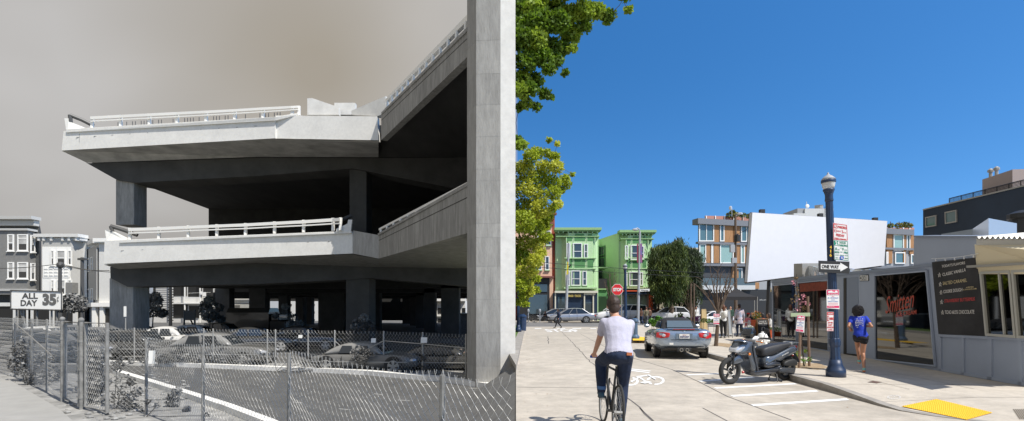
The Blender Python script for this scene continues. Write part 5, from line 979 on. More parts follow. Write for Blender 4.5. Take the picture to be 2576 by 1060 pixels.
# ================================================================ people
m_skin = mat('skin', c_(.5, .27, .18), .55); m_skin2 = mat('tanned skin', c_(.4, .19, .11), .5); m_hairb = mat('dark brown hair', c_(.035, .018, .01), .6); m_hairk = mat('black hair', c_(.012, .01, .01), .5); m_hairr = mat('auburn hair', c_(.12, .045, .02), .6)
m_eye = mat('eye white', g3(.6), .3)
def cloth(name, col, **k): return mat(name, col, .9, var=k.pop('var', .1), vs=9, bump=.9, bs=9, **k)
def person(label, loc, rotz=0, H=1.75, pose=None, skin=m_skin, hair=m_hairb, top=None, bottom=None, shoe=m_black, fem=0, sleeve='short', legs='long', hairstyle='short', vox=.03, tilt=0, extra=None, group=None, bag=None, bagc=None, skirt=0, curl=0):
    s = H/1.75
    J = dict(pel=(0, 0, .95), che=(0, .01, 1.28), nek=(0, .0, 1.5), hed=(0, .025, 1.635), shL=(-.175, 0, 1.43), shR=(.175, 0, 1.43), elL=(-.23, -.02, 1.14), elR=(.23, -.02, 1.14), wrL=(-.24, .06, .9), wrR=(.24, .06, .9),
             hiL=(-.09, 0, .93), hiR=(.09, 0, .93), knL=(-.1, .02, .5), knR=(.1, .02, .5), anL=(-.1, -.02, .09), anR=(.1, -.02, .09), toL=(-.12, .15, .035), toR=(.12, .15, .035))
    J.update(pose or {}); J = {k: V(v)*s for k, v in J.items()}
    t = thing('person', label, 'person', loc, rotz, group); t.rotation_euler = (0, tilt, rotz)
    wS = 1-.12*fem
    def torso(mb, e, lo=-.1, hi=1.0, hip=.165):
        sp = [J['pel'], J['pel'].lerp(J['che'], .5), J['che'], J['nek']]
        rt = (J['shR']-J['shL']).normalized(); secs = []
        prof = [(-.45, .1, .085), (-.3, hip*.95, .115), (0, hip, .12), (.33, .145-.02*fem, .105), (.66, .155*wS, .11), (1.0, .175*wS, .12), (1.35, .185*wS, .11), (1.62, .165*wS, .085), (1.84, .09, .065), (2, .058, .058)]
        for k, w, d in prof:
            if k < lo or k > hi*2: continue
            if k <= 1: c = sp[0].lerp(sp[2], k); ax = sp[2]-sp[0]
            else: c = sp[2].lerp(sp[3], k-1); ax = sp[3]-sp[2]
            ax.normalize(); fw = ax.cross(rt).normalized()*1; secs.append([c+rt*(w*s+e)*cos(a)+fw*(d*s+e)*sin(a) for a in [2*pi*i/14 for i in range(14)]])
        mb.loft(secs)
    b = MB(); torso(b, 0)
    hd = J['hed']; up = (hd-J['nek']).normalized(); up = (up+V((0, 0, 1.2))).normalized(); fw = V((0, 1, 0)); fw = (fw-up*fw.dot(up)).normalized(); rt = fw.cross(up)
    Rm = Matrix((rt, fw, up)).transposed()
    b.ball(hd+up*.02*s, (.076*s, .095*s, .108*s), 16, rot=Rm); b.ball(hd-up*.05*s+fw*.02*s, (.058*s, .07*s, .065*s), 12, rot=Rm)
    b.cap(J['nek']-V((0, 0, .04)), hd-up*.03*s, .055*s, .05*s); b.cap(hd+fw*.09*s, hd+fw*.108*s-up*.025*s, .011*s, .015*s, 6)
    for q in (-1, 1): b.ball(hd+rt*q*.08*s-fw*.005*s, (.012*s, .022*s, .032*s), 8, rot=Rm)
    b.cap(hd+fw*.088*s-up*.06*s-rt*.02*s, hd+fw*.088*s-up*.06*s+rt*.02*s, .008*s, .008*s, 6)
    for S_ in 'LR':
        sh_, el, wr = J['sh'+S_], J['el'+S_], J['wr'+S_]; q = -1 if S_ == 'L' else 1
        b.cap(sh_, el, .05*s*wS, .038*s*wS); b.cap(el, wr, .04*s*wS, .026*s*wS)
        d = (wr-el).normalized(); side = d.cross(V((0, 0, 1))); side = side.normalized() if side.length > .2 else V((1, 0, 0)); pn = side.cross(d).normalized()
        if J.get('grip'+S_): side = V((1, 0, 0)); d = (J['grip'+S_]-wr).normalized(); pn = side.cross(d).normalized()
        b.ball(wr+d*.05*s, (.02*s, .02*s, .02*s), 8); b.cap(wr+d*.015*s, wr+d*.07*s, .03*s, .034*s)
        if J.get('grip'+S_):
            g_ = J['grip'+S_]
            for i in range(4): f = g_+V(((i-1.5)*.02*s, 0, 0)); k = wr+d*.08*s+V(((i-1.5)*.02*s, 0, 0)); b.path([k, f+V((0, .02, .024)), f+V((0, .034, 0)), f+V((0, .015, -.022))], [.0105*s, .01*s, .0095*s, .008*s], 6)
            b.path([wr+d*.03*s-V((q*.028*s, 0, 0)), g_+V((-q*.045*s, -.01, -.01)), g_+V((-q*.03*s, .01, -.024))], [.013*s, .011*s, .009*s], 6)
        else:
            for i in range(4): ln = (.07, .078, .072, .058)[i]*s; k = wr+d*.085*s+side*(i-1.5)*.019*s; b.path([k, k+d*ln*.45+pn*.004, k+d*ln*.8-pn*.014, k+d*ln-pn*.03], [.0095*s, .009*s, .0085*s, .007*s], 6)
            k = wr+d*.04*s+side*.03*s*q; b.path([k, k+side*.025*s*q+d*.03*s-pn*.01, k+side*.02*s*q+d*.06*s-pn*.02], [.012*s, .011*s, .009*s], 6)
        b.cap(J['hi'+S_], J['kn'+S_], (.085-.003*fem)*s, .056*s); b.cap(J['kn'+S_], J['an'+S_], .056*s, .035*s); b.ball(J['kn'+S_].lerp(J['an'+S_], .3)-V((0, .015*s, 0)), (.048*s, .052*s, .11*s), 8)
    part('body', b, skin, t, world=False, remesh=vox if vox > .02 else .0085)
    for q in (-1, 1):
        if vox < .02: mb = MB(); mb.ball(hd+fw*.087*s+rt*q*.03*s+up*.01*s, (.012*s, .006*s, .007*s), 6); part('eye', mb, m_eye, t, world=False)
    if top:
        mb = MB(); torso(mb, .016*s, lo=-.32 if not skirt else -.5, hi=.93)
        for S_ in 'LR':
            sh_, el, wr = J['sh'+S_], J['el'+S_], J['wr'+S_]
            if sleeve == 'short': mb.cap(sh_, sh_.lerp(el, .52), .064*s*wS, .06*s*wS)
            elif sleeve == 'long': mb.cap(sh_, el, .064*s*wS, .05*s*wS); mb.cap(el, el.lerp(wr, .95), .05*s*wS, .038*s*wS)
            else: mb.ball(sh_, .06*s*wS)
        if skirt: pv = J['pel']; mb.loft([[pv+V((r_*cos(a)*s, r_*.75*sin(a)*s, z_*s)) for a in [2*pi*i/14 for i in range(14)]] for r_, z_ in ((.2, -skirt), (.19, -.1), (.15, .12))])
        tp_ = part('shirt', mb, top, t, world=False, remesh=max(.011, vox*.9))
    if bottom:
        mb = MB(); torso(mb, .016*s, lo=-.5, hi=.09); pv = J['pel']
        for S_ in 'LR':
            h_, k_, a_ = J['hi'+S_], J['kn'+S_], J['an'+S_]
            if legs == 'long': mb.cap(h_, k_, .104*s, .078*s); mb.cap(k_, k_.lerp(a_, .35), .078*s, .074*s); mb.cap(k_.lerp(a_, .35), k_.lerp(a_, .93), .074*s, (.058 if not fem else .048)*s)
            else: mb.cap(h_, h_.lerp(k_, .3), .105*s, .1*s)
        part('trousers' if legs == 'long' else 'shorts', mb, bottom, t, world=False, remesh=max(.011, vox*.9))
    for S_ in 'LR':
        a_, o_ = J['an'+S_], J['to'+S_]; mb = MB(); mb.cap(a_+(a_-o_)*.12-V((0, 0, .035*s)), o_, .043*s, .036*s); mb.ball(a_-V((0, 0, .005)), .045*s, 8); part('shoe', mb, shoe, t, world=False, remesh=max(.012, vox*.7))
    mb = MB()
    mb.ball(hd+up*.045*s-fw*.02*s, (.084*s, .096*s, .1*s), 14, rot=Rm); mb.ball(hd-up*.025*s-fw*.045*s, (.08*s, .062*s, .085*s), 12, rot=Rm)
    if hairstyle in ('long', 'bob'): mb.cap(hd-fw*.05*s, J['nek']-fw*.06*s-V((0, 0, (.14 if hairstyle == 'long' else .02)*s)), .085*s, .06*s); [mb.cap(hd+rt*q*.06*s, J['nek']+rt*q*.06*s-V((0, 0, .03)), .04*s, .03*s) for q in (-1, 1)]
    if hairstyle == 'short' and vox < .02 and not curl:
        for _ in range(150):
            q = V((rnd.gauss(0, 1), rnd.gauss(0, 1)-.5, rnd.gauss(0, 1)+.5)).normalized(); mb.ball(hd+up*.03*s-fw*.02*s+V((q.x*.082, q.y*.094, q.z*.098))*s, rnd.uniform(.008, .017)*s, 5)
    if curl:
        for _ in range(330):
            q = V((rnd.gauss(0, 1), rnd.gauss(0, 1)-.8, rnd.gauss(0, 1)+.1)).normalized(); mb.ball(hd-fw*.045*s+V((q.x*.125, q.y*.125, q.z*.145-.035))*s, rnd.uniform(.012, .026)*s, 5)
    part('hair', mb, hair, t, world=False, remesh=0 if curl else max(.009, vox*.7))
    if bag: mb = MB(); c = J['che']-V((0, .16*s, .02)); mb.ball(c, (.13*s, .09*s, .19*s), 10); part('backpack', mb, bag, t, world=False, remesh=.02); mb = MB(); [mb.path([J['sh'+k].lerp(J['nek'], .3)+V((0, -.1, .02)), J['sh'+k].lerp(J['nek'], .3)+V((0, .0, .09)), J['sh'+k].lerp(J['nek'], .3)+V((0, .1, -.02))], .018, 5) for k in 'LR']; part('strap', mb, bag, t, world=False)
    if extra: extra(t, J, s)
    return t
def onroad(px, py, h=0): return gp(px, py, h)
# ---------------------------------------------------------------- bicycle and its rider
def bicycle(label, loc, rotz, tilt=0, detail=True, frame=m_black, group=None):
    t = thing('bicycle', label, 'bicycle', loc, rotz, group); t.rotation_euler = (0, tilt, rotz)
    Rr = .34; bb = V((0, .43, .28)); st_ = V((0, .25, .88)); ht = V((0, .86, .84)); hb = V((0, .9, .66)); fh = V((0, 1.02, Rr)); rh = V((0, 0, Rr))
    mb = MB(); mb.tube(bb, st_, .016); mb.tube(st_-V((0, .0, .06)), ht-V((0, 0, .03)), .016); mb.tube(bb, hb, .019); mb.tube(ht+V((0, 0, .05)), hb-V((0, 0, .03)), .02)
    for q in (-1, 1): mb.tube(bb+V((q*.03, 0, 0)), rh+V((q*.06, 0, 0)), .009); mb.tube(st_-V((0, 0, .05)), rh+V((q*.06, 0, 0)), .008); mb.tube(hb+V((q*.045, .01, -.02)), fh+V((q*.05, 0, 0)), .012, .008)
    part('frame', mb, frame, t, world=False)
    mb = MB(); mb.tube(st_, st_+V((0, -.025, .1)), .014); part('seat_post', mb, m_chrome, t, world=False)
    mb = MB(); s0 = st_+V((0, -.03, .115)); mb.loft([[s0+V((w*cos(a), y, .022*sin(a))) for a in [2*pi*i/10 for i in range(10)]] for y, w in ((-.12, .05), (-.08, .075), (0, .06), (.08, .025), (.15, .02))]); part('saddle', mb, m_black, t, world=False, smooth=True)
    mb = MB(); mb.path([V((-.23, .86, .93)), V((-.1, .9, .93)), V((0, .91, .92)), V((.1, .9, .93)), V((.23, .86, .93))], .012, 8); mb.tube(ht, V((0, .9, .92)), .014); part('handlebar', mb, m_black, t, world=False)
    for q in (-1, 1): mb = MB(); mb.tube((q*.15, .88, .93), (q*.25, .855, .93), .018); part('grip', mb, mat('blue grip', c_(.02, .08, .4), .5), t, world=False)
    for c in (rh, fh):
        mb = MB(); mb.path([c+V((0, Rr*.965*cos(a), Rr*.965*sin(a))) for a in [2*pi*i/36 for i in range(36)]], .0165, 8, closed=True); w = part('wheel', mb, m_tyre, t, world=False, smooth=True)
        mb = MB(); mb.path([c+V((0, Rr*.9*cos(a), Rr*.9*sin(a))) for a in [2*pi*i/36 for i in range(36)]], .009, 4, closed=True); mb.tube(c-V((.05, 0, 0)), c+V((.05, 0, 0)), .02); part('rim', mb, m_galv, w, world=False)
        mb = MB()
        for i in range(24): a = 2*pi*i/24; mb.tube(c+V(((.03 if i % 2 else -.03), .02*cos(a+.5), .02*sin(a+.5))), c+V((0, Rr*.9*cos(a), Rr*.9*sin(a))), .0016, n=3)
        part('spokes', mb, m_galv, w, world=False)
    mb = MB(); a = V((-.08, .43+.02, .45)); b_ = V((.08, .43-.02, .11)); mb.tube(bb+V((-.05, 0, 0)), a, .01); mb.tube(bb+V((.05, 0, 0)), b_, .01); mb.tube(bb-V((.06, 0, 0)), bb+V((.06, 0, 0)), .02); mb.lathe([(.09, -.003), (.09, .003)], (0, 0, 0), 24); n0 = len(mb.v)-48
    for i in range(n0, len(mb.v)): v = mb.v[i]; mb.v[i] = V((.05+v.z, .43+v.x, .28+v.y))
    part('crankset', mb, m_black, t, world=False)
    for p, q in ((a, -1), (b_, 1)): mb = MB(); mb.box(min(p.x, p.x+q*.1), max(p.x, p.x+q*.1), p.y-.035, p.y+.035, p.z-.012, p.z+.012); part('pedal', mb, m_black, t, world=False)
    return t
bk = bicycle('black road bicycle ridden by the man in the white T-shirt', (1.225, 6.3, 0), 0, tilt=R(3.4))
m_wtee = cloth('white cotton tee', c_(.43, .42, .5)); m_den = cloth('dark denim', c_(.009, .018, .045), var=.35)
def cyc_extra(t, J, s):
    mb = MB(); c = J['pel']+V((.1, -.15, .0)); mb.box(c.x-.03, c.x+.035, c.y-.006, c.y+.01, c.z-.018, c.z+.018); part('leather_patch', mb, mat('tan leather', c_(.42, .13, .05), .7), t, world=False)
    mb = MB(); a = J['anL']+V((0, 0, .06)); mb.lathe([(.058, -.02), (.062, .02), (.055, .024)], a+V((0, .012, 0)), 14); part('rolled_cuff', mb, cloth('pale denim cuff', c_(.06, .13, .27)), t, world=False)
person('cyclist in white T-shirt and dark jeans riding away from the camera', (1.225, 6.3, 0), 0, 1.78, dict(pel=(0, .18, 1.04), che=(.0, .32, 1.3), nek=(-.01, .42, 1.48), hed=(-.04, .49, 1.61), shL=(-.165, .38, 1.395), shR=(.165, .38, 1.395), elL=(-.19, .56, 1.15), elR=(.19, .58, 1.15),
       wrL=(-.205, .77, .965), wrR=(.205, .77, .965), gripL=(-.2, .855, .925), gripR=(.2, .855, .925), hiL=(-.09, .2, 1.0), hiR=(.09, .2, 1.0), knL=(-.15, .56, .88), knR=(.125, .42, .62), anL=(-.14, .42, .5), anR=(.115, .36, .2), toL=(-.14, .56, .475), toR=(.12, .5, .13)),
       top=m_wtee, bottom=m_den, shoe=mat('navy trainer', c_(.02, .06, .09), .6), vox=.014, tilt=R(3.4), extra=cyc_extra)
# ---------------------------------------------------------------- runner
m_blue = cloth('royal blue tee', c_(.012, .04, .4)); q = onroad(2170, 936, SW)
def run_extra(t, J, s):
    for k, (w_, z_, tx) in enumerate(((.07, .12, 'bread'), (.13, .07, 'a i l'), (.15, .03, 'VISION SPORT'), (.17, -.01, 'EVENT'), (.17, -.05, 'FIT CLUB CITY'), (.15, -.09, 'RUN'), (.12, -.13, 'good foods'))):
        c = J['che']+V((-.005, -.128*s-.004-(.0 if z_ > 0 else 0), z_+.02)); text(tx, (c.x-w_/2, c.y, c.z), (w_, 0, 0), (0, 0, .024), m_paint, t, name='print', world=False, off=.002, bold=.02)
    for S_ in 'LR': mb = MB(); a_, o_ = J['an'+S_], J['to'+S_]; mb.cap(a_+(a_-o_)*.12-V((0, 0, .062*s)), o_-V((0, 0, .018)), .035*s, .03*s); part('sole', mb, mat('coral sole', c_(.75, .25, .12), .6), t, world=False)
person('woman runner in royal blue T-shirt and black shorts on the pavement', (q.x-.02, q.y, SW), R(-26), 1.56, dict(pel=(-.02, .02, .96), che=(-.05, .08, 1.28), nek=(-.06, .12, 1.49), hed=(-.07, .16, 1.63), shL=(-.22, .1, 1.42), shR=(.1, .1, 1.42), elL=(-.3, -.06, 1.2), elR=(.2, -.12, 1.2), wrL=(-.24, .12, 1.13), wrR=(.1, .08, 1.2),
       hiL=(-.1, .02, .94), hiR=(.06, .02, .94), knL=(-.05, .34, .66), knR=(.03, .06, .5), anL=(.0, .4, .27), anR=(.04, -.1, .1), toL=(.0, .54, .24), toR=(.05, .08, .035)),
       skin=m_skin2, hair=m_hairk, top=m_blue, bottom=cloth('black shorts', c_(.012, .012, .014)), legs='short', shoe=mat('mint trainer', c_(.2, .42, .36), .6), fem=1, vox=.014, curl=1, extra=run_extra)
# ---------------------------------------------------------------- other people
walk = dict(knL=(-.1, .17, .52), anL=(-.1, .3, .13), toL=(-.1, .45, .08), knR=(.1, .02, .5), anR=(.1, -.28, .12), toR=(.1, -.14, .03), elL=(-.22, -.1, 1.15), wrL=(-.2, .0, .92), elR=(.22, .08, 1.14), wrR=(.2, .24, .95))
sit = dict(pel=(0, 0, .5), che=(0, .04, .84), nek=(0, .06, 1.06), hed=(0, .1, 1.2), shL=(-.17, .05, .99), shR=(.17, .05, .99), elL=(-.22, .1, .74), elR=(.22, .1, .74), wrL=(-.1, .3, .76), wrR=(.1, .3, .76), hiL=(-.09, .02, .5), hiR=(.09, .02, .5), knL=(-.1, .45, .5), knR=(.1, .45, .5), anL=(-.1, .42, .09), anR=(.1, .42, .09), toL=(-.1, .57, .035), toR=(.1, .57, .035))
navy = cloth('navy coat', c_(.02, .035, .08)); blk = cloth('black cloth', c_(.014, .014, .016)); kha = cloth('khaki jacket', c_(.16, .14, .09)); gry = cloth('grey trousers', c_(.1, .11, .12)); red = cloth('red jersey', c_(.5, .03, .02)); pnk = cloth('pink sweater', c_(.7, .2, .22)); wht = cloth('white jacket', c_(.62, .62, .6)); brn = cloth('brown coat', c_(.1, .05, .03)); dgn = cloth('dark green top', c_(.03, .07, .05))
p = onroad(1405, 826.5); person('pedestrian in navy coat and black leggings crossing the street leftwards', (p.x, p.y, 0), R(90), 1.62, walk, hair=m_hairk, top=navy, bottom=blk, sleeve='long', fem=1, hairstyle='bob', bag=cloth('grey rucksack', c_(.1, .1, .11)), skirt=.18, hairc=None) if False else person('pedestrian in navy coat and black leggings crossing the street leftwards', (p.x, p.y, 0), R(90), 1.62, walk, hair=m_hairk, top=navy, bottom=blk, sleeve='long', fem=1, hairstyle='bob', bag=cloth('grey rucksack', c_(.1, .1, .11)), skirt=.18)
gpz = 'people waiting at the far corner'
for px, py, rz, hh, tp_, bt, hr, lab, fm, st_ in ((1626, 819, -20, 1.78, kha, gry, m_hairr, 'balding man in khaki jacket walking at the far corner', 0, 'short'), (1613, 817, 10, 1.66, brn, navy, m_hairr, 'woman with long auburn hair left of the man in khaki', 1, 'long'), (1635, 816, 30, 1.74, brn, blk, m_hairk, 'person in brown coat just right of the man in khaki', 0, 'short'), (1644, 814, -40, 1.8, blk, navy, m_hairk, 'tall person in black jacket rightmost of the far corner group', 0, 'short')):
    p = onroad(px, py); person(lab, (p.x, p.y, 0), R(rz), hh, walk if hh != 1.74 else None, hair=hr, top=tp_, bottom=bt, sleeve='long', fem=fm, hairstyle=st_, group=gpz)
p = onroad(1372, 811); person('person with red hair sitting outside the peach building', (p.x, p.y, .14), R(160), 1.6, sit, hair=m_hairr, top=blk, bottom=blk, sleeve='long', fem=1, hairstyle='long')
p = onroad(1820, 851, SW); person('woman in white jacket with white rucksack standing back turned', (p.x, p.y, SW), R(6), 1.68, dict(elL=(-.24, .02, 1.15), wrL=(-.14, .2, 1.1), elR=(.2, .05, 1.12), wrR=(.18, .22, 1.02)), hair=m_hairr, top=wht, bottom=blk, sleeve='long', fem=1, hairstyle='long', bag=cloth('white rucksack', c_(.66, .65, .6)), vox=.02, shoe=m_galv)
tie = mat('pastel tie-dye', c_(.3, .42, .6), .9, col2=c_(.62, .45, .42), vs=6)
p = onroad(1860, 848, SW); person('person in long pastel tie-dye vest and blue jeans with back turned', (p.x, p.y, SW), R(-10), 1.72, None, hair=m_hairb, top=tie, bottom=m_den, sleeve='long', fem=1, vox=.02, skirt=.25)
def capx(t, J, s): mb = MB(); mb.ball(J['hed']+V((0, 0, .07)), (.095*s, .11*s, .075*s), 10); mb.ball(J['hed']+V((0, .11, .06)), (.07*s, .08*s, .015*s), 8); part('cap', mb, red, t, world=False)
p = V(((1879-CX)/F*29, 29, SW)); person('person in pink sweater and red cap sitting at the tables', p, R(-75), 1.65, sit, top=pnk, bottom=dgn, sleeve='long', fem=1, vox=.022, extra=capx)
p = V(((1922-CX)/F*28, 28, SW)); person('dark-haired person in red jersey seated near the flower pots', p, R(70), 1.65, sit, hair=m_hairk, top=red, bottom=m_den, sleeve='long', fem=1, hairstyle='bob', vox=.022)
p = V(((1938-CX)/F*26.5, 26.5, SW)); person('long-haired person in white top seated beside the shop corner', p, R(80), 1.66, sit, hair=m_hairb, top=wht, bottom=m_den, sleeve='long', fem=1, hairstyle='long', vox=.022)
for px, z, rz, tp_, lab in ((1826, 43, 170, blk, 'dark-clothed person standing under the left of the black tent'), (1838, 42, 150, dgn, 'person in dark green standing under the middle of the black tent'), (1751, 44, 180, wht, 'person in white standing behind the bare bushes'), (1895, 34, 120, blk, 'person in black seated behind the orange flowers')):
    person(lab, V(((px-CX)/F*z, z, SW)), R(rz), 1.7, sit if 'seated' in lab else None, hair=m_hairk, top=tp_, bottom=blk, sleeve='long')
# ---------------------------------------------------------------- vehicles of the street
silver = mat('silver car paint', c_(.45, .46, .48), .25, metal=.6, coat=.6); silv2 = mat('grey silver paint', c_(.35, .38, .42), .25, metal=.6, coat=.6); whp = mat('white car paint', c_(.75, .75, .75), .3, coat=.5); slate = mat('blue silver paint', c_(.34, .4, .47), .22, metal=.6, coat=.8); dpaint = mat('dark blue grey paint', c_(.04, .05, .06), .2, metal=.3, coat=.8)
def modern(label, name, px, pyb, rotz, paint, L=4.75, W_=.9, H=1.46, st=None, cab=None, belt=.92, cat='car', group=None, loc=None, sc=1, doors=(.42, .68), wr=.33):
    b = loc or onroad(px, pyb); k = L/4.75*sc; h = H/1.46*sc
    S0 = st or [(-2.37, .6, .5, .85), (-2.3, .82, .3, .98), (-1.7, .89, .24, 1.0), (-.8, .9, .2, .94), (.3, .9, .2, .92), (1.0, .89, .2, .9), (1.7, .87, .22, .8), (2.2, .8, .26, .66), (2.37, .55, .35, .52)]
    S1 = [(x*k, w*W_/.9*sc, a*h, b_*h) for x, w, a, b_ in S0]; C0 = cab or (-1.75, -1.0, .35, 1.25)
    return car(name, label, b, rotz, S1, tuple(c*k for c in C0), belt*h, 1.44*h, (-1.38*k, 1.4*k), wr*sc, paint, group=group, cat=cat, doors=doors)
G2 = 'cars parked across the street'
modern('silver four-door sedan parked in front of the left green house', 'sedan', 1437, 812.5, R(180), silver, sc=1.17, group=G2)
modern('silver hatchback mostly hidden behind the silver sedan', 'hatchback', 1398, 810.5, R(180), silv2, L=4.1, sc=1.15, group=G2, cab=(-2.2, -1.9, .3, 1.5))
modern('white passenger van half hidden behind the cyclist', 'van', 1560, 812, R(180), whp, L=5.4, W_=1.0, H=1.9, sc=1.12, group=G2, cat='van', st=[(-2.37, .8, .3, 1.0), (-2.33, .9, .24, 1.05), (-1.2, .92, .22, 1.05), (.6, .92, .22, 1.02), (1.2, .9, .22, .98), (1.9, .88, .22, .86), (2.25, .8, .25, .74), (2.37, .6, .3, .55)], cab=(-2.3, -2.22, .7, 1.45), belt=1.0)
suv = [(-2.37, .75, .4, 1.0), (-2.3, .86, .3, 1.05), (-1.5, .9, .24, 1.02), (0, .9, .22, 1.0), (1.2, .89, .22, .98), (1.9, .86, .24, .86), (2.3, .78, .28, .7), (2.37, .6, .35, .6)]
modern('white crossover with raked rear parked beyond the green hedge', 'crossover', 1678, 810, R(165), whp, L=4.3, H=1.62, sc=1.15, group=G2, st=suv, cab=(-2.25, -1.6, .3, 1.2), loc=onroad(1680, 814))
modern('dark roof-railed estate car behind the white crossover', 'estate_car', 1690, 808, R(170), dpaint, L=4.8, H=1.6, sc=1.2, group=G2, st=suv, cab=(-2.3, -2.0, .4, 1.3), loc=onroad(1695, 809))
modern('pale parked car glimpsed right of the dark estate car', 'parked_car', 1735, 808, R(170), silver, sc=1.1, group=G2, loc=onroad(1738, 809.5))
modern('white car glimpsed between the sandwich boards', 'parked_car', 1790, 812, R(185), whp, sc=.95, group=G2, loc=onroad(1792, 817))
# silver-blue soft-top roadster seen from behind
hd_ = math.atan2(2.14, .30); cx_, cy_ = 5.60, 18.35
rs = [(-2.03, .6, .46, .8), (-2.02, .68, .44, .86), (-1.98, .8, .4, .92), (-1.9, .86, .36, .955), (-1.72, .885, .3, .97), (-1.5, .9, .25, .98), (-1.0, .9, .2, .955), (-.4, .86, .19, .9), (.5, .86, .19, .87), (1.1, .88, .2, .86), (1.65, .84, .22, .76), (1.95, .68, .28, .6), (2.02, .45, .35, .5)]
rt_ = car('roadster', 'silver-blue two-seat convertible with black soft top parked at the kerb', (cx_, cy_, 0), hd_, rs, (-1.3, -.7, .15, .75), .93, 1.31, (-1.2, 1.2), .325, slate, doors=(.55,), rear='red', dome=True, roofpaint=mat('black soft top', c_(.018, .018, .02), .9, bump=.3, bs=12), halfw=.845, hub=7, domew=.84, sub=1)
for ch in list(rt_.children):
    if ch.name.startswith('tail_light'): bpy.data.objects.remove(ch)
for s in (1, -1):
    mb = MB(); mb.ext([V((-2.065, s*.43, .84)), V((-2.04, s*.66, .87)), V((-1.93, s*.85, .85)), V((-1.94, s*.86, .69)), V((-2.06, s*.7, .67)), V((-2.075, s*.47, .7))], (.16, -s*.02, 0)); part('tail_light', mb, m_red, rt_, world=False, bev=.03)
    mb = MB(); mb.ball((-2.055, s*.63, .765), (.03, .06, .05), 8); part('lamp_lens', mb, m_lamp, rt_, world=False)
    mb = MB(); mb.path([V((-2.09, s*.09, .31)), V((-1.9, s*.09, .31))], .055, 12); part('exhaust_tip', mb, m_chrome, rt_, world=False); mb = MB(); mb.tube((-2.095, s*.09, .31), (-2.0, s*.09, .31), .042, n=12); part('exhaust_hole', mb, m_black, rt_, world=False)
mb = MB(); mb.ext([V((-2.0, -.7, .3)), V((-2.0, .7, .3)), V((-2.04, .5, .38)), V((-2.05, -.5, .38))], (.15, 0, -.06)); mb.box(-2.05, -1.9, -.22, .22, .25, .38); part('diffuser', mb, m_black, rt_, world=False, bev=.02)
mb = MB(); mb.box(-2.055, -2.0, -.25, .25, .66, .83); part('plate_recess', mb, mat('recess silver', c_(.2, .25, .3), .4, metal=.5), rt_, world=False); mb = MB(); mb.box(-2.075, -2.056, -.155, .155, .67, .81); pl_ = part('number_plate', mb, m_plate, rt_, world=False)
text('5NFC009', (-2.076, .135, .695), (0, -.27, 0), (0, 0, .06), mat('plate navy', c_(.02, .03, .15), .5), pl_, world=False, bold=.03); text('California', (-2.076, .06, .775), (0, -.12, 0), (0, 0, .022), m_red, pl_, world=False)
mb = MB(); mb.box(-1.99, -1.85, -.5, .5, .965, .985); part('spoiler', mb, slate, rt_, world=False, bev=.01); mb = MB(); mb.box(-1.995, -1.98, -.33, .33, .95, .965); part('high_brake_light', mb, m_red, rt_, world=False)
mb = MB(); mb.ball((-2.0, 0, .9), (.015, .07, .015), 8); part('wing_badge', mb, m_chrome, rt_, world=False)
mb = MB(); mb.ball((-1.93, .3, .5), (.09, .04, .0), 6) if False else mb.box(-2.035, -2.0, .33, .45, .47, .53); part('bumper_sticker', mb, m_plate, rt_, world=False)
mb = MB(); mb.ext([V((-1.3, -.42, 1.0)), V((-1.3, .42, 1.0)), V((-1.04, .38, 1.215)), V((-1.04, -.38, 1.215))], (.08, 0, -.06)); part('rear_window', mb, mat('plastic rear window', c_(.1, .13, .15), .08, spec=.9), rt_, world=False)
mb = MB(); mb.path([V((-1.99, -.6, .64)), V((-2.045, -.3, .63)), V((-2.045, .3, .63)), V((-1.99, .6, .64))], .008, 4); mb.path([V((-1.42, .62, .985)), V((-1.9, .6, .965)), V((-2.0, .5, .93)), V((-2.0, -.5, .93)), V((-1.9, -.6, .965)), V((-1.42, -.62, .985))], .007, 4); part('panel_seam', mb, m_black, rt_, world=False)
mb = MB(); mb.tube((-1.45, .5, .95), (-1.5, .5, 1.3), .006, n=4); part('aerial', mb, m_black, rt_, world=False)
mb = MB(); [mb.box(.8, .95, s*.885-.01, s*.885+.01, .45+k*.08, .49+k*.08) for k in range(4) for s in (1, -1)]; part('side_vent', mb, m_black, rt_, world=False)
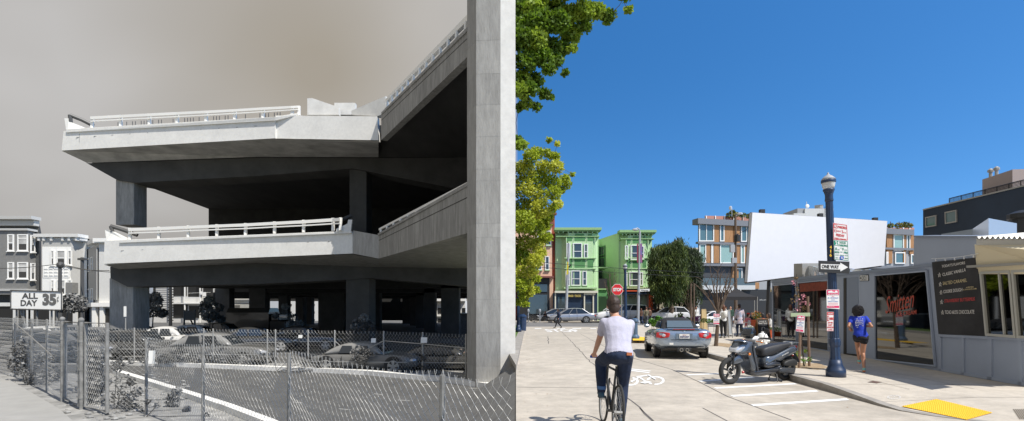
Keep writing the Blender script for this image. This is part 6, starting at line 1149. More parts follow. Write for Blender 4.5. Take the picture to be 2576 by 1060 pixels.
# ---------------------------------------------------------------- scooter
fx, fz = (1835-CX)/F*10.98, 10.98; rx_, rz_ = (1977.5-CX)/F*11.6, 11.6
ang = math.atan2(fz-rz_, fx-rx_); WB = math.hypot(fz-rz_, fx-rx_)
sct = thing('motor_scooter', 'grey step-through motor scooter on its centre stand at the kerb', 'scooter', ((fx+rx_)/2, (fz+rz_)/2, 0), ang)
KX = WB/925
def sc(px, py): return (WB/2-(px-150)*KX, (970-.0703*(px-150)-py)*.00135)
m_sg = mat('metallic graphite', c_(.05, .055, .065), .28, metal=.5, coat=.7); m_sgl = mat('metallic blue grey', c_(.1, .115, .135), .25, metal=.5, coat=.7); m_vin = mat('scooter seat vinyl', c_(.025, .025, .027), .55); m_amb = mat('amber lens', c_(.8, .22, .01), .2, coat=.5)
def sprof(name, pts, w, m, bev=.02, yoff=0, parent=None, nose=0):
    mb = MB(); q = [sc(*p) for p in pts]; n = len(q)
    q = [((3*q[i][0]+q[(i+1) % n][0])/4, (3*q[i][1]+q[(i+1) % n][1])/4) if k else ((3*q[i][0]+q[i-1][0])/4, (3*q[i][1]+q[i-1][1])/4) for i in range(n) for k in (0, 1)]
    cx = sum(a for a, b in q)/len(q); cz = sum(b for a, b in q)/len(q); xm = max(a for a, b in q); x0 = min(a for a, b in q); secs = []
    for fy, sk in ((-1, .8), (-.88, .92), (-.55, .99), (0, 1.0), (.55, .99), (.88, .92), (1, .8)):
        if bev < .02: sk = 1-(1-sk)*.25
        secs.append([V((cx+(a-cx)*sk, yoff+fy*w/2*(1-nose*((a-x0)/(xm-x0))**1.5), cz+(b-cz)*sk)) for a, b in q])
    mb.loft(secs); return part(name, mb, m, parent or sct, world=False, smooth=bev >= .02)
fs = sprof('front_fairing', [(185, 470), (190, 420), (250, 300), (300, 250), (380, 262), (440, 285), (405, 350), (440, 560), (490, 745), (450, 775), (400, 700), (365, 520), (340, 480), (240, 482)], .38, m_sgl, .035, nose=.45)
sprof('leg_shield', [(440, 285), (452, 300), (425, 350), (468, 560), (500, 742), (480, 750), (435, 560), (400, 350)], .4, m_sg, .01)
sprof('floorboard', [(430, 700), (490, 745), (610, 718), (850, 660), (900, 620), (960, 690), (900, 720), (820, 770), (640, 822), (560, 832), (480, 830), (420, 790)], .32, m_sg, .02)
sprof('front_fender', [(142, 635), (160, 585), (230, 512), (260, 480), (325, 520), (345, 610), (330, 600), (250, 640), (170, 655)], .17, m_sgl, .03, nose=.2)
sprof('seat', [(592, 470), (600, 400), (650, 360), (860, 300), (1070, 268), (1110, 285), (1090, 310), (900, 420), (750, 500), (610, 515)], .3, m_vin, .045)
sprof('side_panel', [(608, 512), (750, 502), (900, 422), (1090, 325), (1150, 345), (1200, 358), (1180, 400), (1100, 460), (960, 520), (885, 590), (760, 570), (660, 625), (612, 690)], .34, m_sgl, .03)
sprof('lower_cover', [(608, 600), (660, 622), (760, 572), (885, 598), (890, 640), (800, 672), (610, 705)], .37, m_sg, .02)
sprof('engine_casing', [(850, 690), (900, 680), (1050, 680), (1125, 690), (1130, 740), (1100, 775), (900, 775), (850, 760)], .12, mat('dark engine case', c_(.04, .042, .045), .4), .03, yoff=.12)
sprof('air_box', [(912, 620), (940, 575), (1060, 535), (1130, 545), (1155, 600), (1150, 640), (1050, 655), (920, 655)], .12, m_black, .03, yoff=.14)
sprof('rear_mudguard', [(1130, 420), (1195, 425), (1285, 590), (1245, 600), (1160, 480)], .12, m_black, .01)
sprof('tail_lamp', [(1110, 345), (1190, 310), (1210, 318), (1200, 362), (1150, 368)], .2, m_red, .02); sprof('tail_lens', [(1112, 344), (1165, 322), (1172, 360), (1145, 366)], .215, m_lamp, .01)
sprof('grab_rail', [(1085, 268), (1110, 252), (1232, 255), (1228, 272), (1130, 285), (1090, 310), (1075, 300)], .22, m_galv, .01)
sprof('headlight', [(182, 462), (188, 410), (240, 350), (335, 350), (300, 400), (240, 465)], .3, m_lamp, .03, nose=.3)
for k in range(3): sprof('air_slot', [(240+k*8, 325-k*17), (330+k*8, 335-k*17), (332+k*8, 328-k*17), (245+k*8, 318-k*17)], .35, m_black, 0)
wsn = sprof('windscreen', [(398, 165), (408, 110), (435, 66), (478, 60), (505, 110), (490, 180), (450, 240), (405, 225)], .27, mat('smoked screen', c_(.015, .017, .02), .08, coat=.8), .05)
sprof('handlebar_cowl', [(430, 245), (500, 190), (560, 190), (585, 225), (560, 260), (470, 262)], .2, whp, .03)
for s in (1, -1):
    x0, z0 = sc(560, 235); mb = MB(); mb.path([V((x0+.02, s*.08, z0)), V((x0, s*.2, z0+.02)), V((x0-.06, s*.33, z0+.01))], .014, 6); part('handlebar', mb, m_black, sct, world=False)
    mb = MB(); mb.tube((x0-.01, s*.24, z0+.02), (x0-.07, s*.36, z0+.01), .02); part('grip', mb, m_black, sct, world=False)
    mb = MB(); mb.path([V((x0, s*.22, z0+.02)), V((x0+.03, s*.3, z0+.14))], .007, 5); mb.ball((x0+.03, s*.34, z0+.19), (.02, .07, .045), 10); part('mirror', mb, m_black, sct, world=False)
    x1, z1 = sc(363, 478); mb = MB(); mb.ball((x1, s*.18, z1), (.03, .02, .03), 10); part('indicator', mb, m_amb, sct, world=False)
    mb = MB(); mb.tube((x0+.08, s*.1, z0-.05), (x0+.09, s*.22, z0-.05), .01, n=5); mb.ball((x0+.09, s*.25, z0-.05), (.03, .03, .03), 8); part('indicator', mb, m_amb, sct, world=False)
x1, z1 = sc(1122, 475); mb = MB(); mb.ball((x1, .1, z1), .028, 8); part('reflector', mb, m_red, sct, world=False)
for x_ in (WB/2-.01, -WB/2+.02):
    mb = MB(); r = .29; mb.path([V((x_+(r-.05)*cos(a), 0, r+(r-.05)*sin(a))) for a in [2*pi*i/32 for i in range(32)]], .05, 10, closed=True); w = part('wheel', mb, m_tyre, sct, world=False, smooth=True)
    mb = MB(); mb.path([V((x_+(r-.1)*cos(a), 0, r+(r-.1)*sin(a))) for a in [2*pi*i/32 for i in range(32)]], .014, 6, closed=True)
    for k in range(5): a = 2*pi*k/5+.3; mb.ext([V((x_+.03*cos(a-.8), -.018, r+.03*sin(a-.8))), V((x_+(r-.1)*cos(a-.09), -.018, r+(r-.1)*sin(a-.09))), V((x_+(r-.1)*cos(a+.09), -.018, r+(r-.1)*sin(a+.09))), V((x_+.03*cos(a+.8), -.018, r+.03*sin(a+.8)))], (0, .036, 0))
    part('rim', mb, m_black, w, world=False); mb = MB(); mb.path([V((x_+.09*cos(a), .045, r+.09*sin(a))) for a in [2*pi*i/20 for i in range(20)]], .012, 4, closed=True); part('brake_disc', mb, m_galv, w, world=False)
mb = MB(); x0, z0 = sc(430, 300); mb.tube((x0, 0, z0), (WB/2-.01, .0, .6), .03); [mb.tube((WB/2-.05, s*.075, .62), (WB/2-.01, s*.075, .29), .018) for s in (1, -1)]; part('fork', mb, m_black, sct, world=False)
mb = MB(); x0, z0 = sc(850, 790); [mb.path([V((x0, s*.05, z0)), V((x0-.02, s*.14, .02)), V((x0-.09, s*.16, .01))], .012, 5) for s in (1, -1)]; x0, z0 = sc(835, 790); mb.path([V((x0, .12, z0)), V((x0+.06, .2, .02))], .012, 5); part('stand', mb, m_black, sct, world=False)
a = sc(890, 497); b_ = sc(1000, 440); text('HD 200 EVO', (a[0], .172, a[1]), (b_[0]-a[0], 0, b_[1]-a[1]), (0, 0, .024), m_plate, sct, world=False, off=.006)
mb = MB(); mb.ball((sc(325, 770)[0], .06, sc(325, 770)[1]), .03, 8); part('brake_caliper', mb, m_red, sct, world=False)
mb = MB(); mb.ball((-.25, 0, 0), .1) if False else mb.path([V((-.25, -.18, .33)), V((-.5, -.2, .36)), V((-.85, -.2, .45))], [.03, .055, .05], 8); part('exhaust', mb, m_black, sct, world=False)
# ================================================================ street trees
m_gk = mat('ginkgo leaves', c_(.13, .22, .016), .6, var=.4, vs=2); m_gk2 = mat('ginkgo leaves bright', c_(.27, .37, .035), .6, var=.3, vs=2); m_gy = mat('young ginkgo leaves', c_(.37, .44, .03), .6, var=.3, vs=2); m_gy2 = mat('young ginkgo leaves bright', c_(.56, .58, .07), .6, var=.2); m_bark = mat('brown bark', c_(.12, .085, .06), .95, var=.3, vs=12, bump=.4)
for q_ in (m_gk, m_gk2, m_gy, m_gy2): leafy(q_)
def big_tree(name, label, base, hub, clumps, z, n, size, m, m2, r0, fan=True, spread=.9, group=None):
    t = thing(name, label, 'tree', base, group=group); mb = MB(); fo = MB()
    mb.path([base, base.lerp(hub, .5)+V((.08, 0, 0)), hub], [r0, r0*.75, r0*.5], 10)
    done = [(hub, r0*.45)]
    for px, py, pr in sorted(clumps, key=lambda q: (P(q[0], q[1], z)-hub).length):
        c = P(px, py, z)+V((0, rnd.uniform(-spread, spread), 0)); rr = pr/F*z; s_, rs_ = min(done, key=lambda q: (q[0]-c).length); r1 = max(.012, rs_*.8)
        mid = s_.lerp(c, .5)+V((rnd.uniform(-.1, .1), 0, .12*rr)); mb.path([s_, mid, c], [r1, r1*.8, r1*.6], 6); done.append((c, r1*.75))
        leaves(fo, c, (rr*1.05, rr*.9, rr*.9), int(n*(pr/30)**1.8)+30, size, mi=1 if rnd.random() < .4 else 0, fan=fan, shape=.8)
    part('trunk', mb, m_bark, t); part('crown', fo, [m, m2], t); return t
zc = 18.2
cl = [(1315, 12, 34), (1350, 25, 34), (1392, 22, 32), (1430, 30, 30), (1468, 22, 26), (1505, 12, 22), (1538, 18, 18), (1566, 10, 14), (1583, 20, 8), (1440, 62, 26), (1400, 70, 30), (1360, 72, 34), (1320, 70, 34), (1476, 52, 16), (1420, 98, 20), (1385, 112, 24), (1345, 118, 30), (1312, 118, 30), (1440, 112, 10), (1400, 148, 18), (1425, 170, 7), (1365, 155, 24), (1325, 165, 28), (1378, 192, 15), (1345, 198, 20), (1312, 205, 24), (1370, 228, 13), (1335, 238, 18), (1308, 245, 20), (1385, 240, 8), (1325, 262, 14), (1350, 262, 9), (1306, 268, 9), (1260, 60, 34), (1250, 140, 34), (1265, 210, 28), (1235, 20, 34), (1400, -15, 34), (1330, -20, 34), (1460, -12, 26), (1308, 380, 12), (1318, 372, 8), (1303, 352, 10)]
big_tree('ginkgo_tree', 'large dark green ginkgo whose fan-leaved boughs fill the top corner of the sky', V((-.75, 19, .13)), P(1268, 120, 18.6), cl, zc, 800, .11, m_gk, m_gk2, .16, spread=.7)
cl = [(1350, 385, 17), (1375, 372, 12), (1390, 385, 12), (1400, 375, 6), (1335, 400, 20), (1370, 412, 22), (1400, 425, 18), (1425, 440, 11), (1437, 448, 6), (1320, 425, 26), (1350, 445, 28), (1390, 455, 22), (1410, 470, 14), (1315, 470, 30), (1355, 490, 28), (1390, 495, 18), (1320, 520, 32), (1360, 530, 26), (1392, 528, 10), (1315, 565, 32), (1350, 570, 26), (1375, 562, 14), (1320, 610, 30), (1352, 610, 20), (1310, 650, 28), (1338, 650, 20), (1358, 640, 10), (1315, 690, 22), (1340, 685, 12), (1308, 720, 18), (1330, 718, 12), (1318, 745, 12), (1345, 660, 20), (1330, 735, 14), (1305, 760, 10), (1348, 700, 12), (1372, 600, 16), (1362, 640, 12), (1350, 728, 10), (1378, 540, 16), (1322, 765, 8), (1405, 510, 14), (1425, 455, 16), (1398, 395, 10), (1380, 360, 6), (1270, 450, 30), (1262, 540, 34), (1262, 620, 34), (1275, 690, 24)]
big_tree('ginkgo_tree', 'sunlit yellow-green ginkgo in front of the peach building', V((-.5, 31, .13)), P(1285, 560, 31), cl, 31, 1150, .12, m_gy, m_gy2, .17, spread=1.2)
m_ev = mat('evergreen leaves', c_(.05, .08, .018), .7, var=.5, vs=1.5); m_ev2 = mat('evergreen leaves pale', c_(.13, .17, .035), .7, var=.4, vs=1.5)  # second, paler leaf green mixed in at random
for q_ in (m_ev, m_ev2): leafy(q_, .3)
def shaggy(label, x0, x1, topf, bot, z, n, ns, m, m2, base):
    t = thing('weeping_evergreen', label, 'tree', base); mb = MB(); fo = MB(); hub = P((x0+x1)/2, (topf((x0+x1)/2)+bot)/2, z); mb.path([base, hub], [.35, .15], 8)
    for i in range(n):
        px = rnd.uniform(x0, x1); py = topf(px)+abs(rnd.gauss(0, .42))*(bot-topf(px)); py = min(py, bot); c = P(px, py, z+rnd.uniform(-2.5, 2.5)); k = rnd.random() < .4; ln = rnd.uniform(.8, 2.0)
        if i % 6 == 0: mb.path([hub, hub.lerp(c, .6)+V((0, 0, .3)), c], [.09, .05, .01], 4)
        for _ in range(ns):                                          # drooping strands of narrow leaves
            s_ = rnd.uniform(0, 1)**.8; p = c+V((rnd.gauss(0, .28), rnd.gauss(0, .28), .5-ln*s_)); a = V((rnd.gauss(0, .5), rnd.gauss(0, .5), -1)).normalized()*rnd.uniform(.14, .34); b_ = V((rnd.gauss(0, 1), rnd.gauss(0, 1), 0)).normalized()*.045; fo.add([p-a, p+b_, p+a, p-b_], [(0, 1, 2, 3)], 1 if k and rnd.random() < .8 else 0)
    part('trunk', mb, m_bark, t); part('crown', fo, [m, m2], t); return t
shaggy('tall shaggy green evergreen directly right of the green house', 1642, 1722, lambda x_: 637-22*math.exp(-((x_-1706)/17)**2)-12*math.exp(-((x_-1672)/12)**2)+7*sin(x_*.5)+5*sin(x_*.23+1), 742, 57, 420, 110, m_ev, m_ev2, V((P(1692, 0, 57).x, 57, 0)))
shaggy('darker evergreen close against the side of the timber block', 1712, 1757, lambda x_: 640-8*math.exp(-((x_-1728)/12)**2)+4*sin(x_*.6), 752, 59.5, 240, 90, mat('deep evergreen leaves', c_(.018, .03, .01), .8, var=.4, vs=1.5), m_ev, V((P(1738, 0, 59.5).x, 59.5, 0)))
shaggy('low dark evergreen mass behind the timber fence', 1640, 1756, lambda x_: 700+6*sin(x_*.2), 770, 64, 200, 60, mat('deep evergreen leaves', c_(.018, .03, .01)), m_ev, V((P(1690, 0, 64).x, 64.5, 0)))
def bare_tree(label, base, z, tips, r0, name='bare_tree', group=None, fork=.45):
    t = thing(name, label, 'tree', base, group=group); mb = MB(); hub = P(tips[0][0], tips[0][1], z); f0 = base.lerp(hub, fork)
    mb.path([base, f0], [r0, r0*.75], 8)
    for px, py in tips:
        c = P(px, py, z)+V((0, rnd.uniform(-.4, .4), 0)); m1 = f0.lerp(c, .45)+V((rnd.uniform(-.1, .1), 0, .12)); mb.path([f0, m1, c], [r0*.55, r0*.33, r0*.08], 5)
        for _ in range(6):
            s_ = m1.lerp(c, rnd.uniform(0, .9)); d = (c-f0).normalized()*.35+V((rnd.uniform(-.5, .5), rnd.uniform(-.3, .3), rnd.uniform(-.05, .5))); k = rnd.uniform(.4, .9)
            mb.path([s_, s_+d*k*.5+V((0, 0, .05)), s_+d*k], [r0*.14, r0*.1, r0*.04], 4)
    part('trunk', mb, m_bark, t); return t
b = onroad(1801, 871, SW); bare_tree('leafless street tree behind the roadster with a notice strapped to it', b, b.y, [(1815, 690), (1770, 705), (1785, 680), (1835, 690), (1850, 672), (1862, 705), (1765, 735), (1840, 720), (1800, 672), (1825, 700), (1780, 740)], .085)
b = V(((1742-CX)/F*28, 28, SW)); bare_tree('bare twiggy shrub with stakes beyond the parked roadster', b, 28, [(1742, 715), (1725, 735), (1760, 720), (1750, 740), (1730, 705), (1765, 745), (1718, 755)], .04, fork=.2)
b = V(((1537-CX)/F*45, 45, 0)); bare_tree('bare tree in front of the courtyard between the green houses', b, 45, [(1537, 690), (1520, 705), (1552, 695), (1545, 678), (1528, 720), (1558, 712), (1530, 685)], .09)
for px in (1738, 1746): t = thing('tree_stake', 'timber stake '+('left' if px == 1738 else 'right')+' of the pair in the twiggy shrub', 'stake', V(((px-CX)/F*27, 27, SW))); mb = MB(); mb.tube(t.location-V((0, 0, .05)), P(px, 714, 27), .04, n=6); part('stake', mb, m_bark, t)
# little cherry tree tied to its stakes
b = onroad(2022, 921, SW); zb = b.y
t = thing('cherry_sapling', 'slender cherry sapling with pink blossom beside the lamp post', 'tree', b); mb = MB(); mb.path([b, P(2014, 820, zb), P(2006, 730, zb), P(2004, 690, zb)], [.018, .014, .01, .005], 6)
for px, py in ((2003, 712), (2022, 748), (2030, 790), (1998, 770), (2012, 735), (2028, 760)): mb.path([P(2010, 800, zb), P((2010+px)/2, (780+py)/2-5, zb), P(px, py, zb)], [.01, .007, .004], 4)
part('trunk', mb, m_bark, t); fo = MB()
for px, py, r_ in ((1997, 712, 7), (2003, 727, 6), (2005, 745, 7), (1995, 757, 7), (2012, 760, 8), (2025, 757, 7), (2032, 766, 6), (2020, 745, 6), (2008, 778, 8), (2022, 775, 7), (2003, 700, 4)): leaves(fo, P(px, py, zb), (r_/F*zb,)*3, 22, .05, mi=0 if rnd.random() < .5 else 1)
part('blossom', fo, [mat('pink blossom', c_(.65, .28, .33), .7), mat('bronze leaves', c_(.2, .13, .05), .7)], t)
for px0, y0, px1, y1, lab in ((2010, 926, 2013, 834, 'short timber stake left of the cherry sapling'), (2036, 922, 2032, 746, 'tall timber stake right of the cherry sapling')):
    b = onroad(px0, y0, SW); t = thing('tree_stake', lab, 'stake', b); mb = MB(); mb.tube(b-V((0, 0, .05)), P(px1, y1, b.y), .032, n=8); part('stake', mb, mat('stake timber', c_(.2, .13, .09), .9, var=.2, vs=5), t)
b = onroad(2024, 922, SW); small_tree('leafy weed growing at the foot of the cherry sapling', 2024, 922, b.y, 0, 20, [(2022, 893, 8), (2028, 902, 7), (2018, 908, 6), (2030, 885, 5)], n=25, size=.07, name='sapling_weed', cat='plant', trunkr=.01, m=mat('fresh green leaves', c_(.12, .24, .03), .6), m2=m_gk2, base=b)
mb = MB(); z_ = onroad(2020, 922, SW).y-.1; mb.ext([P(1990, 797, z_), P(2038, 796, z_), P(2038, 787, z_), P(1990, 788, z_)], (0, .02, 0)); tag(part('stake_tie', mb, mat('green white tie', c_(.4, .48, .3), .8)), 'pale crossbar tying the cherry sapling to its stakes', 'tie bar')
# hedge and planters
m_hg = mat('hedge leaves', c_(.07, .2, .02), .6, var=.4, vs=3); m_hg2 = mat('hedge leaves pale', c_(.16, .32, .04), .6)  # second, paler green on alternate clumps
def bush(label, pts, z, n, size, mats, name='bush', cat='shrub'):
    b = V(((pts[0][0]-CX)/F*z, z, SW)); t = thing(name, label, cat, b); fo = MB(); st = MB()
    for i, (px, py, r_) in enumerate(pts): c = P(px, py, z); rr = r_/F*z; leaves(fo, c, (rr, rr*.8, rr*.8), n, size, mi=i % 2); st.path([V((c.x, z, SW)), c], [.02, .008], 4)
    part('stem', st, m_bark, t); part('foliage', fo, mats, t); return t
bush('bright green leafy bush beside the parked roadster', [(1640, 808, 8), (1652, 812, 9), (1662, 806, 9), (1675, 810, 9), (1688, 808, 8), (1645, 816, 7), (1670, 818, 7), (1697, 812, 7), (1655, 800, 6)], 38, 130, .17, [m_hg, m_hg2])
m_fp = mat('purple flowers', c_(.25, .08, .22), .7)
bush('purple-flecked bush at the foot of the bare shrub', [(1705, 800, 9), (1718, 804, 10), (1732, 806, 10), (1745, 804, 9), (1712, 792, 7), (1755, 802, 8)], 29, 70, .1, [mat('dusty bush leaves', c_(.09, .12, .05), .7), m_fp])
bush('long green hedge behind the sandwich boards', [(1770, 806, 8), (1782, 808, 8), (1796, 808, 7), (1808, 808, 7)], 33, 100, .1, [m_ev2, m_hg])
m_of = mat('orange flowers', c_(.8, .25, .01), .7); m_ter = mat('orange planter', c_(.55, .1, .03), .7)
def planter(label, x0, x1, yt, yb, z, fy, mats, n=160):
    b = V((((x0+x1)/2-CX)/F*z, z, SW)); t = thing('flower_planter', label, 'planter', b, group=None); mb = MB(); a = P(x0, yb, z); c = P(x1, yt, z); mb.loft([[V((b.x+(x_-b.x)*k, y_, zz)) for x_, y_ in ((a.x, z-.15), (c.x, z-.15), (c.x, z+.25), (a.x, z+.25))] for zz, k in ((max(SW, a.z), .85), (c.z, 1))]); part('box', mb, m_ter, t)
    fo = MB(); rr = (x1-x0)/2/F*z*1.15; hh = (yt-fy)/2/F*z; leaves(fo, P((x0+x1)/2, (fy+yt)/2, z), (rr, .3, hh), n, .06, mi=0); leaves(fo, P((x0+x1)/2, (fy+yt)/2-3, z), (rr, .3, hh), n//2, .06, mi=1); part('flowers', fo, mats, t)
planter('tall orange planter spilling marigold-orange flowers', 1894, 1912, 805, 822, 27.5, 785, [m_hg, m_of], 260)
planter('low orange planter of white daisies left of the chalk sandwich board', 1872, 1898, 835, 846, 25.2, 823, [m_hg, m_paint], 200)
planter('orange planter at the shop corner behind the sandwich board', 1925, 1942, 830, 850, 25.6, 822, [m_hg, m_of], 80)
# ================================================================ poles and lamps
m_lb = mat('lamp post navy paint', c_(.009, .028, .075), .45, coat=.3); m_pg = mat('pole grey', c_(.34, .36, .38), .6); m_globe = mat('frosted globe', c_(.75, .75, .72), .15, trans=.3)
def street_lamp(label, x0, yb, x1, yt, z, wb=22.5, sh=SW, full=True):
    b = P(x0, yb, z); b.z = sh; tp = P(x1, yt, z); H = (tp-b).length; t = thing('street_lamp', label, 'street lamp', b)
    ax = (tp-b).normalized(); rot = V((0, 0, 1)).rotation_difference(ax).to_matrix(); R0 = wb/F*z
    def L(name, prof, m, par=None, n=24, flute=0):
        mb = MB(); mb.lathe([(r*R0, h*H) for r, h in prof], (0, 0, 0), n, flute=flute); mb.v = [rot @ v+b for v in mb.v]; return part(name, mb, m, par or t, smooth=not flute)
    L('base', [(1, 0), (1, .03), (.96, .036), (.86, .042), (.7, .06), (.6, .085)], m_lb); L('plinth', [(.6, .08), (.52, .1), (.5, .145), (.58, .155), (.6, .17), (.56, .185), (.5, .19)], m_lb, flute=.06)
    L('shaft', [(.47, .188), (.45, .3), (.42, .6), (.38, .83), (.37, .86)], m_lb, n=32, flute=.07)
    L('capital', [(.37, .855), (.44, .862), (.4, .875), (.4, .89), (.5, .905), (.6, .912), (.56, .918)], m_lb)
    g_ = L('globe', [(.5, .915), (.62, .93), (.7, .95), (.72, .965), (.6, .968)], m_globe); L('cage', [(.735, .948), (.75, .952), (.75, .958), (.735, .962)], m_lb, g_); L('cap', [(.74, .964), (.6, .972), (.4, .981), (.2, .986), (.1, .992), (.1, .996), (.03, 1.0)], m_pg, g_)
    return t, b, ax, H, R0
lamp, lb, lax, lH, lR = street_lamp('ornate navy street lamp carrying the parking and one-way signs', 2103, 948, 2083, 434, 11.24)
street_lamp('second navy street lamp rising behind the cyclist and stop sign', 1574, 829, 1572.5, 663, 38, wb=8, sh=SW)
street_lamp('partly hidden navy street lamp among the ginkgo leaves at the left kerb', 1304, 838, 1302, 620, 33, wb=8, sh=.131)
b = V((.42, 35, .131)); t = thing('litter_bin', 'blue litter bin beside the partly hidden lamp', 'bin', b); mb = MB(); mb.lathe([(.27, 0), (.3, .9), (.33, .92), (.33, 1.0), (.15, 1.12)], b, 12); part('drum', mb, m_lb, t)
b = onroad(1597, 852, SW); t = thing('bollard', 'fluted navy bollard on the yellow corner paving', 'bollard', b); mb = MB(); mb.lathe([(.24, 0), (.24, .1), (.18, .16), (.15, .2), (.14, .8), (.19, .84), (.19, .9), (.16, .98), (.05, 1.02)], b, 16, flute=.04); part('shaft', mb, mat('bollard paint', c_(.06, .11, .19), .5), t)
def lean_pole(name, label, x0, yb, x1, yt, z, r, m=m_pg, cat='pole', sh=0, gz=None):
    b = P(x0, yb, z); b.z = sh; t = thing(name, label, cat, b); mb = MB(); mb.tube(b, P(x1, yt, z), r, r*.6, 10); mb.lathe([(r*1.5, 0), (r*1.5, .3), (r*1.1, .4)], b, 10); part('pole', mb, m, t); return t
t = lean_pole('trolley_pole', 'tapering grey trolley pole before the left green house', 1423, 812, 1431, 612, 61, .2, sh=.1); mb = MB(); mb.ext([P(1425, 692, 60.7), P(1430, 690, 60.7), P(1430, 658, 60.7), P(1427, 660, 60.7)], (0, .05, 0)); part('yellow_band', mb, mat('yellow flag', c_(.6, .5, .03), .7), t)
mb = MB(); mb.path([P(1431, 672, 60.8), P(1437, 666, 60.8)], .08, 5); part('bracket', mb, m_black, t)
t = lean_pole('street_light', 'grey cobra-head street light with hanging banners before the right green house', 1604.6, 817.5, 1609.6, 582, 52, .15, cat='street light', sh=.05)
mb = MB(); mb.path([P(1609.5, 584, 52), P(1608, 577, 52), P(1603, 574, 52), P(1598, 576, 52)], .06, 6); part('arm', mb, m_pg, t); mb = MB(); mb.ball(P(1598, 578, 52), (.3, .22, .14), 10); part('lamp_head', mb, m_lamp, t)
for x_, w_, m_, in ((1604, 3.2, mat('maroon banner', c_(.2, .02, .05), .8)), (1613, 5, mat('blue red banner', c_(.05, .14, .4), .8, col2=c_(.45, .05, .05), vs=2))): mb = MB(); mb.ext([P(x_-w_/2, 660, 51.9), P(x_+w_/2, 662, 51.9), P(x_+w_/2, 612, 51.9), P(x_-w_/2, 614, 51.9)], (0, .04, 0)); part('banner', mb, m_, t)
t = thing('street_name_sign', 'white street name sign reading Hayes on the cobra-head pole', 'sign', P(1621, 731, 51.7)); mb = MB(); mb.ext([P(1610, 734, 51.7), P(1634, 733, 51.7), P(1634, 727, 51.7), P(1610, 728, 51.7)], (0, .03, 0)); part('plate', mb, m_paint, t); lt('Hayes', 1613, 729, 1631, 733, 51.69, m_black, t, bold=.02)
t = thing('stop_sign', 'red octagonal stop sign on a thin post above the cyclist', 'sign', P(1564, 829, 33)); t.location.z = 0; c = P(1553, 729, 33)
mb = MB(); mb.tube((c.x+.28, 33.05, 0), (c.x+.28, 33.05, P(0, 742, 33).z+.3), .03); mb.tube((c.x+.28, 33.03, c.z), (c.x, 33.03, c.z), .02, n=5); part('post', mb, m_galv, t)
oc = lambda r, y: [V((c.x+r*cos(pi/8+k*pi/4), y, c.z+r*sin(pi/8+k*pi/4))) for k in range(8)]
mb = MB(); mb.ext(oc(.385, 33), (0, .02, 0)); part('border', mb, m_paint, t); mb = MB(); mb.ext(oc(.36, 32.992), (0, .006, 0)); pf = part('plate', mb, mat('stop red', c_(.6, .015, .02), .5), t); text('STOP', (c.x-.27, 32.99, c.z-.11), (.54, 0, 0), (0, 0, .22), m_paint, t, bold=.05)
b = P(1850, 812, 52); t = lean_pole('utility_pole', 'tall brown timber utility pole with street light and boxes before the timber block', 1851, 818, 1850, 540, 50, .17, m=m_bark, sh=SW)
mb = MB(); mb.path([P(1851, 545, 50), P(1855, 541, 50), P(1860, 538, 50)], .04, 5); part('arm', mb, m_pg, t); mb = MB(); mb.ball(P(1862, 538, 50), (.3, .2, .13), 8); part('lamp_head', mb, m_lamp, t); mb = MB(); mb.tube(P(1841, 545, 50), P(1841, 526, 50), .03, n=4); mb.ball(P(1838, 524, 50), (.17, .15, .22), 8); part('antenna', mb, m_lamp, t)
mb = MB()
for x0, x1, y0, y1 in ((1837, 1848, 616, 635),): mb.box(P(x0, 0, 49.6).x, P(x1, 0, 49.6).x, 49.5, 49.8, P(0, y1, 49.6).z, P(0, y0, 49.6).z)
part('meter_box', mb, m_pg, t); mb = MB(); mb.box(P(1841, 0, 49.6).x, P(1853, 0, 49.6).x, 49.5, 49.8, P(0, 662, 49.6).z, P(0, 649, 49.6).z); part('meter_box', mb, m_pg, t); mb = MB(); mb.lathe([(.28, 0), (.28, .6), (.1, .7)], P(1854, 608, 49.6), 10); part('transformer', mb, m_black, t)
for k, (a, b_, lab) in enumerate((((1300, 655, 48), (1850, 690, 50), 'upper overhead wire crossing in front of the green houses'), ((1300, 668, 48), (1850, 700, 50), 'lower overhead wire crossing in front of the green houses'), ((1851, 590, 50), (1900, 560, 45), 'short wire running from the utility pole toward the screen'))):
    mb = MB(); mb.path([P(a[0]+(b_[0]-a[0])*i/8, a[1]+(b_[1]-a[1])*i/8+4*sin(pi*i/8), a[2]+(b_[2]-a[2])*i/8) for i in range(9)], .024, 3); tag(part('overhead_wire', mb, m_black), lab, 'wire')
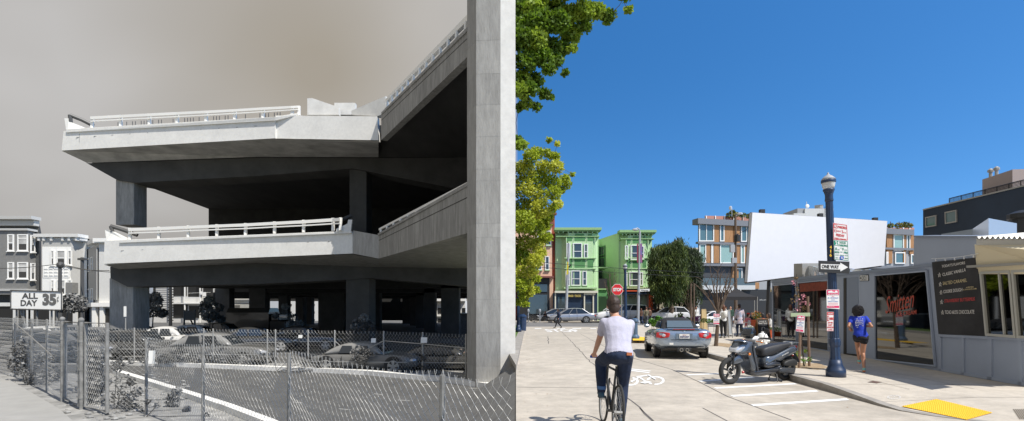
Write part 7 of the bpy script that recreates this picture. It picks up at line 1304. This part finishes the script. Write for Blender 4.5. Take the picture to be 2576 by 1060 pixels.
# ---- signs on the lamp
zs3 = 11.24-.13
def signplate(label, TL, TR, BR, BL, border, m=m_paint, bm=None, name='parking_sign', z=zs3):
    t = thing(name, label, 'sign', P(*BL, z)); mb = MB(); quad4(mb, P(*BL, z), P(*BR, z), P(*TR, z), P(*TL, z), .006); part('plate', mb, m, t)
    if bm:
        q = [P(*BL, z-.001), P(*BR, z-.001), P(*TR, z-.001), P(*TL, z-.001)]; c = sum(q, V())/4; mb = MB(); n = V((0, -.002, 0))
        for i in range(4): a, b_ = q[i].lerp(c, .03), q[(i+1) % 4].lerp(c, .03); a2, b2 = q[i].lerp(c, border), q[(i+1) % 4].lerp(c, border); mb.ext([a, b_, b2, a2], n)
        part('border', mb, bm, t)
    def W_(s_, u0, v0, u1, v1, m_, **k):                              # fractions across and down
        tl, tr, bl = P(*TL, z), P(*TR, z), P(*BL, z); o = tl+(tr-tl)*u0+(bl-tl)*v1; return text(s_, o, (tr-tl)*(u1-u0), (tl-bl)*(v1-v0), m_, t, off=.003, **k)
    def B_(u0, v0, u1, v1, m_, nm='patch'):
        tl, tr, bl = P(*TL, z-.0015), P(*TR, z-.0015), P(*BL, z-.0015); f_ = lambda u, v: tl+(tr-tl)*u+(bl-tl)*v; mb = MB(); quad4(mb, f_(u0, v1), f_(u1, v1), f_(u1, v0), f_(u0, v0), .001); part(nm, mb, m_, t)
    return t, W_, B_
m_sr = mat('sign red', c_(.6, .02, .03), .5); m_sgn = mat('sign green', c_(.01, .25, .15), .5); m_sbl = mat('sign blue', c_(.02, .1, .45), .5); m_mag = mat('notice magenta', c_(.65, .03, .13), .6)
t, w, bb_ = signplate('white and red no parking street cleaning sign, topmost on the lamp post', (2095.5, 561), (2131, 566), (2133, 606), (2096.5, 604), .09, bm=m_sr)
bb_(.04, .04, .3, .3, m_sr); w('NO', .07, .07, .28, .27, m_paint, bold=.03); w('PARKING', .33, .12, .95, .27, m_sr, bold=.02); w('12', .08, .36, .25, .52, m_sr, bold=.02); w('NOON TO', .27, .4, .55, .48, m_sr); w('2', .6, .36, .7, .52, m_sr, bold=.02); w('P.M.', .73, .44, .92, .52, m_sr); w('FRIDAY', .2, .6, .8, .75, m_sr, bold=.02); w('STREET CLEANING', .08, .84, .92, .93, m_sr, bold=.01)
t, w, bb_ = signplate('white and green two hour parking sign below the no parking sign', (2097, 604.5), (2133, 607), (2135, 657), (2099, 654), .07, bm=m_sgn)
bb_(.04, .03, .3, .27, m_sgn); w('2', .1, .05, .25, .25, m_paint, bold=.03); w('HOUR', .42, .06, .85, .15, m_sgn, bold=.02); w('PARKING', .34, .19, .95, .29, m_sgn, bold=.02); w('8', .1, .36, .2, .5, m_sgn, bold=.02); w('A.M.', .24, .43, .4, .5, m_sgn); w('TO', .44, .36, .54, .4, m_sgn); w('9', .58, .36, .68, .5, m_sgn, bold=.02); w('P.M.', .74, .43, .92, .5, m_sgn); w('MON', .06, .55, .36, .65, m_sgn, bold=.02); w('THRU', .42, .56, .6, .6, m_sgn); w('FRI', .68, .55, .93, .65, m_sgn, bold=.02); w('EXCEPT  VEHICLES  WITH', .08, .72, .94, .77, m_sgn); w('AREA', .08, .86, .28, .91, m_sgn); w('PERMITS', .72, .86, .95, .91, m_sgn)
zq = zs3-.004; cq = P(2117.5, 649, zq); mb = MB(); mb.ext([cq+V((.045*cos(a), 0, .045*sin(a))) for a in [2*pi*i/20 for i in range(20)]], (0, -.002, 0)); part('permit_disc', mb, m_sbl, t); text('S', cq+V((-.017, -.002, -.025)), (.034, 0, 0), (0, 0, .05), m_paint, t, bold=.03, off=.002)
t, w, bb_ = signplate('black ONE WAY sign with a white arrow across the lamp post', (2059, 656), (2137, 658.5), (2136, 689), (2059.5, 685), .0, m=m_black, name='one_way_sign', z=zs3-.03)
tl, tr, bl = P(2059, 656, zs3-.032), P(2137, 658.5, zs3-.032), P(2059.5, 685, zs3-.032); f_ = lambda u, v: tl+(tr-tl)*u+(bl-tl)*v
mb = MB(); mb.ext([f_(*p) for p in ((.07, .28), (.7, .28), (.7, .12), (.95, .5), (.7, .88), (.7, .72), (.07, .72))], (0, -.002, 0)); part('arrow', mb, m_paint, t); text('ONE WAY', f_(.1, .66), (tr-tl)*.56, (tl-bl)*.32, m_black, t, off=.005, bold=.03)
def notice(label, TL, TR, BR, BL, z, nm='paper_notice'):
    t, w, bb_ = signplate(label, TL, TR, BR, BL, 0, name=nm, z=z); bb_(.03, .02, .97, .3, m_mag); bb_(.03, .86, .97, .98, m_mag)
    w('NO STOPPING', .1, .22, .9, .29, m_paint, bold=.02); w('100 ft', .4, .35, .6, .39, m_mag); w('400 - 498 OCTAVIA ST', .08, .42, .92, .47, m_sbl, bold=.01); w('4/24/19', .35, .53, .65, .57, m_sbl); w('8:00am to 2:00pm', .1, .61, .9, .66, m_sbl, bold=.01); w('TEMPORARY', .1, .9, .6, .94, m_paint)
    for k in range(3): bb_(.1, .71+k*.04, .88, .72+k*.04, m_mag, 'rule')
    tl, tr, bl = P(*TL, z-.004), P(*TR, z-.004), P(*BL, z-.004); f_ = lambda u, v: tl+(tr-tl)*u+(bl-tl)*v
    mb = MB(); mb.ext([f_(*p) for p in ((.12, .17), (.12, .1), (.4, .05), (.48, .1), (.65, .13), (.7, .06), (.8, .05), (.88, .11), (.88, .17))], (0, -.001, 0)); part('tow_emblem', mb, m_paint, t)
notice('pink and white paper notice wrapped round the lamp post', (2079, 729), (2111, 729), (2112, 778), (2080, 776), zs3-.01)
b = onroad(2010, 926, SW).y-.06; notice('pink and white paper notice stapled to the cherry stake', (2006, 793), (2025, 795), (2023, 837), (2002, 834), b)
b = onroad(1801, 871, SW).y-.1; notice('pink and white paper notice on the leafless street tree', (1795, 789.5), (1810, 790), (1809, 818), (1794.5, 816), b)
t, w, bb_ = signplate('small red and white tow-away sign, lowest on the lamp post', (2080, 785), (2097.5, 785), (2097, 833.5), (2080, 833.5), .06, bm=m_sr)
bb_(.05, .02, .95, .16, m_sr); w('TOW-AWAY', .12, .06, .88, .13, m_paint, bold=.02); bb_(.06, .2, .34, .48, m_sr); w('NO', .09, .23, .31, .45, m_paint, bold=.02); w('PARKING', .38, .28, .94, .42, m_sr, bold=.02); w('ANY TIME', .15, .52, .85, .6, m_sr, bold=.02); w('EXCEPT', .2, .64, .8, .72, m_sr, bold=.02); w('MOTORCYCLES', .1, .76, .9, .84, m_sr, bold=.02); w('OR METER', .2, .88, .8, .94, m_sr)
m_y4 = mat('yellow numerals', c_(.8, .5, .02), .6)
for k, ch_ in enumerate('416'): o = P(2086.6+(k == 1)*1.6, 626+k*10, 11.08); text(ch_, o, (.018 if k == 1 else .045, 0, 0), (0, 0, .065), m_y4, lamp, bold=.02, name='numeral')
# ================================================================ café corner
t = thing('pop_up_canopy', 'black pop-up canopy tent in front of the timber block', 'canopy tent', V((P(1862, 0, 44).x, 44, SW))); zc_ = 43
pk = P(1850, 724, zc_); q = [P(1817, 747, 42), P(1905, 747, 42), P(1898, 747, 45), P(1822, 747, 45)]; mb = MB()
for i in range(4): a, b_ = q[i], q[(i+1) % 4]; m1 = a.lerp(pk, .55)-V((0, 0, .12)); m2 = b_.lerp(pk, .55)-V((0, 0, .12)); mb.add([a, b_, m2, m1, pk], [(0, 1, 2, 3), (3, 2, 4)]); mb.ext([a, b_, b_-V((0, 0, .28)), a-V((0, 0, .28))], (0, .02, 0))
part('canvas', mb, mat('black canvas', c_(.02, .02, .022), .9), t)
for p in q: mb = MB(); mb.tube((p.x, p.y, SW), p, .03, n=5); part('leg', mb, m_galv, t)
def aboard(label, x0, x1, yt, yb, z, face, side, chalk=False):
    b = V((((x0+x1)/2-CX)/F*z, z, SW)); t = thing('sandwich_board', label, 'sandwich board', b); a0 = V((P(x0, 0, z).x, z-.25, SW)); a1 = V((P(x1, 0, z).x, z-.25, SW)); h = P(0, yt, z).z; b0 = V((a0.x+.03, z, h)); b1 = V((a1.x-.03, z, h))
    mb = MB(); quad4(mb, a0.lerp(b0, .12), a1.lerp(b1, .12), b1, b0, .015); part('front_panel', mb, face, t); c0 = V((a0.x, z+.3, SW)); c1 = V((a1.x, z+.3, SW)); mb = MB(); quad4(mb, c1.lerp(b1, .1), c0.lerp(b0, .1), b0, b1, .015); part('back_panel', mb, side, t)
    mb = MB(); [mb.tube(p, q_, .022, n=4) for p, q_ in ((a0, b0), (a1, b1), (c0, b0), (c1, b1), (b0, b1), (a0.lerp(b0, .12), a1.lerp(b1, .12)))]; part('frame', mb, side, t)
    if chalk:
        f_ = lambda u, v: a0.lerp(b0, v)+(a1.lerp(b1, v)-a0.lerp(b0, v))*u
        for s_, u0, u1, v0, v1 in (('a world of', .2, .8, .86, .92), ('Sweet Tooth', .12, .85, .76, .84), ('WONDERS!', .14, .8, .68, .75)): text(s_, f_(u0, v0), f_(u1, v0)-f_(u0, v0), f_(u0, v1)-f_(u0, v0), chk, t)
        mb = MB(); [mb.path([f_(.5+.3*cos(a)*(.4+k*.2), .5+.12*sin(a)) for a in [2*pi*i/10 for i in range(10)]], .006, 3, closed=True) for k in (0, 1)]; mb.path([f_(.2, .3), f_(.3, .4), f_(.28, .25)], .006, 3); mb.path([f_(.6, .2), f_(.62, .38), f_(.75, .36), f_(.72, .2)], .006, 3); part('chalk_drawing', mb, chk, t)
m_pine = mat('pine board', c_(.5, .38, .2), .8); m_oak = mat('oak frame', c_(.22, .11, .04), .7); m_chb = bpy.data.materials['chalkboard']
aboard('black chalk sandwich board in a brown timber frame by the shop corner', 1902, 1933, 803, 852, 24.8, m_chb, m_oak, True)
aboard('plain pale timber sandwich board left of the standing women', 1764, 1777, 779, 820, 34, m_pine, m_pine)
aboard('grey sandwich board just behind the woman in the white jacket', 1829, 1838, 781, 838, 26.6, mat('grey board', c_(.3, .33, .36), .7), m_galv)
def chair(label, x, z, rz, m=None):
    m = m or m_rail2; t = thing('cafe_chair', label, 'chair', (x, z, SW), rz, 'white metal chairs at the shop'); mb = MB(); mb.box(-.2, .2, -.2, .2, .44, .46); part('seat', mb, m, t, world=False); mb = MB(); mb.path([V((-.19, -.2, .45)), V((-.19, -.26, .85)), V((.19, -.26, .85)), V((.19, -.2, .45))], .014, 5)
    for k in range(4): mb.tube((-.12+k*.08, -.21, .46), (-.12+k*.08, -.26, .85), .009, n=4)
    part('backrest', mb, m, t, world=False)
    for a in (-1, 1):
        for b_ in (-1, 1): mb = MB(); mb.tube((a*.18, b_*.18, .45), (a*.22, b_*.22, 0), .013, n=5); part('leg', mb, m, t, world=False)
m_rail2 = mat('white chair metal', c_(.72, .72, .7), .5)
for px, z, rz, lab in ((1843, 27.5, 30, 'white metal chair between the two standing women'), (1852, 29, 190, 'white metal chair just behind the tie-dye vest'), (1872, 28.5, 80, 'white metal chair under the person in pink'), (1836, 29.5, -60, 'white metal chair farthest left beside the grey board')): chair(lab, (px-CX)/F*z, z, R(rz))
def table(label, px, z):
    t = thing('cafe_table', label, 'table', ((px-CX)/F*z, z, SW)); mb = MB(); mb.lathe([(.34, .72), (.34, .745)], (0, 0, 0), 16); part('tabletop', mb, m_rail2, t, world=False); mb = MB(); mb.tube((0, 0, 0), (0, 0, .72), .025); mb.lathe([(.22, 0), (.2, .02)], (0, 0, 0), 12); part('pedestal', mb, m_rail2, t, world=False)
table('round white table in front of the person in pink', 1887, 28.6); table('round white table between the two right-hand seated people', 1931, 27.6)
b = V(((1886-CX)/F*27.2, 27.2, SW)); t = thing('cardboard_box', 'brown cardboard box on the ground by the marigold planter', 'box', b); mb = MB(); mb.box(b.x-.2, b.x+.2, b.y-.2, b.y+.2, SW, SW+.45); mb.box(b.x-.21, b.x-.0, b.y-.21, b.y+.21, SW+.452, SW+.46); part('carton', mb, mat('cardboard', c_(.3, .2, .11), .9), t)
b = V(((1918-CX)/F*16.8, 16.8, SW)); t = thing('fire_hydrant', 'white fire hydrant standing behind the motor scooter', 'hydrant', b); mb = MB(); mb.lathe([(.2, 0), (.2, .05), (.14, .07), (.13, .3), (.15, .33), (.15, .37), (.13, .39), (.13, .52), (.17, .53), (.17, .57), (.12, .66), (.04, .7), (.04, .74)], b, 18); part('barrel', mb, m_paint, t, smooth=False)
for d in (V((1, 0, 0)), V((-1, 0, 0)), V((0, -1, 0))): mb = MB(); mb.tube(b+V((0, 0, .44))+d*.1, b+V((0, 0, .44))+d*.22, .06, n=10); part('outlet_cap', mb, m_paint, t)
for px, z, rz, lab in ((1345, 60, 80, 'dark bicycle parked outside the peach building'), (1336, 62.6, 95, 'second bicycle leaning nearest the left edge shop')): bicycle(lab, ((px-CX)/F*z, z, .14 if z > 62.4 else 0), R(rz))
for px, lab in ((1358, 'grey parking meter left of the silver cars'), (1329, 'grey parking meter near the left edge shop')): b = V(((px-CX)/F*62, 62, 0)); t = thing('parking_meter', lab, 'parking meter', b); mb = MB(); mb.tube(b, b+V((0, 0, 1.2)), .05); mb.ball(b+V((0, 0, 1.4)), (.15, .12, .24), 8); part('head', mb, m_pg, t)
